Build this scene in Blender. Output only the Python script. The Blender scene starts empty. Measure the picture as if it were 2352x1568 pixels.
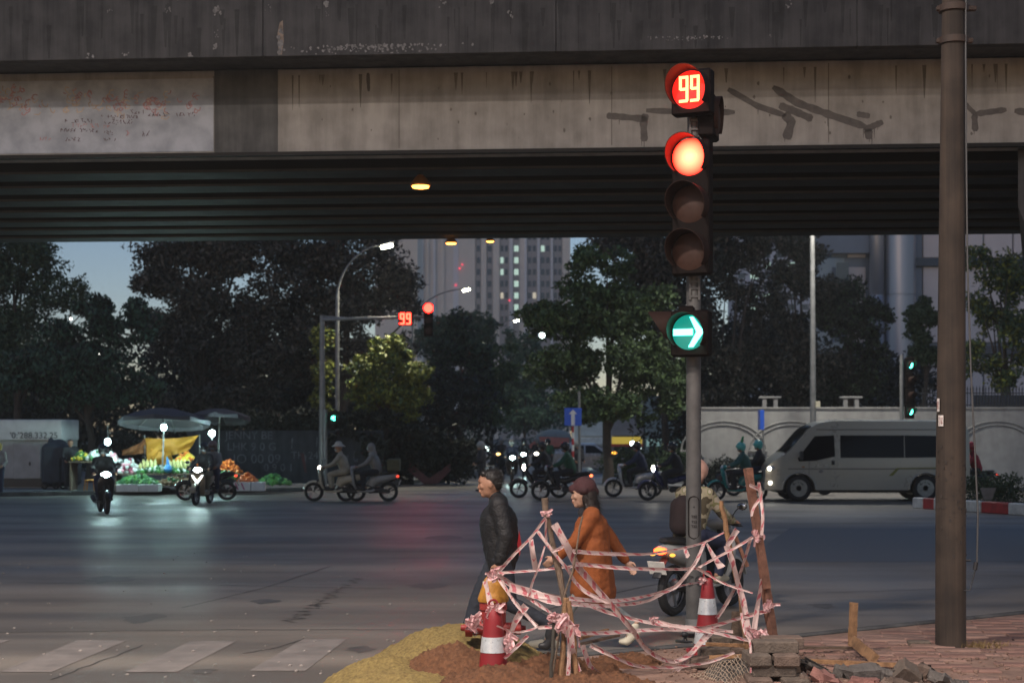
import bpy, math, random
import numpy as np
from mathutils import Vector, Matrix, Euler, noise
R = math.radians
rnd = random.Random(7)
SC = bpy.context.scene
COL = SC.collection

# ------------------------------------------------------------------ camera
HC, F = 2.07, 3593.0
cam_d = bpy.data.cameras.new("camera")
cam_d.lens, cam_d.sensor_width, cam_d.shift_y = 55.0, 36.0, 0.0876
cam_d.clip_start, cam_d.clip_end = 0.1, 3000
cam = bpy.data.objects.new("camera", cam_d)
cam.location = (0, 0, HC)
cam.rotation_euler = (R(90), 0, 0)
cam_d.dof.use_dof = True
cam_d.dof.focus_distance = 14.2
cam_d.dof.aperture_fstop = 2.8
COL.objects.link(cam)
SC.camera = cam

# ------------------------------------------------------------------ sky, sun, exposure
SUN_EL, SUN_AZ = 12.0, 205.0          # low, behind the camera and to the left
w = bpy.data.worlds.new("World"); SC.world = w; w.use_nodes = True
nt = w.node_tree
sky = nt.nodes.new("ShaderNodeTexSky"); sky.sky_type = 'NISHITA'; sky.sun_disc = False
sky.sun_elevation, sky.sun_rotation = R(SUN_EL), R(SUN_AZ)
sky.air_density, sky.dust_density, sky.ozone_density = 1.0, 0.1, 3.0
nt.nodes["Background"].inputs[1].default_value = 0.095
tint = nt.nodes.new("ShaderNodeMix"); tint.data_type = 'RGBA'; tint.blend_type = 'MULTIPLY'; tint.inputs["Factor"].default_value = 1; tint.inputs["B"].default_value = (1.14, .98, 1.03, 1)   # dusk cast, the same all over
nt.links.new(sky.outputs[0], tint.inputs["A"]); nt.links.new(tint.outputs["Result"], nt.nodes["Background"].inputs[0])
sun_d = bpy.data.lights.new("sun", 'SUN'); sun_d.energy = 0.12; sun_d.angle = R(35); sun_d.color = (1.0, .62, .36)
sun = bpy.data.objects.new("sun", sun_d); COL.objects.link(sun)
_d = Vector((math.sin(R(SUN_AZ)) * math.cos(R(SUN_EL)), math.cos(R(SUN_AZ)) * math.cos(R(SUN_EL)), math.sin(R(SUN_EL))))
sun.rotation_euler = _d.to_track_quat('Z', 'Y').to_euler()
EXPO = 0.0
SC.view_settings.view_transform = 'Standard'; SC.view_settings.look = 'None'
SC.view_settings.exposure = EXPO; SC.view_settings.gamma = 1.0
SC.view_settings.use_curve_mapping = False
SC.render.engine = 'CYCLES'
SC.cycles.use_denoising = True
SC.cycles.max_bounces = 6; SC.cycles.transparent_max_bounces = 6; SC.cycles.volume_bounces = 0
SC.cycles.sample_clamp_indirect = 4.0
SC.cycles.caustics_reflective = False; SC.cycles.caustics_refractive = False

# ------------------------------------------------------------------ helpers
def P(px, py, Y):
    return Vector(((px - 1176) / F * Y, Y, HC - (py - 990) / F * Y))
def PX(px, Y): return (px - 1176) / F * Y
def PZ(py, Y): return HC - (py - 990) / F * Y
def G(px, py, z=0.0):
    Y = (HC - z) * F / (py - 990)
    return Vector(((px - 1176) / F * Y, Y, z))

MATS = {}
def mat(name, col, rough=.6, metal=0, var=.25, scale=6, bump=.0, spec=.5, emit=0, ecol=None, dirt=None, trans=0):
    if name in MATS: return MATS[name]
    m = bpy.data.materials.new(name); m.use_nodes = True; MATS[name] = m
    n = m.node_tree; b = n.nodes["Principled BSDF"]
    b.inputs["Roughness"].default_value = rough; b.inputs["Metallic"].default_value = metal
    b.inputs["Specular IOR Level"].default_value = spec
    c = (*col, 1)
    b.inputs["Base Color"].default_value = c
    if emit:
        b.inputs["Emission Color"].default_value = (*(ecol or col), 1)
        b.inputs["Emission Strength"].default_value = emit
        return m
    if trans: b.inputs["Transmission Weight"].default_value = trans
    if var or bump:
        tc = n.nodes.new("ShaderNodeTexCoord")
        nz = n.nodes.new("ShaderNodeTexNoise"); nz.inputs["Scale"].default_value = scale; nz.inputs["Detail"].default_value = 6
        nz.inputs["Roughness"].default_value = .65
        n.links.new(tc.outputs["Object"], nz.inputs["Vector"])
        if var:
            mx = n.nodes.new("ShaderNodeMix"); mx.data_type = 'RGBA'
            k = dirt or tuple(max(0, v * (1 - var)) for v in col)
            mx.inputs["A"].default_value = (*k, 1)
            mx.inputs["B"].default_value = (*tuple(min(1, v * (1 + var)) for v in col), 1)
            rp = n.nodes.new("ShaderNodeMapRange"); rp.inputs[1].default_value = .3; rp.inputs[2].default_value = .7
            n.links.new(nz.outputs["Fac"], rp.inputs[0])
            n.links.new(rp.outputs[0], mx.inputs["Factor"]); n.links.new(mx.outputs["Result"], b.inputs["Base Color"])
            rr = n.nodes.new("ShaderNodeMapRange"); rr.inputs[3].default_value = max(.02, rough - .12); rr.inputs[4].default_value = min(1, rough + .12)
            n.links.new(nz.outputs["Fac"], rr.inputs[0]); n.links.new(rr.outputs[0], b.inputs["Roughness"])
        if bump:
            bp = n.nodes.new("ShaderNodeBump"); bp.inputs["Strength"].default_value = bump; bp.inputs["Distance"].default_value = .02
            n2 = n.nodes.new("ShaderNodeTexNoise"); n2.inputs["Scale"].default_value = scale * 6; n2.inputs["Detail"].default_value = 4
            n.links.new(tc.outputs["Object"], n2.inputs["Vector"])
            n.links.new(n2.outputs["Fac"], bp.inputs["Height"]); n.links.new(bp.outputs["Normal"], b.inputs["Normal"])
    return m
def glow(name, col, s): return mat(name, (.02, .02, .02), emit=s, ecol=col)

class MB:
    """collects shapes for one mesh"""
    def __init__(s): s.v, s.f, s.uv = [], [], None
    def add(s, vs, fs):
        o = len(s.v); s.v += [tuple(v) for v in vs]; s.f += [tuple(i + o for i in f) for f in fs]; return s
    def box(s, c, d, rz=0, M=None):
        x, y, z = d[0] / 2, d[1] / 2, d[2] / 2
        m = M if M is not None else Matrix.Rotation(rz, 3, 'Z')
        vs = [m @ Vector((a, b, e)) + Vector(c) for e in (-z, z) for a, b in ((-x, -y), (x, -y), (x, y), (-x, y))]
        return s.add(vs, [(3, 2, 1, 0), (4, 5, 6, 7), (0, 1, 5, 4), (1, 2, 6, 5), (2, 3, 7, 6), (3, 0, 4, 7)])
    def bbox(s, c, d, b=.01, rz=0, M=None):
        """box with chamfered edges"""
        m = M if M is not None else Matrix.Rotation(rz, 3, 'Z')
        x, y, z = d[0] / 2, d[1] / 2, d[2] / 2
        b = min(b, x * .9, y * .9, z * .9)
        rings = []
        for zz, ins in ((-z, b), (-z + b, 0), (z - b, 0), (z, b)):
            X, Y = x - ins, y - ins
            q = b * .7 if ins == 0 else b * .5
            rings.append([(-X + q, -Y, zz), (X - q, -Y, zz), (X, -Y + q, zz), (X, Y - q, zz), (X - q, Y, zz), (-X + q, Y, zz), (-X, Y - q, zz), (-X, -Y + q, zz)])
        vs = [m @ Vector(p) + Vector(c) for r in rings for p in r]
        fs = [tuple(range(7, -1, -1)), tuple(range(24, 32))]
        for k in range(3):
            for i in range(8):
                j = (i + 1) % 8
                fs.append((k * 8 + i, k * 8 + j, k * 8 + 8 + j, k * 8 + 8 + i))
        return s.add(vs, fs)
    def tube(s, pts, rad, n=8, cap=True):
        pts = [Vector(p) for p in pts]
        if not hasattr(rad, '__len__'): rad = [rad] * len(pts)
        vs, fs = [], []
        up = None
        for i, p in enumerate(pts):
            t = (pts[min(i + 1, len(pts) - 1)] - pts[max(i - 1, 0)]).normalized()
            if up is None:
                up = Vector((0, 0, 1)) if abs(t.z) < .9 else Vector((1, 0, 0))
            a = t.cross(up).normalized(); b = a.cross(t).normalized(); up = b
            for k in range(n):
                q = 2 * math.pi * k / n
                vs.append(p + (a * math.cos(q) + b * math.sin(q)) * rad[i])
        for i in range(len(pts) - 1):
            for k in range(n):
                j = (k + 1) % n
                fs.append((i * n + k, i * n + j, (i + 1) * n + j, (i + 1) * n + k))
        if cap:
            fs.append(tuple(range(n - 1, -1, -1))); o = (len(pts) - 1) * n; fs.append(tuple(range(o, o + n)))
        return s.add(vs, fs)
    def lathe(s, prof, c=(0, 0, 0), n=20, axis='Z', M=None):
        vs, fs = [], []
        for r, h in prof:
            for k in range(n):
                q = 2 * math.pi * k / n
                p = Vector((r * math.cos(q), r * math.sin(q), h))
                if axis == 'Y': p = Vector((p.x, -p.z, p.y))
                elif axis == 'X': p = Vector((p.z, p.x, p.y))
                if M is not None: p = M @ p
                vs.append(p + Vector(c))
        for i in range(len(prof) - 1):
            for k in range(n):
                j = (k + 1) % n
                fs.append((i * n + k, i * n + j, (i + 1) * n + j, (i + 1) * n + k))
        if prof[0][0] > 1e-4: fs.append(tuple(range(n - 1, -1, -1)))
        if prof[-1][0] > 1e-4: o = (len(prof) - 1) * n; fs.append(tuple(range(o, o + n)))
        return s.add(vs, fs)
    def prism(s, pts, dv):
        """planar outline swept by dv"""
        n = len(pts); dv = Vector(dv)
        vs = [Vector(p) for p in pts] + [Vector(p) + dv for p in pts]
        fs = [tuple(range(n - 1, -1, -1)), tuple(range(n, 2 * n))] + [(i, (i + 1) % n, n + (i + 1) % n, n + i) for i in range(n)]
        return s.add(vs, fs)
    def loft(s, secs, n=12, e=2.6):
        """sections (x, z, half width y, half thickness) along a path in the xz plane"""
        vs, fs = [], []
        for i, (x, z, a, b) in enumerate(secs):
            p0 = secs[max(i - 1, 0)]; p1 = secs[min(i + 1, len(secs) - 1)]
            t = Vector((p1[0] - p0[0], 0, p1[1] - p0[1])).normalized()
            nn = Vector((-t.z, 0, t.x))
            for k in range(n):
                q = 2 * math.pi * (k + .5) / n
                cu, su = math.cos(q), math.sin(q)
                u = math.copysign(abs(cu) ** (2 / e), cu) * a; v = math.copysign(abs(su) ** (2 / e), su) * b
                vs.append(Vector((x, u, z)) + nn * v)
        for i in range(len(secs) - 1):
            for k in range(n):
                j = (k + 1) % n
                fs.append((i * n + k, i * n + j, (i + 1) * n + j, (i + 1) * n + k))
        fs.append(tuple(range(n - 1, -1, -1))); o = (len(secs) - 1) * n; fs.append(tuple(range(o, o + n)))
        return s.add(vs, fs)
    def ell(s, c, r, n=12, m=8, M=None):
        vs, fs = [], []
        for i in range(m + 1):
            th = math.pi * i / m
            for k in range(n):
                q = 2 * math.pi * k / n
                p = Vector((r[0] * math.sin(th) * math.cos(q), r[1] * math.sin(th) * math.sin(q), r[2] * math.cos(th)))
                if M is not None: p = M @ p
                vs.append(p + Vector(c))
        for i in range(m):
            for k in range(n):
                j = (k + 1) % n
                fs.append((i * n + k, (i + 1) * n + k, (i + 1) * n + j, i * n + j))
        return s.add(vs, fs)
    def cap(s, a, b, ra, rb=None, n=10):
        """tapered capsule"""
        a, b = Vector(a), Vector(b); rb = ra if rb is None else rb
        t = (b - a); L = t.length; t = t.normalized() if L > 1e-6 else Vector((0, 0, 1))
        pts, rad = [], []
        for k in range(4):
            q = math.pi / 2 * k / 4
            pts.append(a - t * ra * math.cos(q)); rad.append(max(ra * math.sin(q), ra * .05))
        pts += [a, b]; rad += [ra, rb]
        for k in range(1, 5):
            q = math.pi / 2 * k / 4
            pts.append(b + t * rb * math.sin(q)); rad.append(max(rb * math.cos(q), rb * .05))
        return s.tube(pts, rad, n)
    def mesh(s, name, off=None, smooth=True, ang=40):
        me = bpy.data.meshes.new(name)
        v = s.v if off is None else [(a - off[0], b - off[1], c - off[2]) for a, b, c in s.v]
        me.from_pydata(v, [], s.f); me.update()
        if smooth:
            me.polygons.foreach_set("use_smooth", [True] * len(me.polygons))
            me.set_sharp_from_angle(angle=R(ang))
        return me
    def build(s, name, m, parent=None, world=True, smooth=True, ang=40, kind=None):
        """link as one object; world=True: the shapes are in world coordinates"""
        off = Vector((0, 0, 0))
        if world:
            q = parent
            while q is not None: off = off + q.location; q = q.parent
        return put(name, s.mesh(name, off, smooth, ang), m, parent, kind=kind)

def put(name, me, m, parent=None, loc=(0, 0, 0), rot=(0, 0, 0), kind=None):
    o = bpy.data.objects.new(name, me); COL.objects.link(o)
    o.parent = parent; o.location = loc; o.rotation_euler = rot
    if m is not None:
        if len(me.materials) == 0: me.materials.append(None)
        o.material_slots[0].link = 'OBJECT'; o.material_slots[0].material = m
    if kind: o["kind"] = kind
    return o
def tag(o, label, cat, group=None, kind=None):
    o["label"] = label; o["category"] = cat
    if group: o["group"] = group
    if kind: o["kind"] = kind
    return o
def thing(name, label, cat, loc=(0, 0, 0), rz=0, group=None):
    o = bpy.data.objects.new(name, None); COL.objects.link(o)
    o.empty_display_size = .2
    o.location = loc; o.rotation_euler = (0, 0, rz)
    return tag(o, label, cat, group)
def struct(o): o["kind"] = "structure"; return o

def textmesh(body, size, depth=.004, font_scale_x=1.0):
    cu = bpy.data.curves.new("lettering", 'FONT'); cu.body = body; cu.size = size; cu.extrude = depth / 2
    cu.align_x = 'CENTER'; cu.align_y = 'CENTER'; cu.resolution_u = 3
    cu.space_character = font_scale_x
    ob = bpy.data.objects.new("lettering", cu); COL.objects.link(ob)
    me = bpy.data.meshes.new_from_object(ob.evaluated_get(bpy.context.evaluated_depsgraph_get()))
    bpy.data.objects.remove(ob); bpy.data.curves.remove(cu)
    return me

PENDING = []
def soft(name, mb, m, parent, voxel=.02, it=3, key=None, cache={}, folds=None):
    """one continuous skin grown round overlapping shapes (baked together at the end)"""
    if key is not None and key in cache:
        me = cache[key]
    else:
        me = mb().mesh(name) if callable(mb) else mb.mesh(name)
        if key is not None: cache[key] = me
        PENDING.append((me, voxel, it, folds))
    return put(name, me, m, parent)
def bake_pending():
    tmp = []
    for me, vx, it, fo in PENDING:
        o = bpy.data.objects.new("tmp", me.copy()); COL.objects.link(o)
        r = o.modifiers.new("r", 'REMESH'); r.mode = 'VOXEL'; r.voxel_size = vx; r.use_smooth_shade = True
        if it:
            q = o.modifiers.new("s", 'SMOOTH'); q.factor = .5; q.iterations = it
        tmp.append(o)
    dg = bpy.context.evaluated_depsgraph_get(); dg.update()
    for o, (me, vx, it, fo) in zip(tmp, PENDING):
        e = o.evaluated_get(dg).to_mesh()
        n, nl, npol = len(e.vertices), len(e.loops), len(e.polygons)
        co = np.empty(n * 3, 'f'); e.vertices.foreach_get('co', co)
        vi = np.empty(nl, 'i'); e.loops.foreach_get('vertex_index', vi)
        ls = np.empty(npol, 'i'); e.polygons.foreach_get('loop_start', ls)
        me.clear_geometry()
        me.vertices.add(n); me.vertices.foreach_set('co', co)
        me.loops.add(nl); me.loops.foreach_set('vertex_index', vi)
        me.polygons.add(npol); me.polygons.foreach_set('loop_start', ls)
        me.polygons.foreach_set('use_smooth', [True] * npol)
        me.update(calc_edges=True)
        o.evaluated_get(dg).to_mesh_clear()
        if fo:                                   # creases of cloth, strands of hair: real relief
            amp, fx, fz = fo; nm = np.empty(n * 3, 'f'); me.vertices.foreach_get('normal', nm); c3 = co.reshape(-1, 3); d = np.empty(n, 'f')
            for i in range(n):
                x, y, z = c3[i]; w_ = noise.noise((x * fx * .5, y * fx * .5, z * fz * .5)) * .9
                d[i] = (1 - 2 * abs(noise.noise((x * fx + w_, y * fx + w_ * 2, z * fz + x * fx * .6 + w_)))) * .6 + noise.noise((x * fx * 2.3, y * fx * 2.3, z * fz * 2.0)) * .5
            co2 = c3 + nm.reshape(-1, 3) * (d * amp)[:, None]; me.vertices.foreach_set('co', co2.astype('f').ravel()); me.update()
    for o in tmp:
        d = o.data; bpy.data.objects.remove(o); bpy.data.meshes.remove(d)
    PENDING.clear()
# ------------------------------------------------------------------ materials of the setting
def asphalt():
    m = mat("asphalt", (.075, .07, .068), rough=.5, var=0); n = m.node_tree; b = n.nodes["Principled BSDF"]
    tc = n.nodes.new("ShaderNodeTexCoord")
    def noise(sc, det, vec=None):
        q = n.nodes.new("ShaderNodeTexNoise"); q.inputs["Scale"].default_value = sc; q.inputs["Detail"].default_value = det
        n.links.new(vec or tc.outputs["Object"], q.inputs["Vector"]); return q.outputs["Fac"]
    mp = n.nodes.new("ShaderNodeMapping"); mp.inputs["Scale"].default_value = (.10, .55, 1)   # wear runs along the cross street
    n.links.new(tc.outputs["Object"], mp.inputs["Vector"])
    a = noise(1.2, 6, mp.outputs[0]); g = noise(90, 3); p = noise(.35, 5)
    r = n.nodes.new("ShaderNodeValToRGB"); n.links.new(a, r.inputs[0])
    r.color_ramp.elements[0].position, r.color_ramp.elements[0].color = .36, (.108, .096, .083, 1)
    r.color_ramp.elements[1].position, r.color_ramp.elements[1].color = .7, (.275, .240, .198, 1)
    mx = n.nodes.new("ShaderNodeMix"); mx.data_type = 'RGBA'; mx.blend_type = 'MULTIPLY'; mx.inputs["Factor"].default_value = .75
    r2 = n.nodes.new("ShaderNodeMapRange"); r2.inputs[1].default_value = .25; r2.inputs[2].default_value = .75; r2.inputs[3].default_value = .35; r2.inputs[4].default_value = 1.5
    n.links.new(g, r2.inputs[0]); n.links.new(r.outputs[0], mx.inputs["A"]); n.links.new(r2.outputs[0], mx.inputs["B"])
    n.links.new(mx.outputs["Result"], b.inputs["Base Color"])
    r3 = n.nodes.new("ShaderNodeMapRange"); r3.inputs[1].default_value = .3; r3.inputs[2].default_value = .7; r3.inputs[3].default_value = .36; r3.inputs[4].default_value = .58
    n.links.new(p, r3.inputs[0]); n.links.new(r3.outputs[0], b.inputs["Roughness"])
    bp = n.nodes.new("ShaderNodeBump"); bp.inputs["Strength"].default_value = .35; bp.inputs["Distance"].default_value = .01
    n.links.new(g, bp.inputs["Height"]); n.links.new(bp.outputs["Normal"], b.inputs["Normal"])
    return m
def concrete(name, lo, hi, streak=True, sx=1.5, rough=.85, blot=.42):
    """weathered concrete with vertical runs of dirt"""
    m = mat(name, hi, rough=rough, var=0); n = m.node_tree; b = n.nodes["Principled BSDF"]
    tc = n.nodes.new("ShaderNodeTexCoord"); mp = n.nodes.new("ShaderNodeMapping")
    mp.inputs["Scale"].default_value = (sx * 2.2, sx, .16 if streak else sx)
    n.links.new(tc.outputs["Object"], mp.inputs["Vector"])
    a = n.nodes.new("ShaderNodeTexNoise"); a.inputs["Scale"].default_value = 1.6; a.inputs["Detail"].default_value = 7; a.inputs["Roughness"].default_value = .7
    n.links.new(mp.outputs[0], a.inputs["Vector"])
    c = n.nodes.new("ShaderNodeTexNoise"); c.inputs["Scale"].default_value = 3.0; c.inputs["Detail"].default_value = 8
    n.links.new(tc.outputs["Object"], c.inputs["Vector"])
    mm = n.nodes.new("ShaderNodeMix"); mm.inputs["Factor"].default_value = blot
    n.links.new(a.outputs["Fac"], mm.inputs["A"]); n.links.new(c.outputs["Fac"], mm.inputs["B"])
    r = n.nodes.new("ShaderNodeValToRGB"); n.links.new(mm.outputs[0], r.inputs[0])
    r.color_ramp.elements[0].position, r.color_ramp.elements[0].color = .40, (*lo, 1)
    r.color_ramp.elements[1].position, r.color_ramp.elements[1].color = .60, (*hi, 1)
    n.links.new(r.outputs[0], b.inputs["Base Color"])
    bp = n.nodes.new("ShaderNodeBump"); bp.inputs["Strength"].default_value = .25; bp.inputs["Distance"].default_value = .02
    n.links.new(c.outputs["Fac"], bp.inputs["Height"]); n.links.new(bp.outputs["Normal"], b.inputs["Normal"])
    return m
M_ASPH = asphalt()
M_PARA = concrete("sooty_concrete", (.026, .026, .027), (.062, .060, .060))
M_GIRD = concrete("girder_concrete", (.21, .197, .178), (.345, .325, .298), sx=.8)
M_GREY = concrete("grey_patch", (.045, .045, .045), (.10, .10, .098), sx=1.0)
M_WHITE = concrete("whitewash", (.27, .29, .32), (.40, .42, .46), streak=False, sx=.6, blot=.8)
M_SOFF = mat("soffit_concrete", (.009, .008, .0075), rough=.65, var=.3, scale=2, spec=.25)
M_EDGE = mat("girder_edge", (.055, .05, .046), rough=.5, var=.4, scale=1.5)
M_PAVE = mat("paver_red", (.22, .125, .098), rough=.85, var=.25, scale=5, bump=.4)
M_PAVE2 = mat("paver_dust", (.25, .155, .122), rough=.9, var=.25, scale=4, bump=.4)
M_PAVEG = mat("far_paving", (.16, .16, .16), rough=.7, var=.3, scale=1.2, bump=.2)
M_DIRT = mat("dirt", (.22, .14, .105), rough=.95, var=.4, scale=3, bump=.6)
M_STEEL = mat("galvanised", (.22, .22, .215), rough=.5, metal=.4, var=.25, scale=4)
M_DARKM = mat("black_metal", (.025, .025, .026), rough=.45, var=.2)
M_PLASTER = concrete("white_plaster", (.27, .26, .245), (.36, .35, .33), sx=.5, blot=.4)
M_RED = mat("kerb_red", (.45, .03, .03), rough=.6, var=.3, scale=5)
M_WHT = mat("kerb_white", (.70, .70, .67), rough=.6, var=.25, scale=5)
M_BARK = mat("bark", (.055, .042, .032), rough=.9, var=.4, scale=9, bump=.8)
M_WOOD = mat("raw_wood", (.26, .145, .07), rough=.8, var=.45, scale=14, bump=.4)
M_WOODG = mat("grey_wood", (.14, .10, .07), rough=.85, var=.45, scale=16, bump=.5)

# ------------------------------------------------------------------ ground
def sheet(name, pts, z, m, thick=0, parent=None):
    b = MB()
    if thick: b.prism([(x, y, z - thick) for x, y in pts], (0, 0, thick))
    else: b.add([(x, y, z) for x, y in pts], [tuple(range(len(pts)))])
    return b.build(name, m, parent, smooth=False)
g = MB(); g.add([(-445, -14, -.03), (445, -14, -.03), (445, 452, -.03), (-445, 452, -.03)], [(0, 1, 2, 3)])
struct(g.build("ground", mat("far_ground", (.05, .05, .045), rough=.9, scale=.2), smooth=False))
road = struct(sheet("road", [(-60, -12), (60, -12), (60, 49), (70, 64), (4.6, 70), (5.5, 160), (12, 330), (-2, 330), (-2.6, 160), (-2.2, 72), (-60, 52)], 0, M_ASPH))
# worn crosswalk bars and the broken seam in the surface
M_XW = mat("worn_paint", (.205, .184, .168), rough=.6, var=.2, scale=3, dirt=(.15, .136, .124))
for q in ([(180, 1469), (292, 1471), (119, 1543), (0, 1543)], [(439, 1471), (544, 1472), (407, 1543), (288, 1543)], [(695, 1468), (797, 1467), (702, 1540), (572, 1540)],
          [(-90, 1469), (25, 1469), (-175, 1543), (-300, 1543)]):
    sheet("crosswalk_bar", [G(*p)[:2] for p in q], .004, M_XW, parent=road)
ck = MB(); pts = [G(670 + 150 * t / 30 + rnd.uniform(-7, 7), 1428 - 100 * t / 30) for t in range(31)]
for i, p in enumerate(pts):
    for k in range(3):
        q = p + Vector((rnd.uniform(-.07, .07), rnd.uniform(-.1, .1), 0)); l, ww = rnd.uniform(.03, .09), rnd.uniform(.006, .022)
        ck.add([(q.x - l, q.y, .004), (q.x, q.y - ww, .0042), (q.x + l, q.y + rnd.uniform(-.02, .02), .004), (q.x, q.y + ww, .0042)], [(0, 1, 2, 3)])
ck.build("road_crack", mat("crack_dark", (.022, .02, .019), rough=.9, var=0), road, smooth=False, kind="stuff")
M_TAR = mat("tar_seal", (.05, .047, .046), rough=.55, var=.4, scale=6, bump=.3)
def streak(pts, wd, nm, m, z):
    q = []
    for a, c in zip(pts[:-1], pts[1:]):
        for i in range(7): q.append(Vector(a).lerp(Vector(c), i / 7))
    q.append(Vector(pts[-1])); b = MB(); vs = []
    for i, p in enumerate(q):
        t = (q[min(i + 1, len(q) - 1)] - q[max(i - 1, 0)]).normalized(); n_ = Vector((-t.y, t.x, 0)); jx = rnd.gauss(0, wd * .5)
        vs += [(p.x + n_.x * (wd * rnd.uniform(.25, .6) + jx), p.y + n_.y * (wd * rnd.uniform(.25, .6) + jx), z), (p.x - n_.x * (wd * rnd.uniform(.25, .6) - jx), p.y - n_.y * (wd * rnd.uniform(.25, .6) - jx), z)]
    b.add(vs, [(2 * i, 2 * i + 1, 2 * i + 3, 2 * i + 2) for i in range(len(q) - 1)]); return b.build(nm, m, road, smooth=False)
for a_, b_, w_ in ((( -40, 1452), (1090, 1446), .03), ((420, 1395), (760, 1300), .025), ((60, 1338), (900, 1352), .03), ((1180, 1420), (1560, 1330), .03), ((1900, 1360), (2400, 1348), .025), ((120, 1560), (330, 1480), .02), ((560, 1500), (700, 1466), .02)):
    streak([G(*a_), G((a_[0] + b_[0]) / 2 + rnd.uniform(-20, 20), (a_[1] + b_[1]) / 2 + rnd.uniform(-4, 4)), G(*b_)], w_, "sealed_crack", M_TAR, .0035)
M_OIL = mat("oil_stain", (.085, .078, .07), rough=.5, var=.4, scale=5)
for px, py, r in ((330, 1420, .28), (610, 1380, .22), (980, 1345, .3), (830, 1490, .16), (1010, 1235, .5), (250, 1330, .4), (1890, 1390, .2), (470, 1540, .13)):
    c = G(px, py); b = MB(); b.add([(c.x + r * rnd.uniform(.5, 1.1) * math.cos(k * .393), c.y + r * 1.6 * rnd.uniform(.5, 1.1) * math.sin(k * .393), .0028) for k in range(16)], [tuple(range(16))]); b.build("oil_stain", M_OIL, road, smooth=False)
lit_ = MB()
for i in range(130):
    p = G(rnd.uniform(0, 1150), rnd.uniform(1260, 1560)); s = rnd.uniform(.006, .022); lit_.ell((p.x, p.y, s * .4), (s, s * rnd.uniform(.6, 1.5), s * .5), 5, 3)
tag(lit_.build("road_grit", mat("road_grit", (.33, .3, .27), rough=.9, var=.4), kind="stuff"), "small stones and scraps scattered over the asphalt", "grit", kind="stuff")
pt = sheet("bridge_shadow_band", [G(*p)[:2] for p in ((1815, 1212), (2600, 1212), (2600, 1290), (1700, 1290))], .003, mat("shadowed_asphalt", (.105, .101, .103), rough=.5, var=.3, scale=3, bump=.3), parent=road)  # darker sheet, the bridge's shadow painted onto the road
# painted stop line far across the junction
# near pavement with a kerb and red pavers
edge = [G(*p, .1)[:2] for p in ((2900, 1352), (2352, 1402), (1790, 1459), (1500, 1484), (1240, 1506), (1090, 1560))]
edge += [(-.75, 10.8), (-.9, 9), (-.9, 2)]
pv = struct(sheet("pavement", edge + [(20, 2), (20, 20)], .085, M_DIRT, thick=.11))
kb = MB()
def inside(x, y, poly):
    c = False; j = len(poly) - 1
    for i in range(len(poly)):
        (xi, yi), (xj, yj) = poly[i][:2], poly[j][:2]
        if (yi > y) != (yj > y) and x < (xj - xi) * (y - yi) / (yj - yi) + xi: c = not c
        j = i
    return c
poly = edge + [(20, 2), (20, 20)]
for i in range(5):
    a, b = Vector((*edge[i], 0)), Vector((*edge[i + 1], 0)); d = b - a
    n_ = max(1, int(d.length / .9))
    for k in range(n_):
        c = a + d * ((k + .5) / n_) + Vector((d.y, -d.x, 0)).normalized() * -.06
        bl = MB(); bl.bbox((c.x, c.y, .05), (d.length / n_ - .012, .12, .115), .012, rz=math.atan2(d.y, d.x))
        bl.build("kerb_stone", M_GREY, pv)
PAV = [MB().bbox((0, 0, 0), (.39, .192, .05), .008).mesh("paver") for _ in range(1)][0]
ang = R(-9)
for i in range(-4, 24):
    for j in range(0, 44):
        u, v = (i + (j % 2) * .5) * .4, j * .2
        x, y = 1.0 + u * math.cos(ang) - v * math.sin(ang), 11.6 + u * math.sin(ang) + v * math.cos(ang)
        if not (inside(x, y, poly) and inside(x + .16, y + .2, poly) and inside(x - .16, y + .2, poly)): continue
        if x / y > .40 or (x < 2.35 and y < 14.5 and x / y < .165) or rnd.random() < .12 + (.3 if y < 13.6 else 0): continue
        put("paver", PAV, M_PAVE if rnd.random() < .6 else M_PAVE2, pv, (x, y, .066 + rnd.uniform(-.004, .012)), (rnd.uniform(-.02, .02), rnd.uniform(-.02, .02), ang + rnd.uniform(-.02, .02)))
# far pavements
fl = [(-60, 49.3), (PX(0, 49.6) - 3, 49.5), (PX(0, 49.6), 49.6), (PX(690, 53.9), 53.9), (PX(920, 60.5), 60.5), (PX(1085, 72), 72), (-2.4, 90), (-3, 300), (-90, 300)]
fp = struct(sheet("far_pavement", [p for p in fl], .12, M_PAVEG, thick=.12))
fr = [(80, 53.5), (PX(1620, 54.5), 54.5), (PX(1500, 57), 57), (PX(1430, 62), 62), (4.4, 70), (5.8, 300), (90, 300)]
struct(sheet("far_pavement_right", fr, .12, M_PAVEG, thick=.12))
for i in range(1, 5):
    a, b = Vector((*fl[i], 0)), Vector((*fl[i + 1], 0)); d = b - a; n_ = int(d.length / 1.2) + 1
    for k in range(n_):
        c = a + d * ((k + .5) / n_)
        bl = MB(); bl.bbox((c.x, c.y, .07), (d.length / n_ - .015, .16, .15), .015, rz=math.atan2(d.y, d.x))
        bl.build("kerb_stone", M_GREY, fp)

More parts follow.
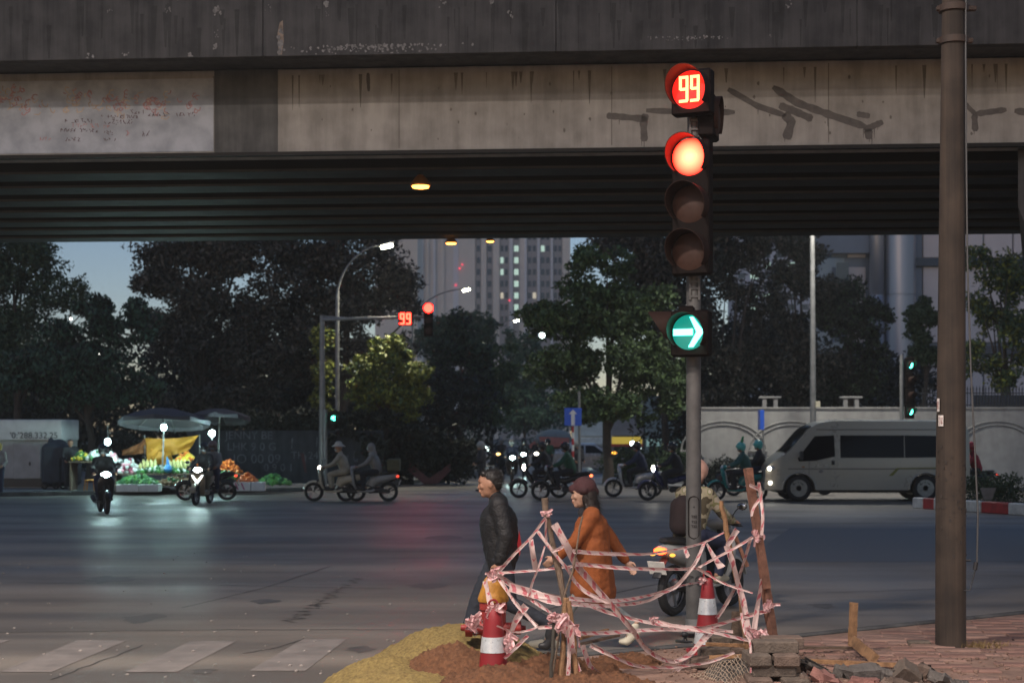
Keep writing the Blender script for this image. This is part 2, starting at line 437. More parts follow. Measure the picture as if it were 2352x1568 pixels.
# ------------------------------------------------------------------ flyover
BY, BA = 22.0, R(-4.0)            # front girder depth on the axis and yaw
br = thing("flyover_bridge", "concrete flyover crossing the whole top of the view, with dark underside and painted front girder", "bridge", (0, BY, 0), BA)
def bz(py, Y): return PZ(py, Y)
Z0, Z1 = 6.02, 7.22               # girder soffit, deck soffit
def gird(y0, name, m, web=.11, bot=.33):
    """bulb-tee girder along x"""
    prof = [(-bot, Z0), (bot, Z0), (bot, Z0 + .2), (web, Z0 + .36), (web, Z1 - .2), (.5, Z1 - .08), (.5, Z1), (-.5, Z1), (-.5, Z1 - .08), (-web, Z1 - .2), (-web, Z0 + .36), (-bot, Z0 + .2)]
    b = MB(); b.prism([(-26, y0 + y, z) for y, z in prof], (42, 0, 0))
    return b.build(name, m, br, world=False, smooth=False)
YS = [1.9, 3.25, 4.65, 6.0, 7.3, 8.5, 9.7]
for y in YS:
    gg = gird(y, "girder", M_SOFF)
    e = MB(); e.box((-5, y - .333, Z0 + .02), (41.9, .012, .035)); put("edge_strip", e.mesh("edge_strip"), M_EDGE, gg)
# front girder: a plain box face with the painted stretches built as coats on it
xw, xg = PX(480, 22) * 1.0, PX(628, 21.8)
e = MB(); e.prism([(-26, y, z) for y, z in ((0, Z0), (.55, Z0), (.55, Z1), (.06, Z1), (0, Z1 - .02))], (42, 0, 0)); e.build("front_girder", M_GIRD, br, world=False, smooth=False)
lip = MB(); lip.box((-5, -.015, Z0 - .02), (42, .12, .05)); lip.build("drip_edge", M_SOFF, br, world=False)
c = MB(); c.box(((xw - 26) / 2, -.006, (Z0 + Z1 - .13) / 2 + .02), (xw + 26, .012, Z1 - Z0 - .16)); c.build("whitewash_coat", M_WHITE, br, world=False)
c = MB(); c.box(((xw + xg) / 2, -.004, (Z0 + Z1) / 2), (xg - xw - .02, .008, Z1 - Z0 - .02)); c.build("grey_coat", M_GREY, br, world=False)
# deck, overhang and parapet
d = MB(); d.prism([(-26, y, z) for y, z in ((-1.05, Z1 + .02), (-.9, Z1 - .06), (.0, Z1 + .003), (10.6, Z1 + .003), (11.3, Z1 - .06), (11.5, Z1 + .02), (11.5, Z1 + .34), (-1.05, Z1 + .34))], (42, 0, 0)); d.build("deck", M_PARA, br, world=False, smooth=False)
k = 0
x = -25.97
while x < 15.9:
    L = 3.94 if k else 3.0
    b = MB(); b.bbox((x + L / 2, -1.13, Z1 + .68), (L - .008, .17, 1.60), .006); b.build("parapet_panel", M_PARA, br, world=False, smooth=False)
    b = MB(); b.box((x, -1.06, Z1 + .72), (.12, .02, 1.5)); b.build("joint_filler", M_SOFF, br, world=False)
    x += L; k += 1
b = MB(); b.box((-5, 11.6, Z1 + .7), (42, .17, 1.4)); b.build("rear_parapet", M_PARA, br, world=False)
# diaphragms between the girders
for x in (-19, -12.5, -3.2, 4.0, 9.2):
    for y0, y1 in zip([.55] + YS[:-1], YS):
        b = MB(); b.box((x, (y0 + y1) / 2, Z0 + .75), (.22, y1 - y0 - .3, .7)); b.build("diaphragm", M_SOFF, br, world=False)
# pale lime efflorescence under the parapet joints
M_LIME = mat("lime_bloom", (.17, .165, .16), rough=.95, var=.5, scale=20)
ef = MB()
def splat(cx, cz, r, y=-1.2168, n=9, tall=1.0):
    q = [(cx + r * rnd.uniform(.35, 1) * math.cos(2 * math.pi * i / n), y - rnd.uniform(0, .0005), max(7.113, cz + tall * r * rnd.uniform(.35, 1) * math.sin(2 * math.pi * i / n))) for i in range(n)]
    ef.add(q, [tuple(range(n))])
for px, py, r in ((205, 118, .05), (290, 112, .03), (440, 118, .05), (500, 100, .05), (505, 75, .02), (650, 90, .06), (653, 70, .05), (655, 110, .05), (760, 5, .05), (762, 30, .02), (390, 15, .03), (255, 15, .02), (505, 20, .06),
                  (625, 12, .02), (1030, 10, .03), (1145, 5, .04), (1185, 40, .03), (1815, 30, .03), (1817, 10, .02)):
    for i in range(5): splat((px + rnd.gauss(0, 4) - 1176) / F * 20.9 + 0, HC + (990 - py + rnd.gauss(0, 5)) / F * 20.9, r * rnd.uniform(.2, .8), tall=1.4)
for i in range(170):
    px = rnd.gauss(870, 95); splat((px - 1176) / F * 20.9, HC + (990 - 112 - abs(rnd.gauss(0, 9)) + 10) / F * 20.9, rnd.uniform(.006, .028))
for i in range(60):
    px = rnd.gauss(1600, 50); splat((px - 1176) / F * 20.9, HC + (990 - 96 - abs(rnd.gauss(0, 5))) / F * 20.9, rnd.uniform(.006, .022))
ef.build("lime_marks", M_LIME, br, world=False, smooth=False, kind="stuff")
M_RUST = mat("rust_run", (.20, .155, .12), rough=.9, var=.6, scale=12)
b = MB(); b.add([(-3.04, -1.2165, 7.55), (-3.0, -1.2165, 7.58), (-2.985, -1.2165, 7.3), (-3.01, -1.2165, 7.12), (-3.05, -1.2165, 7.12), (-3.07, -1.2165, 7.4)], [(0, 1, 2, 3, 4, 5)]); b.build("rust_streak", M_RUST, br, world=False, smooth=False)
# spray-paint strokes on the beige girder
M_SPRAY = mat("spray_paint", (.10, .09, .083), rough=.8, var=.3, scale=8)
def bp(px, py, y=-.003):
    """pixel to the bridge's own front plane"""
    ca, sa = math.cos(BA), math.sin(BA)
    t = (px - 1176) / F
    # X = t*Yw ; point = origin + x*(ca,sa) + y*(-sa,ca)
    x = (t * (BY + y * ca) + y * sa) / (ca - t * sa); Yw = BY + x * sa + y * ca
    return Vector((x, y, HC + (990 - py) / F * Yw))
def stroke(pts, wd, m=None, name="spray_stroke", y=-.004):
    b = MB(); q = []
    for a, c in zip(pts[:-1], pts[1:]):
        for i in range(6): t = i / 6; q.append((a[0] + (c[0] - a[0]) * t, a[1] + (c[1] - a[1]) * t))
    q.append(pts[-1]); top, bot = [], []
    for i, p in enumerate(q):
        a, c = q[max(0, i - 1)], q[min(len(q) - 1, i + 1)]; dx, dy = c[0] - a[0], c[1] - a[1]; l = math.hypot(dx, dy) or 1
        ww = wd * (rnd.uniform(.8, 1.1)) / 2 * (.6 if i in (0, len(q) - 1) else 1)
        top.append(bp(p[0] - dy / l * ww, p[1] + dx / l * ww, y)); bot.append(bp(p[0] + dy / l * ww, p[1] - dx / l * ww, y))
    n = len(q); b.add(top + bot, [(i, i + 1, n + i + 1, n + i) for i in range(n - 1)])
    return b.build(name, m or M_SPRAY, br, world=False, smooth=False)
for pts, wd in (([(1393, 266), (1420, 268), (1486, 274)], 15), ([(1483, 262), (1478, 285), (1480, 325)], 16), ([(1484, 254), (1600, 258), (1688, 258)], 14), ([(1672, 205), (1740, 244), (1805, 266)], 14),
                ([(1800, 262), (1818, 280), (1806, 320)], 20), ([(1790, 242), (1830, 258), (1866, 274)], 18), ([(1775, 200), (1830, 236), (1900, 262), (1990, 292)], 17), ([(1968, 262), (1998, 267)], 14),
                ([(1985, 300), (2005, 290), (2028, 280)], 15), ([(1994, 296), (1996, 320)], 20), ([(2215, 238), (2240, 262)], 12), ([(2240, 262), (2312, 252)], 14), ([(2238, 262), (2240, 302)], 14), ([(2330, 255), (2400, 262)], 16)):
    stroke(pts, wd * 1.05)
stroke([(845, 168), (847, 210)], 8)
dp = MB()
for cx_, cy_ in ((1478, 322), (1480, 322), (1806, 318), (1812, 316), (1996, 318), (2000, 320), (1985, 300), (2005, 300), (2240, 300), (1740, 250), (1900, 268), (1420, 275), (2020, 290)):
    l_ = rnd.uniform(6, 24); x_ = cx_ + rnd.uniform(-5, 5); dp.add([bp(u, v, -.0045) for u, v in ((x_ - 1.1, cy_ - 3), (x_ + 1.1, cy_ - 3), (x_ + .5, cy_ + l_), (x_ - .5, cy_ + l_))], [(0, 1, 2, 3)])
dp.build("paint_drips", M_SPRAY, br, world=False, smooth=False, kind="stuff")
ds = MB()
for i in range(150):
    x_ = rnd.uniform(-9, 8.5); w_ = rnd.uniform(.008, .05); zt_ = rnd.choice((7.9, 7.75, 7.6, 8.2)) + rnd.uniform(-.2, .1); l_ = rnd.uniform(.2, .8); ds.add([(x_ - w_, -1.2162 - i * 2e-6, zt_), (x_ + w_, -1.2162 - i * 2e-6, zt_), (x_ + w_ * .3, -1.2162 - i * 2e-6, max(7.115, zt_ - l_)), (x_ - w_ * .3, -1.2162 - i * 2e-6, max(7.115, zt_ - l_))], [(0, 1, 2, 3)])
ds.build("drip_streaks", mat("soot_streak", (.031, .031, .031), rough=.9, var=.5, scale=3), br, world=False, smooth=False, kind="stuff")
dg_ = MB()
for i in range(45):
    x_ = rnd.uniform(-4.4, 7.5); w_ = rnd.uniform(.006, .03); l_ = rnd.uniform(.1, .5); y_ = -.0018 - i * 2e-6; dg_.add([(x_ - w_, y_, Z1 - .1), (x_ + w_, y_, Z1 - .1), (x_ + w_ * .2, y_, Z1 - .1 - l_), (x_ - w_ * .2, y_, Z1 - .1 - l_)], [(0, 1, 2, 3)])
for i in range(45):
    x_ = rnd.uniform(-4.3, 7.5); z_ = rnd.uniform(6.15, 7.0); s_ = rnd.uniform(.006, .022); y_ = -.0022 - i * 2e-6; dg_.add([(x_ + s_ * math.cos(k) * rnd.uniform(.6, 1.2), y_, z_ + s_ * 1.5 * math.sin(k) * rnd.uniform(.6, 1.2)) for k in (0, 1.05, 2.1, 3.14, 4.2, 5.2)], [tuple(range(6))])
dg_.build("stains", mat("brown_stain", (.135, .122, .107), rough=.9, var=.3, scale=5), br, world=False, smooth=False, kind="stuff")
for x_ in (-1.6, 1.4, 4.4): MB().box((x_, -.0012, (Z0 + Z1) / 2), (.012, .002, Z1 - Z0 - .1)).build("formwork_joint", mat("brown_stain", (.1, .088, .075)), br, world=False)
M_OLD = mat("faded_red_paint", (.36, .20, .20), rough=.8, var=.35, scale=20); M_OLD2 = mat("faded_ochre_paint", (.42, .33, .25), rough=.8, var=.4, scale=10)
gr = MB(); go = MB(); gk = MB()
def scr(b, px, py, s, y):
    a = rnd.uniform(0, 3.1); 
    for i in range(rnd.randint(2, 4)):
        a += rnd.uniform(.6, 1.8); l = s * rnd.uniform(.5, 1.2)
        q = [(px - math.sin(a) * 1.3, py + math.cos(a) * 1.3), (px + math.sin(a) * 1.3, py - math.cos(a) * 1.3)]
        px += math.cos(a) * l; py += math.sin(a) * l
        q += [(px + math.sin(a) * .9, py - math.cos(a) * .9), (px - math.sin(a) * .9, py + math.cos(a) * .9)]
        b.add([bp(u, v, y - rnd.uniform(0, .001)) for u, v in q], [(0, 1, 2, 3)])
for cx, cy in ((10, 230), (65, 240), (185, 225), (270, 235), (345, 240), (370, 245), (440, 240), (30, 215), (280, 232), (350, 238)):
    for i in range(9): scr(gr, cx + rnd.gauss(0, 14), cy + rnd.gauss(0, 9), 7, -.0135)
for i in range(60): scr(go, rnd.uniform(0, 400), rnd.gauss(238, 12), 10, -.0127)
def glyph(b, px, py, s):
    for i in range(rnd.randint(2, 3)):
        x0, y0 = px + rnd.choice((0, 0, .5, 1)) * s, py + rnd.choice((0, .5, 1)) * s * 1.5; x1, y1 = px + rnd.choice((0, .5, 1)) * s, py + rnd.choice((0, .5, 1)) * s * 1.5
        dx, dy = x1 - x0, y1 - y0; l = math.hypot(dx, dy)
        if l < 1: continue
        ux, uy = -dy / l * .75, dx / l * .75
        b.add([bp(u, v, -.0145 - rnd.uniform(0, .001)) for u, v in ((x0 + ux, y0 + uy), (x1 + ux, y1 + uy), (x1 - ux, y1 - uy), (x0 - ux, y0 - uy))], [(0, 1, 2, 3)])
for y_, xa, xb, s_, b_ in ((252, 300, 330, 6, gk), (258, 340, 385, 6, gk), (259, 405, 420, 5, gk), (258, 432, 446, 6, gk), (264, 232, 318, 5, gk), (274, 150, 215, 5, gk), (276, 240, 306, 6, gk), (284, 168, 250, 6, gr), (296, 140, 222, 5, gk), (300, 236, 262, 6, gk), (299, 266, 302, 8, gr), (301, 324, 336, 8, gk), (315, 90, 118, 5, gr), (317, 150, 186, 5, gk), (318, 238, 262, 4, gk)):
    x_ = xa
    while x_ < xb:
        if rnd.random() > .12: glyph(b_, x_, y_ + rnd.uniform(-1, 1), s_)
        x_ += s_ * 1.45
gr.build("graffiti_red", M_OLD, br, world=False, smooth=False, kind="stuff"); go.build("graffiti_ochre", M_OLD2, br, world=False, smooth=False, kind="stuff"); gk.build("graffiti_dark", mat("faded_ink", (.12, .08, .09), rough=.8, var=.4), br, world=False, smooth=False, kind="stuff")
# pier with hammerhead at the right edge of the view
pr = MB(); pr.prism([(x, 22.3, z) for x, z in ((7.75, 0), (9.6, 0), (9.6, 3.6), (10.2, 5.2), (10.2, 6.0), (7.05, 6.0), (7.05, 5.2), (7.75, 3.4))], (2.5, 9.6, 0))
pr.build("pier", M_PARA, br, smooth=False)

# lamps hanging under the flyover
M_AMB = glow("lamp_amber", (1, .36, .055), 9)
def bridge_lamp(px, py, Y, lab, s=1.0):
    p = P(px, py, Y); t = thing("bridge_lamp", lab, "lamp", p, 0, "lamps under the flyover"); t.scale = (s, s, s)
    MB().lathe([(.02, .0), (.155, .0), (.16, .03), (.08, .13), (.045, .17), (.0, .18)], n=18).build("shade", mat("amber_shade", (.30, .14, .03), rough=.4, var=.2), t, world=False)
    MB().box((0, 0, .26), (.03, .03, .2)).box((0, 0, .36), (.16, .1, .03)).build("bracket", M_DARKM, t, world=False)
    MB().lathe([(0, -.045), (.08, -.04), (.125, -.03), (.135, -.004), (0, -.003)], n=18).build("diffuser", M_AMB, t, world=False)
bridge_lamp(966, 427, 24.0, "amber lamp hanging near the front of the flyover underside")
bridge_lamp(1036, 558, 32.2, "small amber lamp hanging at the rear edge of the flyover above the tower", .8)
bridge_lamp(1126, 554, 33.0, "amber lamp peeping from the rear flyover edge, nearest the traffic signal", .6)
def leafmat(name, c, e=.18):
    m = mat(name, c, rough=.55, var=0, spec=.3); n = m.node_tree; b = n.nodes["Principled BSDF"]
    g_ = n.nodes.new("ShaderNodeNewGeometry"); mx = n.nodes.new("ShaderNodeMix"); mx.data_type = 'RGBA'
    mx.inputs["A"].default_value = (*[v * .55 for v in c], 1); mx.inputs["B"].default_value = (*[v * 1.5 for v in c], 1)
    n.links.new(g_.outputs["Random Per Island"], mx.inputs["Factor"]); n.links.new(mx.outputs["Result"], b.inputs["Base Color"])
    return m
LF_D = leafmat("leaf_dark", (.050, .080, .038)); LF_B = leafmat("leaf_brown", (.088, .078, .062)); LF_G = leafmat("leaf_green", (.078, .120, .042))
LF_Y = leafmat("leaf_yellow_green", (.16, .175, .032)); LF_C = leafmat("leaf_cold", (.045, .088, .056)); LF_K = leafmat("leaf_black", (.02, .024, .018))
def leaves(name, blobs, n, size, m, parent, seed, droop=0., kind=None):
    g_ = np.random.default_rng(seed); off = np.array(parent.location) if parent else np.zeros(3)
    B = np.array(blobs, float); vol = (B[:, 3] * B[:, 4] * B[:, 5]) ** (2 / 3); pick = g_.choice(len(B), n, p=vol / vol.sum())
    n = int(n * 2.0); pick = g_.choice(len(B), n, p=vol / vol.sum()); d = g_.normal(size=(n, 3)); d /= np.linalg.norm(d, axis=1)[:, None]
    r = g_.random(n) ** .42
    r *= 1 + .22 * np.sin(d[:, 0] * 5 + pick) * np.cos(d[:, 2] * 6 + pick * 2.1) + g_.normal(scale=.07, size=n)
    c = B[pick, :3] + d * r[:, None] * B[pick, 3:6]
    # thin the cloud into sprays so that light shows between them
    k = np.sin(c[:, 0] * 3.1 + 1.3 * np.sin(c[:, 2] * 2.7)) + np.sin(c[:, 1] * 2.9 + c[:, 2] * 2.2) + np.sin(c[:, 2] * 3.7 + c[:, 0] * 1.1)
    c = c[k > -1.6]; n = len(c)
    s = size * .62 * g_.uniform(.5, 1.4, n)
    u = g_.normal(size=(n, 3)); u[:, 2] -= droop; u /= np.linalg.norm(u, axis=1)[:, None]
    v = np.cross(u, g_.normal(size=(n, 3))); v /= np.linalg.norm(v, axis=1)[:, None]
    u *= s[:, None]; v *= (s * .48)[:, None]
    q = np.stack([c - u, c - u * .1 + v, c + u, c - u * .1 - v], 1).reshape(-1, 3) - off
    me = bpy.data.meshes.new(name); me.vertices.add(4 * n); me.vertices.foreach_set('co', q.ravel())
    me.loops.add(4 * n); me.loops.foreach_set('vertex_index', np.arange(4 * n, dtype='i'))
    me.polygons.add(n); me.polygons.foreach_set('loop_start', np.arange(0, 4 * n, 4, dtype='i')); me.update(calc_edges=True)
    return put(name, me, m, parent, kind=kind)
# ------------------------------------------------------------------ buildings
M_TOW = mat("tower_render", (.80, .75, .68), rough=.8, var=.1, scale=.05)
M_TOWB = mat("tower_pier_beige", (.86, .79, .68), rough=.8, var=.1, scale=.05)
M_TOWW = mat("tower_pier_white", (.82, .82, .82), rough=.8, var=.1, scale=.05)
M_TOWD = mat("tower_recess", (.42, .39, .37), rough=.6, var=.15, scale=.1)
M_WIN = mat("dark_window", (.03, .033, .045), rough=.12, var=0, spec=.8)
M_LIT = glow("lit_window", (.72, 1, .86), .75); M_LIT2 = glow("lit_window_warm", (1, .9, .7), .6)
TY = 400.0
tw = thing("apartment_tower", "tall grey apartment tower with pale vertical piers seen far down the street under the flyover", "tower", (0, TY + 8, 0))
zt = 78.0
b = MB(); b.box(((PX(945, TY) + PX(1310, TY)) / 2, TY + 9, zt / 2), (PX(1310, TY) - PX(945, TY), 16, zt)); b.build("wall", M_TOW, tw)
strips = [(945, 950, 'W'), (957, 961, 'W'), (968, 972, 'W'), (980, 985, 'B'), (995, 1000, 'W'), (1012, 1020, 'B'), (1041, 1053, 'W'), (1053, 1091, 'B'), (1093, 1104, 'D'), (1105, 1117, 'B'), (1118, 1131, 'D'), (1132, 1147, 'B'),
          (1148, 1168, 'D'), (1170, 1178, 'W'), (1179, 1193, 'D'), (1204, 1210, 'W'), (1211, 1233, 'D'), (1234, 1240, 'W'), (1241, 1264, 'D'), (1265, 1270, 'W'), (1271, 1291, 'D'), (1292, 1310, 'B')]
for x0, x1, k in strips:
    dp = {'W': .9, 'B': .7, 'D': .25}[k]
    b = MB(); b.box(((PX(x0, TY) + PX(x1, TY)) / 2, TY + 1 - dp / 2, zt / 2), (PX(x1, TY) - PX(x0, TY), dp, zt - .2))
    b.build({'D': 'window_bay'}.get(k, 'facade_pier'), {'W': M_TOWW, 'B': M_TOWB, 'D': M_TOWD}[k], tw)
WM = MB().box((0, 0, 0), (1, .08, 1)).mesh("window", smooth=False)
def win(parent, x, y, z, w_, h_, m, me=[None]):
    o = put("window", WM, m, parent, Vector((x, y, z)) - parent.location); o.scale = (w_, 1, h_)
lit = {(1185, 570), (1185, 597), (1185, 624), (1185, 651), (1185, 678), (1185, 705), (1158, 597), (1158, 624), (1252, 570)}
for x0, x1, k in strips:
    if k != 'D': continue
    wide = PX(x1, TY) - PX(x0, TY); n_ = 2 if wide > 2 else 1
    for fl_ in range(-1, 8):
        py = 543 + fl_ * 27
        for j in range(n_):
            xx = PX(x0, TY) + wide * (j + .5) / n_
            L = any(abs((x0 + x1) / 2 - a) < 8 and abs(py - bb) < 9 for a, bb in lit) and j == 0
            m = M_LIT if L else (M_LIT2 if rnd.random() < .05 else M_WIN)
            win(tw, xx, TY + .72, PZ(py, TY), wide / n_ * .7, 1.5, m)
b = MB()
for px, py in ((1062, 608), (1056, 617), (1047, 655), (1170, 690)): b.ell((PX(px, TY), TY - .4, PZ(py, TY)), (.22, .22, .22), 8, 5)
b.build("beacon", glow("beacon_red", (1, .05, .10), 2), tw)
SY = 230.0
sb = thing("side_block", "cream apartment block standing left of the grey tower behind the lamp", "building", (PX(915, SY), SY + 6, 0))
b = MB(); b.box(((PX(870, SY) + PX(968, SY)) / 2 - .6, SY + 7, 25), (PX(968, SY) - PX(870, SY), 13, 50)); b.build("wall", M_TOWB, sb)
for py in range(520, 740, 34):
    for px in (885, 900): win(sb, PX(px, SY), SY + .48, PZ(py, SY), .7, 1.1, M_WIN)
KY = 300.0
bb_ = thing("far_tower", "pale office tower glimpsed through the trees on the right", "tower", (PX(1800, KY), KY + 5, 0))
b = MB(); b.box(((PX(1690, KY) + PX(1900, KY)) / 2, KY + 6, 20), (PX(1900, KY) - PX(1690, KY), 10, 40)); b.build("wall", mat("pale_tower", (.55, .57, .63), rough=.7, var=.1, scale=.05), bb_)
for i in range(7):
    for py in range(560, 720, 24):
        win(bb_, PX(1705 + i * 29, KY), KY + .98, PZ(py, KY), 1.4, 1.1, M_LIT if rnd.random() < .22 else M_WIN)

# the panelled building with silver columns behind the wall
BYD = 88.0
bl = thing("panel_building", "blue-grey panelled building with round silver columns behind the white wall", "building", (PX(2120, BYD), BYD + 4, 0))
M_PANEL = mat("grey_panel", (.66, .61, .60), rough=.5, var=.08, scale=.4)
M_PANB = mat("blue_panel", (.16, .20, .26), rough=.4, var=.15, scale=.4)
M_NAVY = mat("navy_band", (.025, .04, .075), rough=.25, var=.1)
M_COLM = mat("silver_cladding", (.34, .36, .41), rough=.35, metal=.7, var=0, scale=.5)
b = MB(); b.box((PX(2290, BYD), BYD + 5, 8), (17, 9, 16)); b.build("wall", M_PANB, bl)
for x0, x1, m in ((1950, 1992, M_PANEL), (1912, 1948, M_PANB), (2100, 2122, M_PANB), (2123, 2190, M_PANEL), (2192, 2262, M_PANEL), (2264, 2330, M_PANEL), (2332, 2420, M_PANEL)):
    for z0, z1 in ((PZ(785, BYD), PZ(612, BYD)), (PZ(590, BYD), PZ(500, BYD)), (.2, PZ(822, BYD))):
        b = MB(); b.bbox(((PX(x0, BYD) + PX(x1, BYD)) / 2, BYD + .42, (z0 + z1) / 2), (PX(x1, BYD) - PX(x0, BYD) - .05, .2, z1 - z0), .02); b.build("panel", m, bl, smooth=False)
for py in (601, 803):
    b = MB(); b.box((PX(2260, BYD), BYD + .3, PZ(py, BYD)), (PX(2430, BYD) - PX(2090, BYD), .5, .46)); b.build("band", M_NAVY, bl)
for px, r in ((2010, .42), (2062, .86)):
    b = MB()
    x = PX(px, BYD)
    b.lathe([(r, .1), (r, PZ(683, BYD)), (r * .96, PZ(683, BYD) + .02), (r * .96, PZ(679, BYD)), (r, PZ(679, BYD) + .02), (r, 14.5)], (x, BYD - .5, 0), n=28); b.build("column", M_COLM, bl)
b = MB(); b.box((PX(1950, BYD), BYD + 1, PZ(570, BYD) + 2.1), (3.6, 2.5, 4.8)); b.build("side_bay", M_PANB, bl)
b = MB(); b.box((PX(1932, BYD), BYD - .3, PZ(625, BYD)), (.7, .1, 1.0)); b.build("window", M_WIN, bl)

# ------------------------------------------------------------------ white wall with arches
WY = 60.0
wl = thing("boundary_wall", "long white plastered wall with arched mouldings behind the van", "wall", (PX(1980, WY), WY, .12))
x0, x1, zt = PX(1596, WY), PX(2352, WY) + 6, PZ(938, WY)
b = MB(); b.box(((x0 + x1) / 2, WY + .12, (zt + .12) / 2), (x1 - x0, .22, zt - .12)); b.build("wall_face", M_PLASTER, wl)
b = MB(); b.box(((x0 + x1) / 2, WY + .12, zt + .03), (x1 - x0 + .1, .32, .07)); b.build("coping", M_PLASTER, wl)
M_MOULD = mat("moulding_grey", (.25, .245, .23), rough=.7, var=.2)
for k in range(5):
    cx = PX(1662 + k * 157, WY) if k < 4 else PX(2290, WY) 
    for rr in (1.62, 1.42):
        pts = [(cx + rr * math.cos(a) * 1.0, WY - .005, 1.35 + rr * .68 * math.sin(a)) for a in [math.pi * i / 20 for i in range(21)]]
        MB().tube(pts, .035, 6).build("arch_moulding", M_MOULD, wl)
    for sx in (-1, 1):
        b = MB(); b.bbox((cx + sx * 1.53, WY - .03, 1.31), (.3, .1, .08), .015); b.build("impost", M_MOULD, wl)
for i, px in enumerate((1768, 1954)):
    t = thing("gate_portal", ("white portal of two posts and a lintel above the wall, above the blue board" , "white portal of two posts and a lintel above the wall, above the van roof")[i], "portal", (PX(px, 61.5), 61.5, zt), 0, "portals above the wall")
    for sx in (-.22, .22): MB().box((sx, 0, .05), (.16, .2, .76)).build("post", M_PLASTER, t, world=False)
    MB().bbox((0, 0, .46), (.86, .3, .09), .02).build("lintel", M_PLASTER, t, world=False)
fn = thing("railing", "dark spiked iron railing on top of the wall at the right", "railing", (PX(2270, 61), 61, zt))
SPK = MB().lathe([(.018, 0), (.018, .72), (.03, .76), (0, .92)], n=6).mesh("bar")
for px in list(range(2118, 2146, 6)) + list(range(2222, 2420, 7)):
    put("bar", SPK, M_DARKM, fn, (PX(px, 61) - PX(2270, 61), 0, 0))
for z in (.15, .62): MB().box((.3, 0, z), (6.2, .03, .04)).build("rail", M_DARKM, fn, world=False)
MB().box((.9, .25, .3), (2.8, .04, .5)).build("blue_board", M_NAVY, fn, world=False)

# dark painted wall and fence behind the stall
DW = 59.0
M_DWALL = concrete("dark_wall", (.014, .017, .022), (.04, .044, .052), sx=1.0)
dw = thing("painted_wall", "dark wall covered in faded pale graffiti behind the fruit stall", "wall", (PX(780, DW), DW, .12))
b = MB(); b.box(((PX(430, DW) + PX(880, DW)) / 2, DW + .1, 1.1), (PX(880, DW) - PX(430, DW), .2, 2.0)); b.build("wall_face", M_DWALL, dw)
M_FADE = mat("faded_white_paint", (.10, .11, .12), rough=.8, var=.6, scale=3)
for s, px, py, sz in (("JENNY BE", 572, 1000, .42), ("LHK 9 0 G", 578, 1026, .42), ("JO 00 09", 590, 1054, .5), ("0 9 0 1", 640, 1074, .4), ("TH 24", 700, 1046, .4)):
    me = textmesh(s, sz); o = put("graffiti_lettering", me, M_FADE, dw, P(px, py, DW - .006) - dw.location, (R(90), 0, 0))
for i in range(10):
    px, py = rnd.uniform(660, 860), rnd.uniform(1015, 1085); q = P(px, py, DW - .008); h = rnd.uniform(.2, .55)
    MB().add([q, q + Vector((.05, 0, 0)), q + Vector((.08, 0, h)), q + Vector((.02, 0, h))], [(0, 1, 2, 3)]).build("paint_run", M_FADE, dw, smooth=False)
M_REDG = mat("red_graffiti", (.075, .02, .022), rough=.7, var=.5, scale=3)
for pts in ([(690, 1040), (700, 1085), (705, 1085), (698, 1040)],):
    MB().add([P(*p, DW - .009) for p in pts], [tuple(range(len(pts)))]).build("red_mark", M_REDG, dw, smooth=False)

hd_ = thing("creeper", "dark creeper spilling over the top of the graffiti wall", "plant", (PX(700, DW), DW, 1.8))
leaves("foliage", [(PX(px, DW), DW + .3, 2.35 + rnd.uniform(-.05, .3), .75, .3, rnd.uniform(.2, .35)) for px in range(440, 900, 26)] + [(PX(px, DW), DW - .1, rnd.uniform(1.2, 1.8), .4, .25, .6) for px in (760, 800, 850, 875)], 6000, .14, LF_K, hd_, 41, kind="stuff")
hd_ = thing("shrub", "dark bushes between the end of the graffiti wall and the side street", "shrub", (PX(970, 61), 61, .12))
leaves("foliage", [(PX(px, 61), 61 + rnd.uniform(-.6, .6), rnd.uniform(.6, 1.6), .8, .6, rnd.uniform(.7, 1.0)) for px in range(880, 1065, 14)], 8000, .15, LF_K, hd_, 42, kind="stuff")
mk_ = thing("red_cloth", "dim red cloth slung in the dark bushes behind the grey scooter", "cloth", (PX(985, 60.2), 60.2, .9))
b = MB(); b.prism([P(*q_, 60.2) for q_ in [(942, 1062), (985, 1098), (1034, 1064), (1036, 1080), (1005, 1110), (975, 1112), (936, 1080)]], (0, .05, 0)); b.build("cloth", M_REDG, mk_, smooth=False)
# kiosk / white cabin at the left edge with phone numbers
KYD = 54.0
kx0, kx1 = PX(-90, KYD), PX(138, KYD)
ks = thing("white_kiosk", "white shuttered kiosk with a phone number board at the left edge", "kiosk", ((kx0 + kx1) / 2, KYD + 1, .12))
M_CAB = mat("kiosk_paint", (.62, .62, .60), rough=.5, var=.15, scale=2); M_CABG = mat("kiosk_shutter", (.36, .37, .36), rough=.5, var=.2, scale=2)
b = MB(); b.box(((kx0 + kx1) / 2, KYD + 1.15, 1.0), (kx1 - kx0, 2.0, 1.76)); b.build("body", M_CABG, ks)
b = MB(); b.bbox(((kx0 + kx1) / 2, KYD + 1.1, PZ(987, KYD)), (kx1 - kx0 + .1, 2.15, PZ(963, KYD) - PZ(1011, KYD)), .03); b.build("sign_board", M_CAB, ks)
put("lettering", textmesh("'0:'288.332.25", .30), mat("ink", (.03, .03, .035), var=0), ks, P(78, 1000, KYD + .012) - ks.location, (R(90), 0, 0))
put("lettering", textmesh("AX0928984591", .20), mat("pale_ink", (.6, .6, .6), var=0), ks, P(46, 1109, KYD + .138) - ks.location, (R(90), 0, 0))
for px in (60,):
    b = MB(); b.bbox((PX(px, KYD), KYD + .12, 1.05), (.95, .05, 1.25), .02); b.build("shutter", M_CABG, ks); MB().box((PX(px, KYD) + .1, KYD + .085, .95), (.05, .03, .12)).build("lock", M_DARKM, ks)
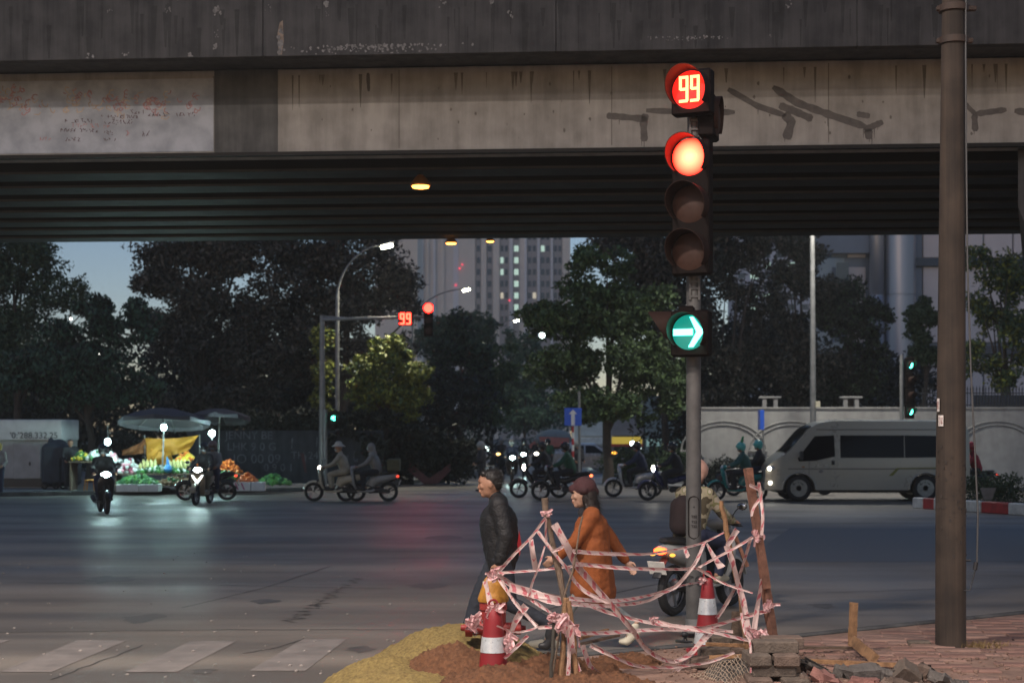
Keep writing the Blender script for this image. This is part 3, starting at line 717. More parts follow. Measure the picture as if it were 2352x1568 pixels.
b = MB(); b.box(((kx0 + kx1) / 2, KYD + .13, PZ(1108, KYD)), (kx1 - kx0 - .1, .03, .3)); b.build("plinth_band", M_DARKM, ks)

# shops along the right of the side street
SHY = 98.0
for i, (xa, xb, top, wcol, sign, scol, lab) in enumerate((
    (1318, 1400, 1005, (.55, .62, .66), "", (.6, .65, .68), "pale blue shopfront far down the side street left of the big tree trunk"),
    (1400, 1480, 1003, (.25, .25, .28), "", (.75, .55, .08), "shop with a yellow and red sign board far down the side street"),
    (1480, 1580, 1008, (.20, .26, .27), "", (.3, .5, .5), "shop with a teal lit front far down the side street beside the signal pole"))):
    t = thing("shop", lab, "shop", (PX((xa + xb) / 2, SHY), SHY + 2, .12))
    b = MB(); b.box((PX((xa + xb) / 2, SHY), SHY + 2, 2.2), (PX(xb, SHY) - PX(xa, SHY) - .1, 3.8, 4.2)); b.build("wall", mat("shop_wall_%d" % i, wcol, var=.2, scale=1), t)
    b = MB(); b.bbox((PX((xa + xb) / 2, SHY), SHY + .02, PZ(top + 8, SHY)), (PX(xb, SHY) - PX(xa, SHY) - .3, .14, .45), .02)
    b.build("sign_board", glow("shop_sign_%d" % i, scol, .55) if i else mat("shop_sign_%d" % i, scol), t)
    if i == 1: b = MB(); b.box((PX(1440, SHY), SHY - .02, PZ(1022, SHY)), (2.0, .1, .16)); b.build("red_band", mat("red_band", (.5, .06, .04)), t)
    b = MB(); b.box((PX((xa + xb) / 2, SHY), SHY + .07, 1.0), (PX(xb, SHY) - PX(xa, SHY) - .6, .05, 1.6)); b.build("shutter", M_CABG if i == 0 else M_DWALL, t)
M_BULB = glow("bulb_cold", (.62, 1, .98), 340); M_BULBS = glow("bulb_shop", (.8, 1, .95), 14)
def shop_lamp(px, py, Y, r, lab, m=None):
    p = P(px, py, Y); t = thing("shop_lamp", lab, "lamp", p, 0, "lamps along the side street")
    MB().ell((0, 0, 0), (r, r, r), 10, 8).build("bulb", m or M_BULBS, t, world=False)
    MB().lathe([(.02, r * .8), (r * .6, r * .9), (.03, r * 1.5), (.012, r * 1.6), (.012, r * 4)], n=8).build("holder", M_DARKM, t, world=False)
for px, py, r, lab in ((1453, 1018, .15, "white round lamp right of the yellow shop sign"), (1355, 1037, .13, "white lamp above the parked car"), (1545, 1024, .2, "large white lamp of the teal shop, left of the signal pole"),
                       (1566, 1031, .13, "teal white lamp beside the large one at the teal shop"), (1118, 1030, .14, "white lamp above the standing man in the side street"), (1245, 770, .10, "tiny white lamp in the big tree's left side"),
                       (1470, 1030, .08, "small dim lamp between the shop signs")):
    shop_lamp(px, py, 92 if py > 900 else 57.0, r, lab)
for px, py, Y, lab in ((227, 814, 60, "small white light among the drooping tree at the left"), (163, 732, 80, "tiny white light high in the left trees"), (1575, 706, 64, "tiny white light high in the dark tree beside the signal")):
    shop_lamp(px, py, Y, .06, lab, glow("bulb_tiny", (1, .93, .85), 9))
# red awning stand in the street
aw = thing("awning_stand", "orange-red street canopy with a white dome behind, beyond the blue sign", "canopy", (PX(1258, 84), 84, 0))
M_AWN = mat("awning_cloth", (.62, .16, .09), rough=.7, var=.15)
b = MB(); A = lambda px, py, y: P(px, py, y)
b.prism([A(1205, 1030, 83), A(1306, 1024, 83), A(1308, 1006, 84.2), A(1240, 1003, 84.2)], (0, .03, .02)); b.prism([A(1240, 1003, 84.2), A(1308, 1006, 84.2), A(1306, 1030, 85.4), A(1236, 1030, 85.4)], (0, .03, .02)); b.build("canopy", M_AWN, aw, smooth=False)
b = MB(); b.ell((PX(1272, 86), 86, PZ(1006, 86)), (1.0, .8, .5), 14, 8); b.build("dome", mat("dome_cloth", (.35, .40, .38), rough=.8, var=.1), aw)
for px in (1212, 1300): MB().tube([P(px, 1030, 83.2), (PX(px, 83.2), 83.2, 0)], .025, 6).build("post", M_STEEL, aw)

# ------------------------------------------------------------------ street lamps and poles
M_LAMPW = glow("street_lamp_white", (1, .97, .72), 60)
def lamp_light(p, col, watt, sp=120, sz=1.0):
    d = bpy.data.lights.new("street_lamp_light", 'AREA'); d.shape = 'RECTANGLE'; d.size, d.size_y = .6 * sz, .28 * sz; d.energy = watt; d.color = col; d.spread = R(sp)
    o = bpy.data.objects.new("street_lamp_light", d); COL.objects.link(o); o.location = p
def street_lamp(px, base_py, Y, top_py, lx, ly, lab, watt=750, lens=M_LAMPW):
    x = PX(px, Y); t = thing("street_lamp", lab, "street lamp", (x, Y, .1), 0, "street lamps")
    zt, l = PZ(top_py, Y), P(lx, ly, Y); s = 1 if l.x > x else -1
    pts = [(x, Y, .1), (x, Y, zt)]
    for i in range(1, 11):
        a = i / 10; pts.append((x + (l.x - x) * (1 - math.cos(a * math.pi / 2)) ** .9 * 1.0, Y, zt + (l.z - zt) * math.sin(a * math.pi / 2)))
    MB().tube(pts, [.10, .075] + [.05 - .002 * i for i in range(10)], 10).build("pole", M_STEEL, t)
    m = Matrix.Rotation(-s * R(14), 3, 'Y')
    b = MB(); b.bbox(l + Vector((s * .14, 0, .05)), (.62, .26, .1), .04, M=m); b.build("lamp_head", M_STEEL, t)
    b = MB(); b.bbox(l + Vector((s * .14, 0, -.05)), (.46, .2, .12), .02, M=m); b.build("lens", lens, t)
    MB().lathe([(.2, .1), (.2, .14), (.11, .18), (.10, .9), (0, .91)], (x, Y, 0), n=12).build("base", M_STEEL, t)
    lamp_light(l + Vector((s * .14, 0, -.06)), (1, .93, .72), watt)
street_lamp(775, 1100, 61, 680, 880, 563, "tall curved street lamp with a bright white head, left of the mast signal")
street_lamp(948, 1080, 96, 745, 1066, 664, "second curved street lamp, its head in front of the grey tower")
street_lamp(1112, 1060, 128, 800, 1183, 735, "farthest curved street lamp, low above the side street trees")
t = thing("light_pole", "tall plain grey pole rising behind the van into the flyover", "pole", (PX(1867, 57), 57, .1), 0)
MB().tube([(PX(1868, 57), 57, .1), (PX(1865, 57), 57, 12.5)], [.12, .075], 12).build("shaft", M_STEEL, t)
MB().bbox((PX(1865, 57), 55.9, 12.6), (.3, 2.4, .1), .04).build("lamp_head", M_STEEL, t); MB().bbox((PX(1865, 57), 55.2, 12.53), (.2, .46, .05), .02).build("lens", M_LAMPW, t); lamp_light((PX(1865, 57), 55.2, 12.48), (1, .96, .86), 900)
MB().box((PX(1877, 57), 56.9, PZ(928, 57)), (.16, .1, .22)).build("notice", mat("notice", (.6, .55, .4)), t)
# near-side lamps outside the frame, the one behind the camera added to soften shadows; their heads light the junction
def near_lamp(x, y, z, dx, col, watt, lab):
    t = thing("street_lamp", lab, "street lamp", (x, y, .1), 0, "street lamps")
    MB().tube([(x, y, .1), (x, y, z - 1.2), (x + dx * .2, y, z - .5), (x + dx * .6, y, z - .1), (x + dx, y, z)], [.1, .08, .06, .05, .045], 10).build("pole", M_STEEL, t)
    MB().bbox((x + dx * 1.1, y, z + .06), (.7, .3, .1), .04).build("lamp_head", M_STEEL, t)
    lamp_light((x + dx * 1.1, y, z - .005), col, watt, 170, 3.0)
near_lamp(-7.5, 7.5, 11.5, 2.0, (1, .86, .76), 2500, "tall street lamp on the near kerb, left of the camera")
near_lamp(-1.5, -5.0, 13.5, 2.0, (1, .86, .76), 3200, "unseen tallest street lamp added behind the camera to soften shadows")  # unseen lamp, added to blend the hard shadow under the overhang
near_lamp(9.0, 5.0, 9.5, -2.0, (1, .82, .69), 600, "tall street lamp on the near pavement, right of the camera")

# ------------------------------------------------------------------ traffic signals
M_HOUS = mat("signal_housing", (.007, .004, .0035), spec=.12, rough=.7, var=.2, scale=8)
M_VIS = mat("signal_visor", (.024, .012, .009), spec=.15, rough=.7, var=.2, scale=8)
def lens_glow(name, core, rim, s0, s1, r):
    """LED lens: brightest at the middle, deeper colour towards the rim"""
    m = glow(name, core, s0); n = m.node_tree; b = n.nodes["Principled BSDF"]; tc = n.nodes.new("ShaderNodeTexCoord"); sp = n.nodes.new("ShaderNodeSeparateXYZ"); n.links.new(tc.outputs["Object"], sp.inputs[0])
    # distance from the lens axis in the lens's own space (each lens mesh is centred on its axis)
    cb = n.nodes.new("ShaderNodeCombineXYZ"); n.links.new(sp.outputs[0], cb.inputs[0]); n.links.new(sp.outputs[2], cb.inputs[1]); ln = n.nodes.new("ShaderNodeVectorMath"); ln.operation = 'LENGTH'; n.links.new(cb.outputs[0], ln.inputs[0])
    mr = n.nodes.new("ShaderNodeMapRange"); mr.inputs[1].default_value = r * .15; mr.inputs[2].default_value = r; mr.inputs[3].default_value = s0; mr.inputs[4].default_value = s1; n.links.new(ln.outputs["Value"], mr.inputs[0]); n.links.new(mr.outputs[0], b.inputs["Emission Strength"])
    return m
M_REDL = lens_glow("signal_red", (1, .024, .011), None, 55, 2, .185)
M_REDF = glow("mast_red", (1, .005, .003), 80); M_REDB = glow("signal_red_back", (1, .012, .006), 1.6)
M_DIG = glow("countdown_digit", (1, .075, .028), 20)
M_GRNL = glow("signal_green", (.10, 1, .72), 9); M_GRNB = glow("signal_green_back", (.0, .55, .42), .55)
M_DEAD = mat("dead_lens", (.045, .022, .016), rough=.5, var=.2, scale=20, spec=.25)
SEG = {'9': "abcdfg"}
def nine(b, cx, cz, w_, h_, t_, y):
    for s in "abfgcd":
        {'a': lambda: b.box((cx, y, cz + h_ / 2), (w_, .012, t_)), 'd': lambda: b.box((cx - t_ * .15, y, cz - h_ / 2), (w_ - t_ * .3, .012, t_)), 'g': lambda: b.box((cx, y + .001, cz), (w_ - t_, .012, t_)),
         'b': lambda: b.box((cx + w_ / 2 - t_ / 2, y + .002, cz + h_ / 4), (t_, .012, h_ / 2)), 'c': lambda: b.box((cx + w_ / 2 - t_ / 2, y + .002, cz - h_ / 4), (t_, .012, h_ / 2)), 'f': lambda: b.box((cx - w_ / 2 + t_ / 2, y + .002, cz + h_ / 4), (t_, .012, h_ / 2 + t_ * .3))}[s]()
def visor(r, L, z, full=.74):
    """open hood: a shell round the lens, longer at the top"""
    vs, fs, n = [], [], 26; a0 = -math.pi / 2 + math.pi * (1 - full); a1 = 2 * math.pi - math.pi / 2 - math.pi * (1 - full)
    for i in range(n + 1):
        a = a0 + (a1 - a0) * i / n; c_, s_ = math.cos(a), math.sin(a)
        ll = L * (.62 + .38 * s_) + .02
        for rr, y in ((r, 0), (r + .006, 0), (r + .006, -ll), (r, -ll)): vs.append((rr * c_, y, z + rr * s_))
    for i in range(n):
        o = i * 4
        for k in range(4): fs.append((o + k, o + (k + 1) % 4, o + 4 + (k + 1) % 4, o + 4 + k))
    fs += [(0, 1, 2, 3), tuple(n * 4 + k for k in (3, 2, 1, 0))]
    return MB().add(vs, fs)
def disc(r, y, z, dome=.03): return MB().lathe([(r, 0), (r * .8, dome * .5), (r * .4, dome * .9), (0, dome)], (0, y, z), n=28, axis='Y', M=Matrix.Identity(3))
SX, SYD = PX(1593, 15.8), 15.8
sg = thing("traffic_signal", "tall near traffic signal pole with a red 99 countdown, red light and green right arrow", "traffic signal", (SX, SYD, .06))
zz = lambda py: PZ(py, SYD) - .06
M_SPOLE = mat("signal_pole_paint", (.095, .093, .09), rough=.6, metal=.1, var=.3, scale=5)
MB().tube([(0, 0, 0), (0, 0, zz(640)), (0, 0, zz(165))], [.079, .073, .06], 20).build("pole", M_SPOLE, sg, world=False)
MB().lathe([(.17, 0), (.17, .02), (.085, .03), (.082, .12), (.079, .121)], n=20).build("base_flange", M_STEEL, sg, world=False)
h = MB(); zc = zz(1187); q = []
for i in range(24):
    a = 2 * math.pi * i / 24; q.append((.052 * math.cos(a), .02, zc + math.copysign(.16, math.sin(a)) + .052 * math.sin(a)))
pts = q + [q[0]]; MB().tube([(p[0] - .005, -.078 + abs(p[0]) * .35, p[2]) for p in pts], .006, 5).build("hatch_rim", M_HOUS, sg, world=False)
MB().ell((-.005, -.079, zz(1163)), (.008, .006, .008), 8, 5).build("hatch_bolt", M_DARKM, sg, world=False)
M_INK = mat("black_ink", (.02, .02, .022), rough=.7, var=0)
for z_, s_ in ((1185, .036), (1197, .036), (1207, .036)):
    put("plate_lettering", textmesh("T22", s_), M_HOUS, sg, (-.005, -.0805, zz(z_)), (R(90), 0, 0))
put("lettering", textmesh("CC", .13), M_INK, sg, (-.004, -.084, zz(1331)), (R(90), 0, 0))
# square section brackets between the heads
for z0, z1 in ((690, 640), (318, 272)):
    for sx in (-1, 1): MB().box((sx * .045, -.06, (zz(z0) + zz(z1)) / 2), (.02, .05, zz(z1) - zz(z0))).build("bracket", M_SPOLE, sg, world=False)
for z0 in (648, 664, 682, 280, 300): MB().box((0, -.065, zz(z0)), (.07, .04, .02)).build("bracket", M_SPOLE, sg, world=False)
def head(parent, rz, dx, dy, z, w_, h_, d_, lenses, mh=M_HOUS, vl=.26):
    """housing child with its lenses and visors as its own pieces"""
    w_ *= .93; hb = MB(); hb.bbox((0, 0, 0), (w_, d_, h_), .02); H = put("housing", hb.mesh("housing"), mh, parent, (dx, dy, z), (0, 0, rz))
    for lz, r, kind in lenses:
        m = {'red': M_REDL if parent is sg else M_REDF, 'dead': M_DEAD, '99': M_REDB, 'arrow': M_GRNB}[kind]
        put("lens", disc(r, 0, 0).mesh("lens"), m, H, (0, -d_ / 2 - .002, lz))
        put("visor", visor(r + .012, vl, lz).mesh("visor"), M_VIS, H).location = (0, -d_ / 2, 0)
        if kind == '99':
            b = MB(); nine(b, -.058, lz, .095, .235, .026, -d_ / 2 - .045); nine(b, .058, lz, .095, .235, .026, -d_ / 2 - .045); put("digits", b.mesh("digits", smooth=False), M_DIG, H)
        if kind == 'arrow':
            y = -d_ / 2 - .045; b = MB(); b.prism([(-.15, y, lz - .032), (.05, y, lz - .032), (.05, y, lz + .032), (-.15, y, lz + .032)], (0, .01, 0))
            b.prism([(.02, y - .001, lz + .15), (.055, y - .001, lz + .15), (.165, y - .001, lz), (.055, y - .001, lz - .15), (.005, y - .001, lz - .15), (.09, y - .001, lz)], (0, .01, 0)); put("arrow", b.mesh("arrow", smooth=False), M_GRNL, H)
    return H
TH = R(-25)
head(sg, TH, -.03, -.2, zz(224), .44, .45, .14, [(.02, .19, '99')])
head(sg, TH, -.035, -.2, zz(485), .42, 1.34, .14, [(.50, .185, 'red'), (.03, .185, 'dead'), (-.44, .185, 'dead')])
head(sg, TH, -.045, -.2, zz(769), .42, .46, .14, [(.01, .175, 'arrow')], vl=.2)
head(sg, R(-100), -.06, .02, zz(752), .34, .42, .16, [(.0, .15, 'dead')], vl=.3)
head(sg, R(75), .16, .06, zz(268), .44, .44, .16, [(.0, .19, 'dead')], vl=.04)
# mast-arm signal across the junction
MY = 58.0; mx = PX(740, MY)
ms = thing("mast_signal", "grey mast-arm traffic signal across the junction with a red 99 and red light", "traffic signal", (mx, MY, .12))
za = PZ(734, MY)
MB().tube([(mx, MY, .12), (mx, MY, za + .15)], [.13, .09], 14).build("pole", M_STEEL, ms)
MB().tube([(mx, MY - .05, za), (PX(1000, MY), MY - .05, za + .12)], [.07, .045], 10).build("arm", M_STEEL, ms)
MB().tube([(mx + .02, MY, za + .12), (mx + .9, MY, za + .07)], .03, 8).build("stay", M_STEEL, ms)
o = P(932, 733, MY) - ms.location
H = put("housing", MB().bbox((0, 0, 0), (.52, .16, .48), .02).mesh("housing"), M_HOUS, ms, o + Vector((0, -.15, 0)))
b = MB(); nine(b, -.115, 0, .18, .36, .055, -.095); nine(b, .115, 0, .18, .36, .055, -.095); put("digits", b.mesh("digits", smooth=False), glow("far_digit", (1, .012, .006), 50), H)
head(ms, 0, P(985, 735, MY).x - mx, -.2, PZ(736, MY) - .12, .36, 1.2, .2, [(.44, .17, 'red'), (.02, .15, 'dead'), (-.38, .15, 'dead')], vl=.12)
def profile_signal(px, py_top, py_bot, Y, lab, greens, pole=True):
    x = PX(px, Y); t = thing("side_signal", lab, "traffic signal", (x, Y, .12), 0, "signals seen from the side")
    MB().tube([(x, Y, .12), (x, Y, PZ(py_top, Y))], .075, 12).build("pole", M_STEEL, t)
    z1, z0 = PZ(py_top + 5, Y) - .12, PZ(py_bot, Y) - .12; n_ = 4; hh = (z1 - z0) / n_
    for k in range(n_):
        z = z1 - hh * (k + .5)
        H = put("housing", MB().bbox((0, 0, 0), (.3, .26, hh - .02), .02).mesh("housing"), M_HOUS, t, (.28, 0, z))
        put("visor", visor(.13, .22, 0).mesh("visor"), M_VIS, H, (.02, -.14, 0), (0, 0, R(28)))
        m = M_GRNL if k in greens else M_DEAD
        put("lens", disc(.12, 0, 0).mesh("lens"), m, H, (.02, -.135, 0), (0, 0, R(22)))
profile_signal(2071, 815, 962, 57, "signal column with green lights seen edge-on beside the concrete pole", (0, 3))
profile_signal(747, 940, 985, 57.6, "small side-on signal with a green light low on the mast pole", (1,))

# ------------------------------------------------------------------ direction signs
M_BLUE = mat("sign_blue", (.03, .12, .62), rough=.35, var=.08); M_SWHT = mat("sign_white", (.75, .75, .75), rough=.4, var=.05)
DY = 56.5
x = PX(1316, DY); s = thing("direction_sign", "square blue sign with a white up arrow on a red and white post", "sign", (x, DY, 0))
b = MB(); b.bbox((x, DY, PZ(957, DY)), (.62, .03, .64), .012); b.build("board", M_BLUE, s)
b = MB(); z = PZ(957, DY); b.prism([(x + u, DY - .018, z + v) for u, v in ((-.065, -.30), (.065, -.30), (.065, .10), (.15, .10), (0, .27), (-.15, .10), (-.065, .10))], (0, -.004, 0)); b.build("arrow", M_SWHT, s, smooth=False)
zz0 = PZ(978, DY); n_ = 10
for k in range(n_):
    z1, z0 = zz0 - zz0 * k / n_, zz0 - zz0 * (k + 1) / n_
    MB().tube([(x, DY + .05, z0), (x, DY + .05, z1)], .042, 10).build("post_band", M_RED if k % 2 == 0 else M_WHT, s)
t = thing("thin_pole", "thin grey pole just behind the blue arrow sign", "pole", (PX(1331, 57.2), 57.2, 0)); MB().tube([(PX(1331, 57.2), 57.2, 0), (PX(1330, 57.2), 57.2, PZ(898, 57.2))], .05, 10).build("shaft", M_STEEL, t)
s = thing("edge_on_sign", "blue board seen edge-on on a thin post before the white wall", "sign", (PX(1750, 58), 58, 0))
b = MB(); b.bbox((PX(1748, 58), 58, PZ(964, 58)), (.16, .5, .72), .01); b.build("board", M_BLUE, s); MB().tube([(PX(1754, 58), 58, 0), (PX(1753, 58), 58, PZ(940, 58))], .035, 8).build("post", M_STEEL, s)
# median kerb with hedge
KA, KBp = G(2095, 1166), G(2352, 1183); KD = (KBp - KA).normalized()
mk = thing("median_kerb", "red and white painted kerb of the planted median at the right", "kerb", KA)
KN = Vector((-KD.y, KD.x, 0)); L0 = (KBp - KA).length / 3.4
for k in range(8):
    ln = .42 if k < 4 else .95
    st = sum(.42 if j < 4 else .95 for j in range(k))
    c = KA + KD * (st + ln / 2) + KN * .12 + Vector((0, 0, .14)); b = MB(); b.bbox(c, (ln - .008, .24, .29), .02, rz=math.atan2(KD.y, KD.x)); b.build("kerb_block", M_WHT if k % 2 == 0 else M_RED, mk)
c = KA + KD * 4 + KN * 1.4 + Vector((0, 0, .1)); b = MB(); b.box(c, (8, 2.3, .18), rz=math.atan2(KD.y, KD.x)); b.build("soil", mat("soil", (.05, .04, .03), rough=.95), mk)
t = thing("median_marker", "pale upside-down triangular marker at the hedge on the median", "marker", (PX(2270, 40.2), 40.2, .2))
b = MB(); b.prism([(PX(2252, 40.2), 40.2, PZ(1120, 40.2)), (PX(2288, 40.2), 40.2, PZ(1120, 40.2)), (PX(2279, 40.2), 40.2, PZ(1147, 40.2)), (PX(2261, 40.2), 40.2, PZ(1147, 40.2))], (0, .05, 0)); b.build("plate", mat("marker_paint", (.25, .23, .21)), t)

# ------------------------------------------------------------------ trees
def tree(name, lab, Y, px, trunk_w, blobs_px, n, size, m, seed, base=0.1, group="street trees", droop=0., depth=.75, m2=None, cat="tree"):
    """blobs in picture units at distance Y: (px, py, rx, ry)"""
    x = PX(px, Y); t = thing(name, lab, cat, (x, Y, base), 0, group); g_ = random.Random(seed)
    bl = []
    for (bx, by, rx, ry) in blobs_px:
        cx, cz, RX, RZ = PX(bx, Y), PZ(by, Y), rx / F * Y, ry / F * Y
        k = max(3, int(4 + RX * 1.6))
        for i in range(k):
            a = g_.uniform(0, 6.28); e = g_.uniform(-1, 1); q = math.sqrt(1 - e * e) * .7
            bl.append((cx + RX * q * math.cos(a), Y + RX * depth * q * math.sin(a), cz + RZ * e * .68, RX * g_.uniform(.42, .66), RX * depth * .55, RZ * g_.uniform(.38, .58)))
    zc = min(b[2] for b in bl)
    tr = MB(); top = max(b[2] for b in bl) * .8; zf = max(1.6, zc * .9)
    tr.tube([(x, Y, base - .05), (x + .03, Y, base + .5), (x + g_.uniform(-.1, .1), Y, zf * .6), (x + g_.uniform(-.2, .2), Y, zf), (x + g_.uniform(-.3, .3), Y, top)], [trunk_w * 1.25, trunk_w, trunk_w * .85, trunk_w * .75, trunk_w * .2], 9)
    tr.build("trunk", M_BARK, t)
    for b in g_.sample(bl, min(len(bl), 7)):
        z0 = g_.uniform(zf * .75, zf * 1.15); mid = Vector(((x + b[0]) / 2 + g_.uniform(-.3, .3), (Y + b[1]) / 2, z0 + (b[2] - z0) * .6))
        MB().tube([(x, Y, z0), mid, (b[0], b[1], b[2])], [trunk_w * .45, trunk_w * .28, trunk_w * .08], 6).build("limb", M_BARK, t)
    leaves("crown", bl, n if m2 is None else int(n * .65), size, m, t, seed, droop)
    if m2 is not None: leaves("crown", bl, int(n * .35), size, m2, t, seed + 77, droop)
    return t
tree("broadleaf_tree", "large loose tree at the far left edge against the dusk sky", 66, 40, .22, [(30, 680, 130, 110), (60, 600, 75, 80), (170, 690, 45, 60), (60, 850, 120, 90), (-60, 700, 120, 130), (0, 570, 110, 70)], 19000, .15, LF_D, 1, m2=LF_C)
tree("drooping_tree", "dark drooping tree behind the kiosk with a small light in it", 60, 205, .16, [(200, 770, 90, 75), (160, 860, 150, 70), (270, 880, 100, 60), (300, 740, 60, 60), (90, 900, 110, 50), (210, 700, 40, 30)], 15000, .17, LF_C, 2, droop=1.2, m2=LF_K)
tree("brown_leaf_tree", "huge brown-leaved tree filling the gap above the fruit stall umbrellas", 68, 470, .3, [(430, 690, 130, 120), (560, 640, 130, 90), (390, 610, 85, 70), (500, 800, 140, 110), (620, 780, 110, 120), (330, 720, 55, 60), (480, 900, 110, 60), (440, 560, 120, 75), (570, 545, 110, 75), (350, 640, 50, 60)], 32000, .17, LF_B, 3, m2=LF_K)
tree("brown_leaf_tree", "brown-leaved tree behind the curved lamp pole", 70, 790, .25, [(760, 660, 130, 100), (870, 660, 85, 90), (700, 780, 110, 120), (860, 760, 100, 90), (925, 690, 50, 70), (640, 860, 70, 80), (690, 560, 120, 80), (810, 570, 100, 75)], 26000, .17, LF_B, 4, m2=LF_K)
tree("round_tree", "small yellow-green tree lit by the street lamp, right of the mast pole", 60.5, 880, .11, [(890, 870, 85, 70), (860, 930, 75, 50), (930, 920, 60, 55), (895, 810, 50, 40)], 6500, .16, LF_Y, 5, base=.12, m2=LF_G)
tree("round_tree", "slim yellowish tree just behind the mast pole", 62, 735, .09, [(738, 790, 30, 50), (730, 870, 34, 60), (742, 930, 30, 40)], 2600, .14, LF_Y, 6, base=.12, m2=LF_D)
tree("street_tree", "dark street tree right of the yellow-green one along the side street", 84, 1040, .15, [(1045, 800, 75, 85), (1030, 900, 80, 80), (1075, 860, 60, 90)], 7000, .19, LF_D, 8, m2=LF_K)
tree("street_tree", "tree with a bright green rim halfway down the side street", 92, 1130, .14, [(1130, 850, 50, 70), (1110, 920, 60, 60), (1160, 800, 25, 30)], 5000, .2, LF_G, 9, m2=LF_D)
tree("street_tree", "hazy blue-green tree at the end of the side street", 135, 1205, .16, [(1200, 850, 60, 90), (1215, 930, 70, 60), (1180, 790, 30, 40)], 6000, .3, LF_C, 10)
tree("street_tree", "rounded treetop below the grey tower", 118, 1060, .16, [(1065, 765, 85, 45), (1020, 800, 70, 60), (1100, 790, 40, 50)], 6000, .28, LF_C, 11, m2=LF_D)
tree("broad_tree", "big dark green tree left of the near signal with a stepped top", 60, 1397, .2, [(1300, 740, 95, 80), (1380, 650, 90, 80), (1290, 850, 85, 90), (1420, 800, 110, 110), (1500, 880, 80, 80), (1400, 930, 110, 50), (1480, 720, 70, 70), (1360, 590, 55, 45)], 24000, .16, LF_G, 12, m2=LF_D)
tree("dark_tree", "dark bare-looking tree behind the near signal heads", 72, 1530, .2, [(1520, 640, 110, 90), (1570, 760, 90, 90), (1460, 590, 70, 60), (1600, 900, 60, 60), (1560, 560, 110, 60), (1400, 560, 60, 40)], 19000, .19, LF_B, 13, m2=LF_K)
tree("wall_tree", "tree behind the white wall just right of the signal pole", 66, 1680, .15, [(1680, 620, 90, 90), (1700, 550, 90, 50), (1660, 780, 70, 90), (1740, 720, 60, 90), (1660, 900, 70, 50)], 10000, .16, LF_K, 14, m2=LF_B)
tree("wall_tree", "tree behind the white wall, crossed by the tall plain pole", 67, 1840, .15, [(1800, 600, 80, 70), (1850, 560, 60, 40), (1880, 640, 60, 60), (1790, 820, 80, 90), (1880, 860, 70, 80), (1820, 760, 50, 50)], 9500, .16, LF_K, 15, m2=LF_B)
tree("wall_tree", "rounded tree before the silver column building", 68, 1960, .15, [(1950, 720, 85, 90), (1990, 820, 75, 90), (1920, 880, 70, 60), (2010, 740, 35, 50)], 12000, .16, LF_K, 16, m2=LF_D)
tree("wall_tree", "narrow tree squeezed left of the concrete pole", 66, 2125, .1, [(2125, 740, 40, 50), (2115, 800, 40, 40)], 3000, .16, LF_D, 17)
tree("sparse_tree", "sparse tree with open branches right of the concrete pole", 62, 2310, .14, [(2330, 640, 75, 70), (2260, 720, 50, 60), (2340, 760, 70, 80), (2250, 830, 50, 50), (2340, 860, 60, 50), (2240, 590, 45, 30)], 4600, .16, LF_D, 18, m2=LF_Y)
# far mass closing the side street and the horizon
bl = [(g_ * 5.0 + rnd.uniform(-2, 2), 175 + rnd.uniform(-6, 30), rnd.uniform(2.5, 5.5), 4.5, 4, rnd.uniform(3, 5)) for g_ in range(-16, 18)]
tag(leaves("distant_trees", bl, 15000, .5, LF_C, None, 30), "dark mass of far trees closing the horizon beyond the junction", "trees", kind="stuff")
bl = [(PX(px, 80), 80 + rnd.uniform(-3, 3), z, 2.2, 2, rnd.uniform(1.5, 2.2)) for px in range(-120, 760, 60) for z in (1.2, 3.6, 5.6) if z < 5 or px > 330 or px < 0] + [(PX(px, 78), 79, z, 2.0, 1.6, rnd.uniform(1.4, 2)) for px in range(640, 1080, 60) for z in (1.4, 3.6)]
tag(leaves("dark_thicket", bl, 30000, .26, LF_K, None, 34), "dark thicket of trees filling the view behind the kiosk, the stall and the graffiti wall", "trees", kind="stuff")
bl = [(PX(px, 76), 76 + rnd.uniform(-2, 2), z, 2.0, 1.5, rnd.uniform(1.3, 2)) for px in range(1560, 2120, 55) for z in (2.2, 4.4, 6.2) if z < 6 or px < 1860]
tag(leaves("dark_thicket", bl, 16000, .24, LF_K, None, 35), "dark thicket of trees behind the white wall between the signal and the silver columns", "trees", kind="stuff")
h_ = thing("hedge", "low dark clipped hedge on the planted median behind the red and white kerb", "hedge", (PX(2300, 42), 42, .2))
leaves("foliage", [(KA.x + KD.x * s_ + KN.x * 1.3, KA.y + KD.y * s_ + KN.y * 1.3, .55, .6, .8, .42) for s_ in np.arange(1.0, 7.5, .5)], 7000, .07, LF_D, h_, 31, kind="stuff")
h_ = thing("shrub", "low dark shrub on the corner of the side street behind the parked scooters", "shrub", (PX(1440, 62), 62, .1))
leaves("foliage", [(PX(px, 62), 62 + rnd.uniform(-1, 1), .7, .8, .8, .7) for px in range(1410, 1600, 22)], 5000, .1, LF_D, h_, 32, kind="stuff")
h_ = thing("shrub", "dark shrubbery at the foot of the white wall beside the hatch pole", "shrub", (PX(1650, 59), 59, .1))
leaves("foliage", [(PX(px, 59), 59, .5, .7, .5, .6) for px in range(1600, 1760, 24)], 3500, .1, LF_K, h_, 33, kind="stuff")
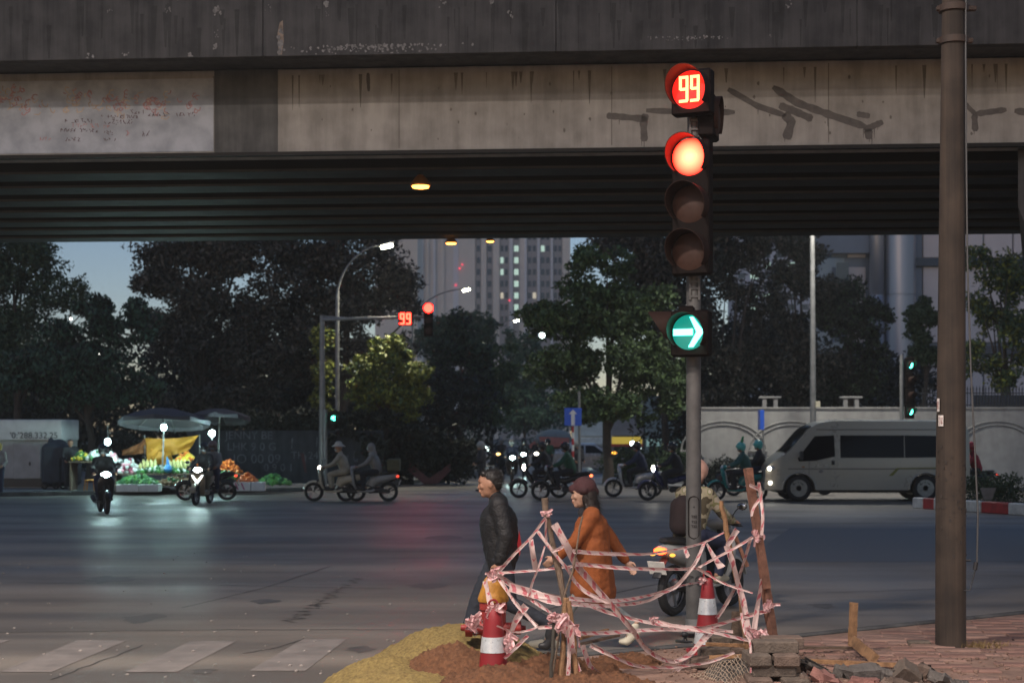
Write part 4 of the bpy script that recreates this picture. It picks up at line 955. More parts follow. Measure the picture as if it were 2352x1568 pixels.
# ------------------------------------------------------------------ scooters and motorbikes
M_TYRE = mat("tyre", (.018, .018, .019), rough=.8, var=.2); M_RIM = mat("rim", (.35, .35, .36), rough=.35, metal=.8, var=.1)
M_BLK = mat("black_plastic", (.022, .022, .024), rough=.5, var=.2); M_SEAT = mat("seat_vinyl", (.02, .019, .019), rough=.45, var=.2)
M_CHR = mat("chrome", (.6, .6, .6), rough=.18, metal=1, var=.05); M_PLATE = mat("number_plate", (.75, .73, .66), rough=.5, var=.15, scale=20)
M_HEADL = glow("headlight", (.66, 1, .97), 230); M_HEADW = glow("headlight_warm", (1, .93, .78), 25); M_HEADO = mat("headlight_off", (.45, .47, .5), rough=.1, spec=.9, var=.1)
M_TAIL = glow("tail_light", (1, .08, .04), 1.6); M_TAILB = glow("tail_light_bright", (1, .05, .009), 14); M_TAILO = mat("tail_light_off", (.25, .015, .015), rough=.15, var=.1)
M_ORNG = glow("indicator", (1, .45, .06), 2)
SM = {}
def sm(key, fn, ang=40):
    if key not in SM: SM[key] = fn().mesh(key, ang=ang)
    return SM[key]
def ring(R_, r_, n=26, m=8, w_=1.0):
    b = MB(); vs, fs = [], []
    for i in range(n):
        a = 2 * math.pi * i / n
        for k in range(m):
            q = 2 * math.pi * k / m; rr = R_ + r_ * math.cos(q); vs.append((rr * math.cos(a), r_ * w_ * math.sin(q), rr * math.sin(a)))
    for i in range(n):
        for k in range(m): fs.append((i * m + k, i * m + (k + 1) % m, ((i + 1) % n) * m + (k + 1) % m, ((i + 1) % n) * m + k))
    return b.add(vs, fs)
def rim_mesh():
    b = MB(); b.lathe([(.03, -.045), (.045, -.045), (.045, .045), (.03, .045)], n=14, axis='Y')
    for k in range(5):
        a = 2 * math.pi * k / 5; b.box((.115 * math.cos(a), 0, .115 * math.sin(a)), (.16, .022, .034), M=Matrix.Rotation(-a, 3, 'Y'))
    r_ = ring(.2, .016, 26, 6, 1.8); return b.add(r_.v, r_.f)
def fender_mesh(R_, a0, a1, w_):
    b = MB(); vs, fs, n = [], [], 12
    for i in range(n + 1):
        a = R(a0 + (a1 - a0) * i / n)
        for dr, y in ((-.03, -w_), (.0, -w_ * .95), (.025, -w_ * .5), (.03, 0), (.025, w_ * .5), (.0, w_ * .95), (-.03, w_), (-.03, w_ * .9), (.012, 0), (-.03, -w_ * .9)):
            vs.append(((R_ + dr) * math.cos(a), y, (R_ + dr) * math.sin(a)))
    m = 10
    for i in range(n):
        for k in range(m): fs.append((i * m + k, i * m + (k + 1) % m, (i + 1) * m + (k + 1) % m, (i + 1) * m + k))
    fs += [tuple(range(m - 1, -1, -1)), tuple(n * m + k for k in range(m))]
    return b.add(vs, fs)
def scooter(lab, loc, rz, body, headm=None, tailm=None, under=False, legshield=None, group="motorbikes and scooters at the junction", mirrors=True, rimm=None, plate=True, name=None, cat="scooter", topbox=None):
    t = thing(name or ("motorbike" if under else "scooter"), lab, cat, loc, rz, group)
    WX = .63
    for x in (-.62, WX):
        wv = put("wheel", sm("tyre", lambda: ring(.235, .052)), M_TYRE, t, (x, 0, .287))
        put("rim", sm("rim", rim_mesh), rimm or M_RIM, wv)
    put("fork", sm("fork", lambda: MB().tube([(.63, .065, .287), (.44, .06, .80)], .022, 8).tube([(.63, -.065, .287), (.44, -.06, .80)], .022, 8).tube([(.44, 0, .72), (.36, 0, .98)], .025, 8).tube([(.63, -.09, .287), (.63, .09, .287)], .015, 8)), M_BLK, t)
    put("front_fender", sm("ffender", lambda: fender_mesh(.31, 15, 150, .075)), body, t, (WX, 0, .287))
    if not under:
        put("front_apron", sm("apron", lambda: MB().loft([(.47, .98, .10, .04), (.455, .90, .17, .06), (.43, .78, .21, .065), (.41, .62, .205, .05), (.37, .45, .18, .04), (.27, .33, .15, .035)])), body, t)
        put("leg_shield", sm("lshield", lambda: MB().loft([(.40, .88, .15, .025), (.365, .75, .17, .03), (.34, .60, .17, .03), (.30, .45, .15, .03), (.22, .35, .13, .025)])), legshield or M_BLK, t)
        put("floor_board", sm("floor", lambda: MB().loft([(.30, .315, .15, .035), (.1, .30, .165, .035), (-.12, .31, .16, .04), (-.22, .36, .13, .05)])), body, t)
        put("rear_body", sm("rbody", lambda: MB().loft([(-.10, .46, .11, .10), (-.17, .60, .145, .15), (-.35, .66, .155, .14), (-.6, .70, .135, .11), (-.80, .745, .085, .07), (-.90, .77, .04, .035)])), body, t)
        put("seat", sm("seat", lambda: MB().loft([(-.10, .77, .08, .03), (-.2, .79, .125, .045), (-.40, .80, .14, .05), (-.52, .835, .135, .05), (-.76, .855, .10, .04), (-.82, .86, .05, .02)])), M_SEAT, t)
    else:
        put("front_apron", sm("uapron", lambda: MB().loft([(.42, .95, .07, .05), (.39, .82, .13, .07), (.31, .66, .15, .08), (.22, .5, .15, .06), (.14, .38, .12, .04)])), body, t)
        put("frame_cover", sm("ucover", lambda: MB().loft([(.38, .74, .06, .06), (.15, .62, .07, .08), (-.1, .58, .09, .1), (-.35, .66, .11, .09), (-.65, .74, .09, .06), (-.86, .80, .04, .03)])), body, t)
        put("seat", sm("useat", lambda: MB().loft([(-.0, .72, .07, .03), (-.15, .755, .115, .04), (-.45, .79, .12, .045), (-.75, .84, .09, .035), (-.82, .845, .05, .02)])), M_SEAT, t)
    put("engine", sm("engine", lambda: MB().bbox((-.28, 0, .34), (.42, .20, .17), .05).bbox((-.5, .09, .30), (.36, .07, .11), .03).lathe([(.07, -.11), (.09, -.09), (.09, .09), (.07, .11)], (-.1, 0, .33), 12, 'Y')), M_BLK, t)
    put("exhaust", sm("exhaust", lambda: MB().tube([(-.15, -.13, .27), (-.35, -.15, .27), (-.45, -.16, .29), (-.50, -.165, .31), (-.86, -.17, .39), (-.88, -.17, .395)], [.02, .02, .035, .052, .058, .03], 10)), M_BLK, t)
    put("rear_fender", sm("rfender", lambda: MB().loft([(-.78, .66, .05, .012), (-.90, .56, .055, .012), (-.97, .45, .055, .01)])), M_BLK, t)
    hb = put("handlebar", sm("hbar", lambda: MB().tube([(.28, -.34, .985), (.31, -.2, 1.0), (.345, 0, .99), (.31, .2, 1.0), (.28, .34, .985)], .016, 8).cap((.30, .33, .985), (.305, .23, .995), .021).cap((.30, -.33, .985), (.305, -.23, .995), .021).tube([(.33, .22, 1.0), (.36, .33, .97)], .007, 5).tube([(.33, -.22, 1.0), (.36, -.33, .97)], .007, 5)), M_BLK, t)
    put("handlebar_cover", sm("hcov", lambda: MB().ell((.37, 0, .99), (.10, .17, .07), 14, 8)), body, t)
    if mirrors:
        for s_ in (-1, 1):
            put("mirror", sm("mir%d" % s_, lambda: MB().tube([(.33, s_ * .17, 1.02), (.35, s_ * .24, 1.14), (.35, s_ * .28, 1.18)], .007, 5).ell((.35, s_ * .33, 1.20), (.022, .07, .045), 10, 6)), M_BLK, t)
            put("mirror_glass", sm("mirg%d" % s_, lambda: MB().ell((.335, s_ * .33, 1.20), (.012, .06, .037), 10, 6)), M_CHR, t)
    put("headlight", sm("hl", lambda: MB().ell((.46, 0, .955), (.055, .115, .10), 14, 8)), headm or M_HEADO, t)
    put("tail_light", sm("tl", lambda: MB().ell((-.885, 0, .745), (.05, .085, .042), 12, 8)), tailm or M_TAILO, t)
    if plate: put("number_plate", sm("plate", lambda: MB().bbox((0, 0, 0), (.012, .22, .16), .01)), M_PLATE, t, (-.955, 0, .56), (0, R(-22), 0))
    for s_ in (-1, 1):
        put("footrest", sm("peg%d" % s_, lambda: MB().cap((-.32, s_ * .12, .33), (-.32, s_ * .23, .33), .016)), M_BLK, t)
    if topbox: put("rear_box", MB().bbox((-.78, 0, 1.08), (.38, .40, .36), .03).box((-.78, 0, .895), (.34, .3, .02)).mesh("rear_box"), topbox, t)
    return t

# ------------------------------------------------------------------ people
M_SKIN = mat("skin", (.36, .19, .12), rough=.55, var=.1, scale=12); M_SKINL = mat("skin_light", (.45, .27, .19), rough=.55, var=.1, scale=12)
M_HAIR = mat("black_hair", (.012, .010, .009), rough=.5, var=.3, scale=40)
def cloth(name, c, v=.25): return mat("cloth_" + name, c, rough=.85, var=v, scale=7, bump=.25)
def V(*a): return Vector(a)
def headshape(b, hc, yaw=0, pitch=0, s=1.1):
    M = Matrix.Rotation(yaw, 3, 'Z') @ Matrix.Rotation(pitch, 3, 'Y'); q = lambda x, y, z: hc + M @ (V(x, y, z) * s)
    b.ell(hc, (.098 * s, .078 * s, .112 * s), 16, 12, M); b.ell(q(.015, 0, -.055), (.072 * s, .062 * s, .07 * s), 14, 10, M)
    b.ell(q(.062, 0, -.095), (.028 * s, .03 * s, .024 * s), 10, 8, M)                 # chin
    b.cap(q(.084, 0, .012), q(.098, 0, -.030), .010 * s, .014 * s, 8)                   # nose
    b.ell(q(.080, 0, .030), (.022 * s, .055 * s, .012 * s), 10, 6, M)                   # brow
    b.ell(q(.088, 0, -.06), (.016 * s, .026 * s, .008 * s), 8, 6, M); b.ell(q(.086, 0, -.074), (.016 * s, .022 * s, .008 * s), 8, 6, M)   # lips
    for s_ in (-1, 1):
        b.ell(q(-.005, s_ * .079, -.012), (.022 * s, .010 * s, .033 * s), 8, 6, M); b.ell(q(.066, s_ * .042, -.022), (.025 * s, .02 * s, .022 * s), 8, 6, M)
    return q
def eyes(q, parent):
    b = MB()
    for s_ in (-1, 1): b.ell(q(.083, s_ * .031, .010), (.010, .013, .008), 8, 6)
    put("eyes", b.mesh("eyes"), mat("eye_dark", (.02, .015, .012), rough=.2, var=0), parent, kind="stuff")
    b = MB()
    for s_ in (-1, 1): b.cap(q(.092, s_ * .016, .034), q(.080, s_ * .048, .036), .0055, .004, 6)
    put("brows", b.mesh("brows"), M_HAIR, parent, kind="stuff")
    put("lips", MB().cap(q(.100, -.016, -.066), q(.100, .016, -.066), .006, None, 6).mesh("lips"), mat("lip", (.26, .09, .07), rough=.5), parent)
def hand(b, w_, d, palm, s=1.0, curl=.5):
    """palm and five fingers from wrist w_ along d; palm = normal of the palm"""
    d = d.normalized(); side = d.cross(palm).normalized(); palm = side.cross(d).normalized()
    b.cap(w_, w_ + d * .05 * s, .024 * s, .03 * s, 10); 
    for k in (-1, 0, 1): b.cap(w_ + d * .03 * s + side * k * .018 * s, w_ + d * .085 * s + side * k * .026 * s, .017 * s, .014 * s, 8)
    for k, L in ((-1.5, .066), (-.5, .078), (.5, .072), (1.5, .055)):
        p0 = w_ + d * .088 * s + side * k * .0185 * s; a = d.copy(); rr = .0092 * s
        for j, f in enumerate((.45, .32, .26)):
            a = (a * math.cos(curl * .75) + palm * math.sin(curl * .75)).normalized(); p1 = p0 + a * L * f * s; b.cap(p0, p1, rr, rr * .93, 7); p0 = p1; rr *= .93
    p0 = w_ + d * .03 * s + side * -.026 * s; p1 = p0 + (d * .6 - side * .55 + palm * .35).normalized() * .045 * s; p2 = p1 + (d * .85 + palm * .4).normalized() * .035 * s
    b.cap(p0, p1, .012 * s, .0105 * s, 7); b.cap(p1, p2, .0105 * s, .0085 * s, 7)
def body_parts(J, seat=False, hands=True, curl=.6):
    """bare body shapes from joint positions"""
    b = MB(); q = headshape(b, J['head'], J.get('yaw', 0), J.get('pitch', 0))
    b.cap(J['neck'], J['head'] + V(-.015, 0, -.05), .055, .05); ch, pe = J['chest'], J['pelvis']
    b.cap(pe, ch, .12, .135, 14)
    for s_ in 'LR':
        sh, el, wr = J['sh' + s_], J['el' + s_], J['wr' + s_]; hp, kn, an, to = J['hp' + s_], J['kn' + s_], J['an' + s_], J['to' + s_]
        b.cap(ch, sh, .11, .06); b.cap(sh, el, .052, .04); b.cap(el, wr, .04, .026)
        if hands: hand(b, wr, J.get('hd' + s_, (wr - el)), J.get('pm' + s_, V(0, -1 if s_ == 'L' else 1, 0)), 1.0, curl)
        b.cap(pe, hp, .12, .10); b.cap(hp, kn, .088, .056); b.cap(kn, an, .055, .036); b.cap(an, to, .04, .03); b.cap(an, an + (an - to).normalized() * .05 - V(0, 0, .02), .038, .03)
    return b, q
def jacket(J, puff=.02, hem=.0, collar=True, coat=None):
    b = MB(); ch, pe = J['chest'], J['pelvis']
    b.cap(pe + V(0, 0, .03), ch, .135 + puff, .15 + puff, 16)
    side = (J['shL'] - J['shR']).normalized()
    for k in (-1, 1): b.cap(pe + side * k * .06 + V(0, 0, hem), ch + side * k * .08, .105 + puff, .115 + puff, 14)
    b.cap(J['shL'] * .9 + J['shR'] * .1 + V(0, 0, .01), J['shR'] * .9 + J['shL'] * .1 + V(0, 0, .01), .07 + puff * .6, None, 12)
    for s_ in 'LR':
        sh, el, wr = J['sh' + s_], J['el' + s_], J['wr' + s_]
        b.cap(ch, sh, .12, .068 + puff * .6); b.cap(sh, el, .064 + puff * .7, .052 + puff * .6); b.cap(el, wr - (wr - el) * .06, .054 + puff * .6, .038 + puff * .5)
        for k in (.25, .5, .75): b.ell(el + (wr - el) * k, (.047 + puff * .6,) * 3, 8, 6)
    if collar: b.cap(J['neck'] + V(-.01, 0, -.03), J['neck'] + V(-.005, 0, .025), .078, .066)
    return b
def trousers(J, puff=.012):
    b = MB(); pe = J['pelvis']
    b.cap(pe, pe + V(0, 0, .05), .14, .135, 14)
    for s_ in 'LR':
        hp, kn, an = J['hp' + s_], J['kn' + s_], J['an' + s_]; b.cap(pe, hp, .13, .108 + puff); b.cap(hp, kn, .10 + puff, .068 + puff); b.cap(kn, an + (kn - an) * .06, .068 + puff, .052 + puff)
    return b
def shoes(J, sides='LR'):
    b = MB()
    for s_ in sides:
        an, to = J['an' + s_], J['to' + s_]; d = (to - an); d.z = 0; d = d.normalized()
        heel = an + (an - to).normalized() * .045; heel = V(heel.x, heel.y, 0) + V(0, 0, to.z + (an.z - .075 - to.z if an.z - to.z > .12 else 0))
        b.cap(heel, to, .045, .042, 10); b.cap(an + V(0, 0, -.02), (an + to) * .5, .052, .045, 10); b.cap(to, to + d * .05, .042, .032, 10)
    return b
def helmet_mesh(): 
    b = MB(); b.ell((-.005, 0, .02), (.145, .125, .135), 18, 12); b.ell((-.05, 0, -.05), (.09, .115, .09), 14, 8); b.cap((.10, -.07, .035), (.10, .07, .035), .025, None, 8); b.cap((.15, -.05, .02), (.15, .05, .02), .016, None, 8)
    return b
def hood_mesh():
    b = MB(); b.ell((-.01, 0, .012), (.125, .108, .135), 16, 12); b.cap((-.05, 0, -.10), (-.03, 0, -.02), .105, .11); b.cap((-.06, 0, -.18), (-.05, 0, -.1), .13, .1); return b
JR = dict(head=V(-.10, 0, 1.585), neck=V(-.15, 0, 1.42), chest=V(-.19, 0, 1.22), pelvis=V(-.30, 0, .90), shL=V(-.15, .18, 1.35), shR=V(-.15, -.18, 1.35), elL=V(.03, .27, 1.12), elR=V(.03, -.27, 1.12),
          wrL=V(.24, .275, 1.03), wrR=V(.24, -.275, 1.03), hdL=V(1, 0, -.15), hdR=V(1, 0, -.15), pmL=V(0, 0, -1), pmR=V(0, 0, -1), hpL=V(-.27, .10, .89), hpR=V(-.27, -.10, .89), knL=V(.14, .19, .80), knR=V(.14, -.19, .80), anL=V(.10, .16, .42), anR=V(.10, -.16, .42), toL=V(.25, .165, .365), toR=V(.25, -.165, .365))
JP = dict(head=V(-.53, 0, 1.64), neck=V(-.57, 0, 1.47), chest=V(-.58, 0, 1.27), pelvis=V(-.62, 0, .95), shL=V(-.56, .17, 1.40), shR=V(-.56, -.17, 1.40), elL=V(-.45, .26, 1.17), elR=V(-.45, -.26, 1.17),
          wrL=V(-.27, .20, 1.06), wrR=V(-.27, -.20, 1.06), hpL=V(-.58, .11, .94), hpR=V(-.58, -.11, .94), knL=V(-.22, .23, .83), knR=V(-.22, -.23, .83), anL=V(-.32, .20, .42), anR=V(-.32, -.20, .42), toL=V(-.18, .22, .36), toR=V(-.18, -.22, .36))
def rider(lab, loc, rz, jac, trou, hat, skin=None, pose='R', hatkind='helmet', group="riders at the junction", shoe=None, bag=None, voxel=.022, back_zone=None):
    J = JR if pose == 'R' else JP; t = thing("person", lab, "person", loc, rz, group)
    soft("body", lambda: body_parts(J, curl=.9)[0], skin or M_SKIN, t, voxel if voxel < .015 else .016, 2, key=('body', pose, voxel))
    soft("jacket", lambda: jacket(J, .022), jac, t, voxel, 3, key=('jac', pose, voxel)); soft("trousers", lambda: trousers(J), trou, t, voxel, 3, key=('tr', pose, voxel)); [soft("shoe", (lambda s_=s_: shoes(J, s_)), shoe or M_BLK, t, voxel, 2, key=('sh', pose, voxel, s_)) for s_ in 'LR']
    if hatkind == 'helmet':
        o = soft("helmet", helmet_mesh, hat, t, .016, 2, key='helmet'); o.location = J['head'] + V(0, 0, .02)
        put("chin_strap", sm("strap", lambda: MB().tube([(.02, .088, -.02), (.05, .06, -.11), (.055, 0, -.125), (.05, -.06, -.11), (.02, -.088, -.02)], .008, 5)), M_BLK, t, J['head'])
    elif hatkind == 'hood': o = soft("hood", hood_mesh, hat, t, .016, 3, key='hood'); o.location = J['head']
    elif hatkind == 'cone': put("hat", sm("conehat", lambda: MB().lathe([(.21, -.005), (.21, 0), (.12, .06), (.10, .12), (.05, .15), (0, .155)], n=20)), hat, t, J['head'] + V(0, 0, .04))
    put("face_mask", sm("mask", lambda: MB().ell((.055, 0, -.055), (.06, .068, .055), 12, 8)), cloth("mask", (.25, .27, .3)), t, J['head'])
    if bag: soft("backpack", MB().cap(J['chest'] + V(-.22, 0, .02), J['chest'] + V(-.24, 0, -.22), .11, .125, 12).cap(J['chest'] + V(-.2, .07, .0), J['chest'] + V(-.2, .07, -.22), .10, .11, 12).cap(J['chest'] + V(-.2, -.07, .0), J['chest'] + V(-.2, -.07, -.22), .10, .11, 12), bag, t, .02, 3)
    return t
C_DARK = cloth("dark", (.022, .022, .027)); C_NAVY = cloth("navy", (.022, .028, .06)); C_BEIGE = cloth("beige", (.40, .36, .27)); C_GREY = cloth("grey", (.26, .25, .23)); C_CREAM = cloth("cream", (.50, .46, .38)); C_TEAL = cloth("teal", (.03, .10, .095)); C_GREEN = cloth("green", (.025, .09, .05)); C_KHAKI = cloth("khaki", (.20, .18, .11))
def camo():
    m = mat("cloth_camo", (.2, .18, .12), rough=.85, var=0); n = m.node_tree; b = n.nodes["Principled BSDF"]; tc = n.nodes.new("ShaderNodeTexCoord")
    q = n.nodes.new("ShaderNodeTexNoise"); q.inputs["Scale"].default_value = 9; q.inputs["Detail"].default_value = 1; n.links.new(tc.outputs["Object"], q.inputs["Vector"])
    r = n.nodes.new("ShaderNodeValToRGB"); r.color_ramp.interpolation = 'CONSTANT'; n.links.new(q.outputs["Fac"], r.inputs[0])
    r.color_ramp.elements[0].color = (.07, .055, .03, 1); r.color_ramp.elements[1].position = .44; r.color_ramp.elements[1].color = (.30, .26, .17, 1); e = r.color_ramp.elements.new(.55); e.color = (.20, .20, .09, 1); e = r.color_ramp.elements.new(.62); e.color = (.42, .36, .27, 1)
    n.links.new(r.outputs[0], b.inputs["Base Color"]); return m
C_CAMO = camo()
H_BLK = mat("helmet_black", (.02, .02, .022), rough=.25, var=.1); H_TEAL = mat("helmet_teal", (.10, .45, .42), rough=.3, var=.1); H_PINK = mat("helmet_peach", (.62, .36, .27), rough=.35, var=.08); H_WHT = mat("helmet_white", (.28, .28, .27), rough=.3, var=.1); H_BRN = mat("helmet_brown", (.16, .10, .09), rough=.3, var=.1)
P_BLK = mat("paint_black", (.02, .02, .022), rough=.25, var=.15); P_CREAM = mat("paint_cream", (.52, .46, .34), rough=.3, var=.1); P_GREY = mat("paint_grey", (.32, .32, .31), rough=.3, var=.1); P_SILV = mat("paint_silver", (.50, .51, .52), rough=.28, metal=.3, var=.1); P_TEAL = mat("paint_teal", (.025, .22, .21), rough=.25, var=.1); P_NAVY = mat("paint_navy", (.02, .025, .09), rough=.3, var=.1); P_WHT = mat("paint_white", (.60, .59, .55), rough=.3, var=.1)
P_GOLD = mat("paint_sand", (.38, .30, .20), rough=.35, var=.1)
W = lambda px, py: G(px, py)
PI = math.pi
def pair(px, py, rz, slab, rlab, body, jac, trou, hat, hk='helmet', **k):
    rk = {q: k.pop(q) for q in ('bag', 'shoe', 'skin', 'voxel') if q in k}; p = W(px, py)
    scooter(slab, p, rz, body, **k); return p, rider(rlab, p, rz, jac, trou, hat, hatkind=hk, **rk)
pair(238, 1178, R(-68), "dark motorbike coming head-on with a round lit headlight, before the yellow tarp stall", "rider in dark jacket and helmet coming head-on on the dark motorbike", P_BLK, C_DARK, C_NAVY, H_BLK, headm=M_HEADL, under=False)
p, _ = pair(466, 1158, R(-97), "pale sand scooter coming head-on with white lit chevron lamps, right of the tarp stall", "front rider in dark jacket on the pale scooter coming head-on", P_GOLD, C_DARK, C_KHAKI, H_BLK, headm=M_HEADL, shoe=C_BEIGE)
chev = MB()
for s_ in (-1, 1): chev.prism([(.50, s_ * .02, .70), (.49, s_ * .13, .84), (.48, s_ * .17, .84), (.51, s_ * .02, .62)], (.012, 0, 0))
sc_ = [o for o in COL.objects if o.get("label", "").startswith("pale sand")][0]; put("marker_lamp", chev.mesh("marker_lamp", smooth=False), glow("marker_white", (.9, 1, 1), 6), sc_)
rider("pillion passenger in a brown helmet behind the front rider of the pale scooter", p + V(.10, .05, 0), R(-97), C_GREY, C_NAVY, H_BRN, pose='P')
scooter("black motorbike standing side-on half hidden behind the pale head-on scooter", W(474, 1149), R(180), P_BLK, under=True, tailm=M_TAIL)
pair(770, 1151, PI, "cream scooter heading left with a lit square headlight", "rider in beige with a wide brimmed hat on the cream scooter", P_CREAM, C_BEIGE, C_BEIGE, C_CREAM, 'cone', headm=M_HEADW)
pair(844, 1151, PI, "grey scooter heading left with a box on its rear rack and red tail light", "rider in a grey hooded jacket on the grey scooter with a box", P_GREY, C_GREY, C_DARK, C_GREY, 'hood', tailm=M_TAIL, topbox=mat("box_olive", (.10, .10, .05), rough=.7))
pair(1238, 1143, PI, "dark motorbike with a white front fender heading left in the middle of the junction", "rider in dark clothes on the motorbike with the white front fender", P_BLK, C_DARK, C_DARK, H_BLK, under=True, headm=M_HEADW, tailm=M_TAIL)
pair(1290, 1149, PI, "black motorbike with an orange tail light behind the woman in the beanie", "rider in dark green jacket and black helmet above the woman's beanie", P_BLK, C_GREEN, C_DARK, H_BLK, under=True, headm=M_HEADO, tailm=glow("tail_orange", (1, .18, .06), 4))
pair(1455, 1141, PI, "silver scooter heading left between the woman and the signal pole", "rider in navy jacket on the silver scooter", P_SILV, C_NAVY, C_DARK, H_BLK)
pair(1536, 1149, PI, "navy motorbike with a lit headlight just left of the signal pole", "rider in black on the navy motorbike just left of the signal pole", P_NAVY, C_DARK, C_DARK, H_BLK, under=True, headm=M_HEADW)
p, rr_ = pair(1694, 1149, PI, "teal scooter heading left between the signal pole and the wooden post", "rider in teal jacket with two green ears on the teal helmet", P_TEAL, C_TEAL, C_DARK, H_TEAL, legshield=P_SILV)
b = MB()
for s_ in (-1, 1): b.cap((-.12, s_ * .05, 1.72), (-.16, s_ * .09, 1.90), .035, .02)
put("helmet_ears", b.mesh("helmet_ears"), mat("ear_green", (.02, .22, .08), rough=.6), rr_)
rider("passenger in dark clothes and a teal helmet behind the rider with green ears", p + V(.16, .5, 0), PI, C_DARK, C_NAVY, H_TEAL, pose='P')
# the near scooter passing behind the tape
p = W(1612, 1402)
sc_ = scooter("white scooter passing close behind the barrier tape with a glowing orange-red tail light", p, R(52), mat("paint_dull_white", (.36, .36, .34), rough=.35, var=.15), tailm=M_TAILB, cat="scooter")
for s_ in (-1, 1): put("indicator", MB().ell((-.84, s_ * .13, .70), (.04, .03, .02), 8, 6).mesh("indicator"), M_ORNG, sc_)
rider("rider in camouflage jacket, peach helmet and dark backpack half hidden by the signal pole", p, R(52), C_CAMO, C_NAVY, H_PINK, bag=cloth("bag", (.025, .014, .014)), voxel=.018, shoe=C_BEIGE)
# distant headlights coming up the side street
for i, (px, py, lab1, lab2, jc) in enumerate(((1176, 1106, "distant motorbike with the brightest headlight coming up the side street", "distant rider in blue above the brightest headlight", C_NAVY), (1203, 1092, "distant motorbike with a round headlight right of the brightest one", "distant rider with the round headlight right of the brightest one", C_DARK),
                                           (1234, 1088, "distant motorbike with a small lamp in front of the red awning", "distant rider in front of the red awning", C_DARK), (1258, 1094, "distant motorbike beside the blue sign post with a white headlight", "distant rider in green beside the blue sign post", C_GREEN), (1150, 1090, "distant motorbike right of the standing man with amber lamp", "distant rider right of the standing man", C_DARK))):
    pair(px, py, R(-88 - 4 * i), lab1, lab2, P_BLK, jc, C_DARK, H_BLK if i % 2 else H_WHT, headm=(M_HEADL, M_HEADL, M_HEADW, M_HEADW, glow("amber_small", (1, .6, .2), 5))[i], group=None)
# walking and standing people
def walker(name, lab, loc, rz, J, parts, hair=None, voxel=.014, skin=None, curl=.4):
    t = thing("person", lab, "person", loc, rz); b, q = body_parts(J, curl=curl); soft("body", b, skin or M_SKIN, t, .0085 if voxel < .018 else .016, 2)
    for nm, mb, m, vx in parts: soft(nm, mb, m, t, vx, 3, folds={'hair': (.007, 40, 30), 'shoe': None, 'hat': (.004, 70, 90)}.get(nm, (.0075, 8, 12)))
    return t, q
JM = dict(head=V(.06, 0, 1.585), pitch=R(6), neck=V(.01, 0, 1.43), chest=V(-.02, 0, 1.22), pelvis=V(-.05, 0, .90), shL=V(-.02, .19, 1.385), shR=V(-.02, -.19, 1.385), elL=V(-.09, .25, 1.10), elR=V(-.04, -.25, 1.10), wrL=V(-.03, .235, .86), wrR=V(.03, -.22, .86),
          pmL=V(.2, -1, 0), pmR=V(.2, 1, 0), hpL=V(-.05, .095, .89), hpR=V(-.03, -.095, .89), knL=V(-.12, .10, .47), knR=V(.17, -.09, .50), anL=V(-.52, .10, .26), anR=V(.30, -.09, .10), toL=V(-.47, .10, .07), toR=V(.46, -.09, .07))
def hairM(J, s=1.0):
    b = MB(); h = J['head']; b.ell(h + V(-.022, 0, .042), (.098, .088, .088), 16, 10); b.ell(h + V(-.055, 0, .0), (.062, .08, .085), 14, 8); b.cap(h + V(.055, -.04, .085), h + V(.055, .04, .085), .032, None, 8); b.cap(h + V(-.02, .075, .02), h + V(-.01, .077, -.02), .016, None, 8); b.cap(h + V(-.02, -.075, .02), h + V(-.01, -.077, -.02), .016, None, 8); return b
C_LEATH = mat("black_jacket", (.009, .009, .010), rough=.62, var=.3, scale=9, bump=.5)
mloc = V(PX(1140, 14.7), 14.7, .0)
m_, q = walker("person", "man with short black hair and black jacket striding left behind the hydrant", mloc, PI, JM, [("jacket", jacket(JM, .03, -.06), C_LEATH, .013), ("trousers", trousers(JM, .008), cloth("jeans", (.022, .026, .036)), .014), ("shoe", shoes(JM, "L"), M_BLK, .012), ("shoe", shoes(JM, "R"), M_BLK, .012), ("hair", hairM(JM), M_HAIR, .009)])
eyes(q, m_); STRANDS = [(m_, 'hair', M_HAIR, .028, V(-.55, 0, .35))]
put("red_lining", MB().prism([(-.215, .02, 1.15), (-.235, .02, 1.02), (-.22, .02, .90), (-.195, .02, 1.0)], (0, .05, 0)).mesh("red_lining"), mat("red_cloth", (.5, .02, .03), rough=.8), m_)
JW = dict(head=V(.05, 0, 1.475), pitch=R(3), neck=V(.0, 0, 1.325), chest=V(-.03, 0, 1.14), pelvis=V(-.05, 0, .86), shL=V(-.02, .165, 1.27), shR=V(-.04, -.165, 1.27), elL=V(.14, .22, 1.03), elR=V(-.22, -.23, 1.04), wrL=V(.32, .15, .88), wrR=V(-.37, -.21, .82),
          pmL=V(0, -1, 0), pmR=V(.2, 1, 0), hpL=V(-.05, .09, .85), hpR=V(-.05, -.09, .85), knL=V(.13, .09, .47), knR=V(-.14, -.09, .47), anL=V(.36, .09, .11), anR=V(-.44, -.09, .22), toL=V(.50, .09, .06), toR=V(-.37, -.09, .06))
wloc = V(PX(1352, 14.9), 14.9, .0)
coat = jacket(JW, .018); 
coat.cap(V(.04, .06, .56), V(-.02, .05, 1.0), .135, .13, 14).cap(V(.02, -.06, .56), V(-.02, -.05, 1.0), .135, .13, 14).cap(V(.06, .02, .56), V(.0, 0, 1.0), .12, .115, 14).cap(V(-.13, 0, .54), V(-.08, 0, 1.0), .135, .12, 14).cap(V(-.09, .06, .53), V(-.06, .05, 1.0), .14, .13, 14).cap(V(-.02, .09, .6), V(-.03, .085, .98), .155, .14, 14).cap(V(-.02, -.09, .6), V(-.03, -.085, .98), .155, .14, 14)
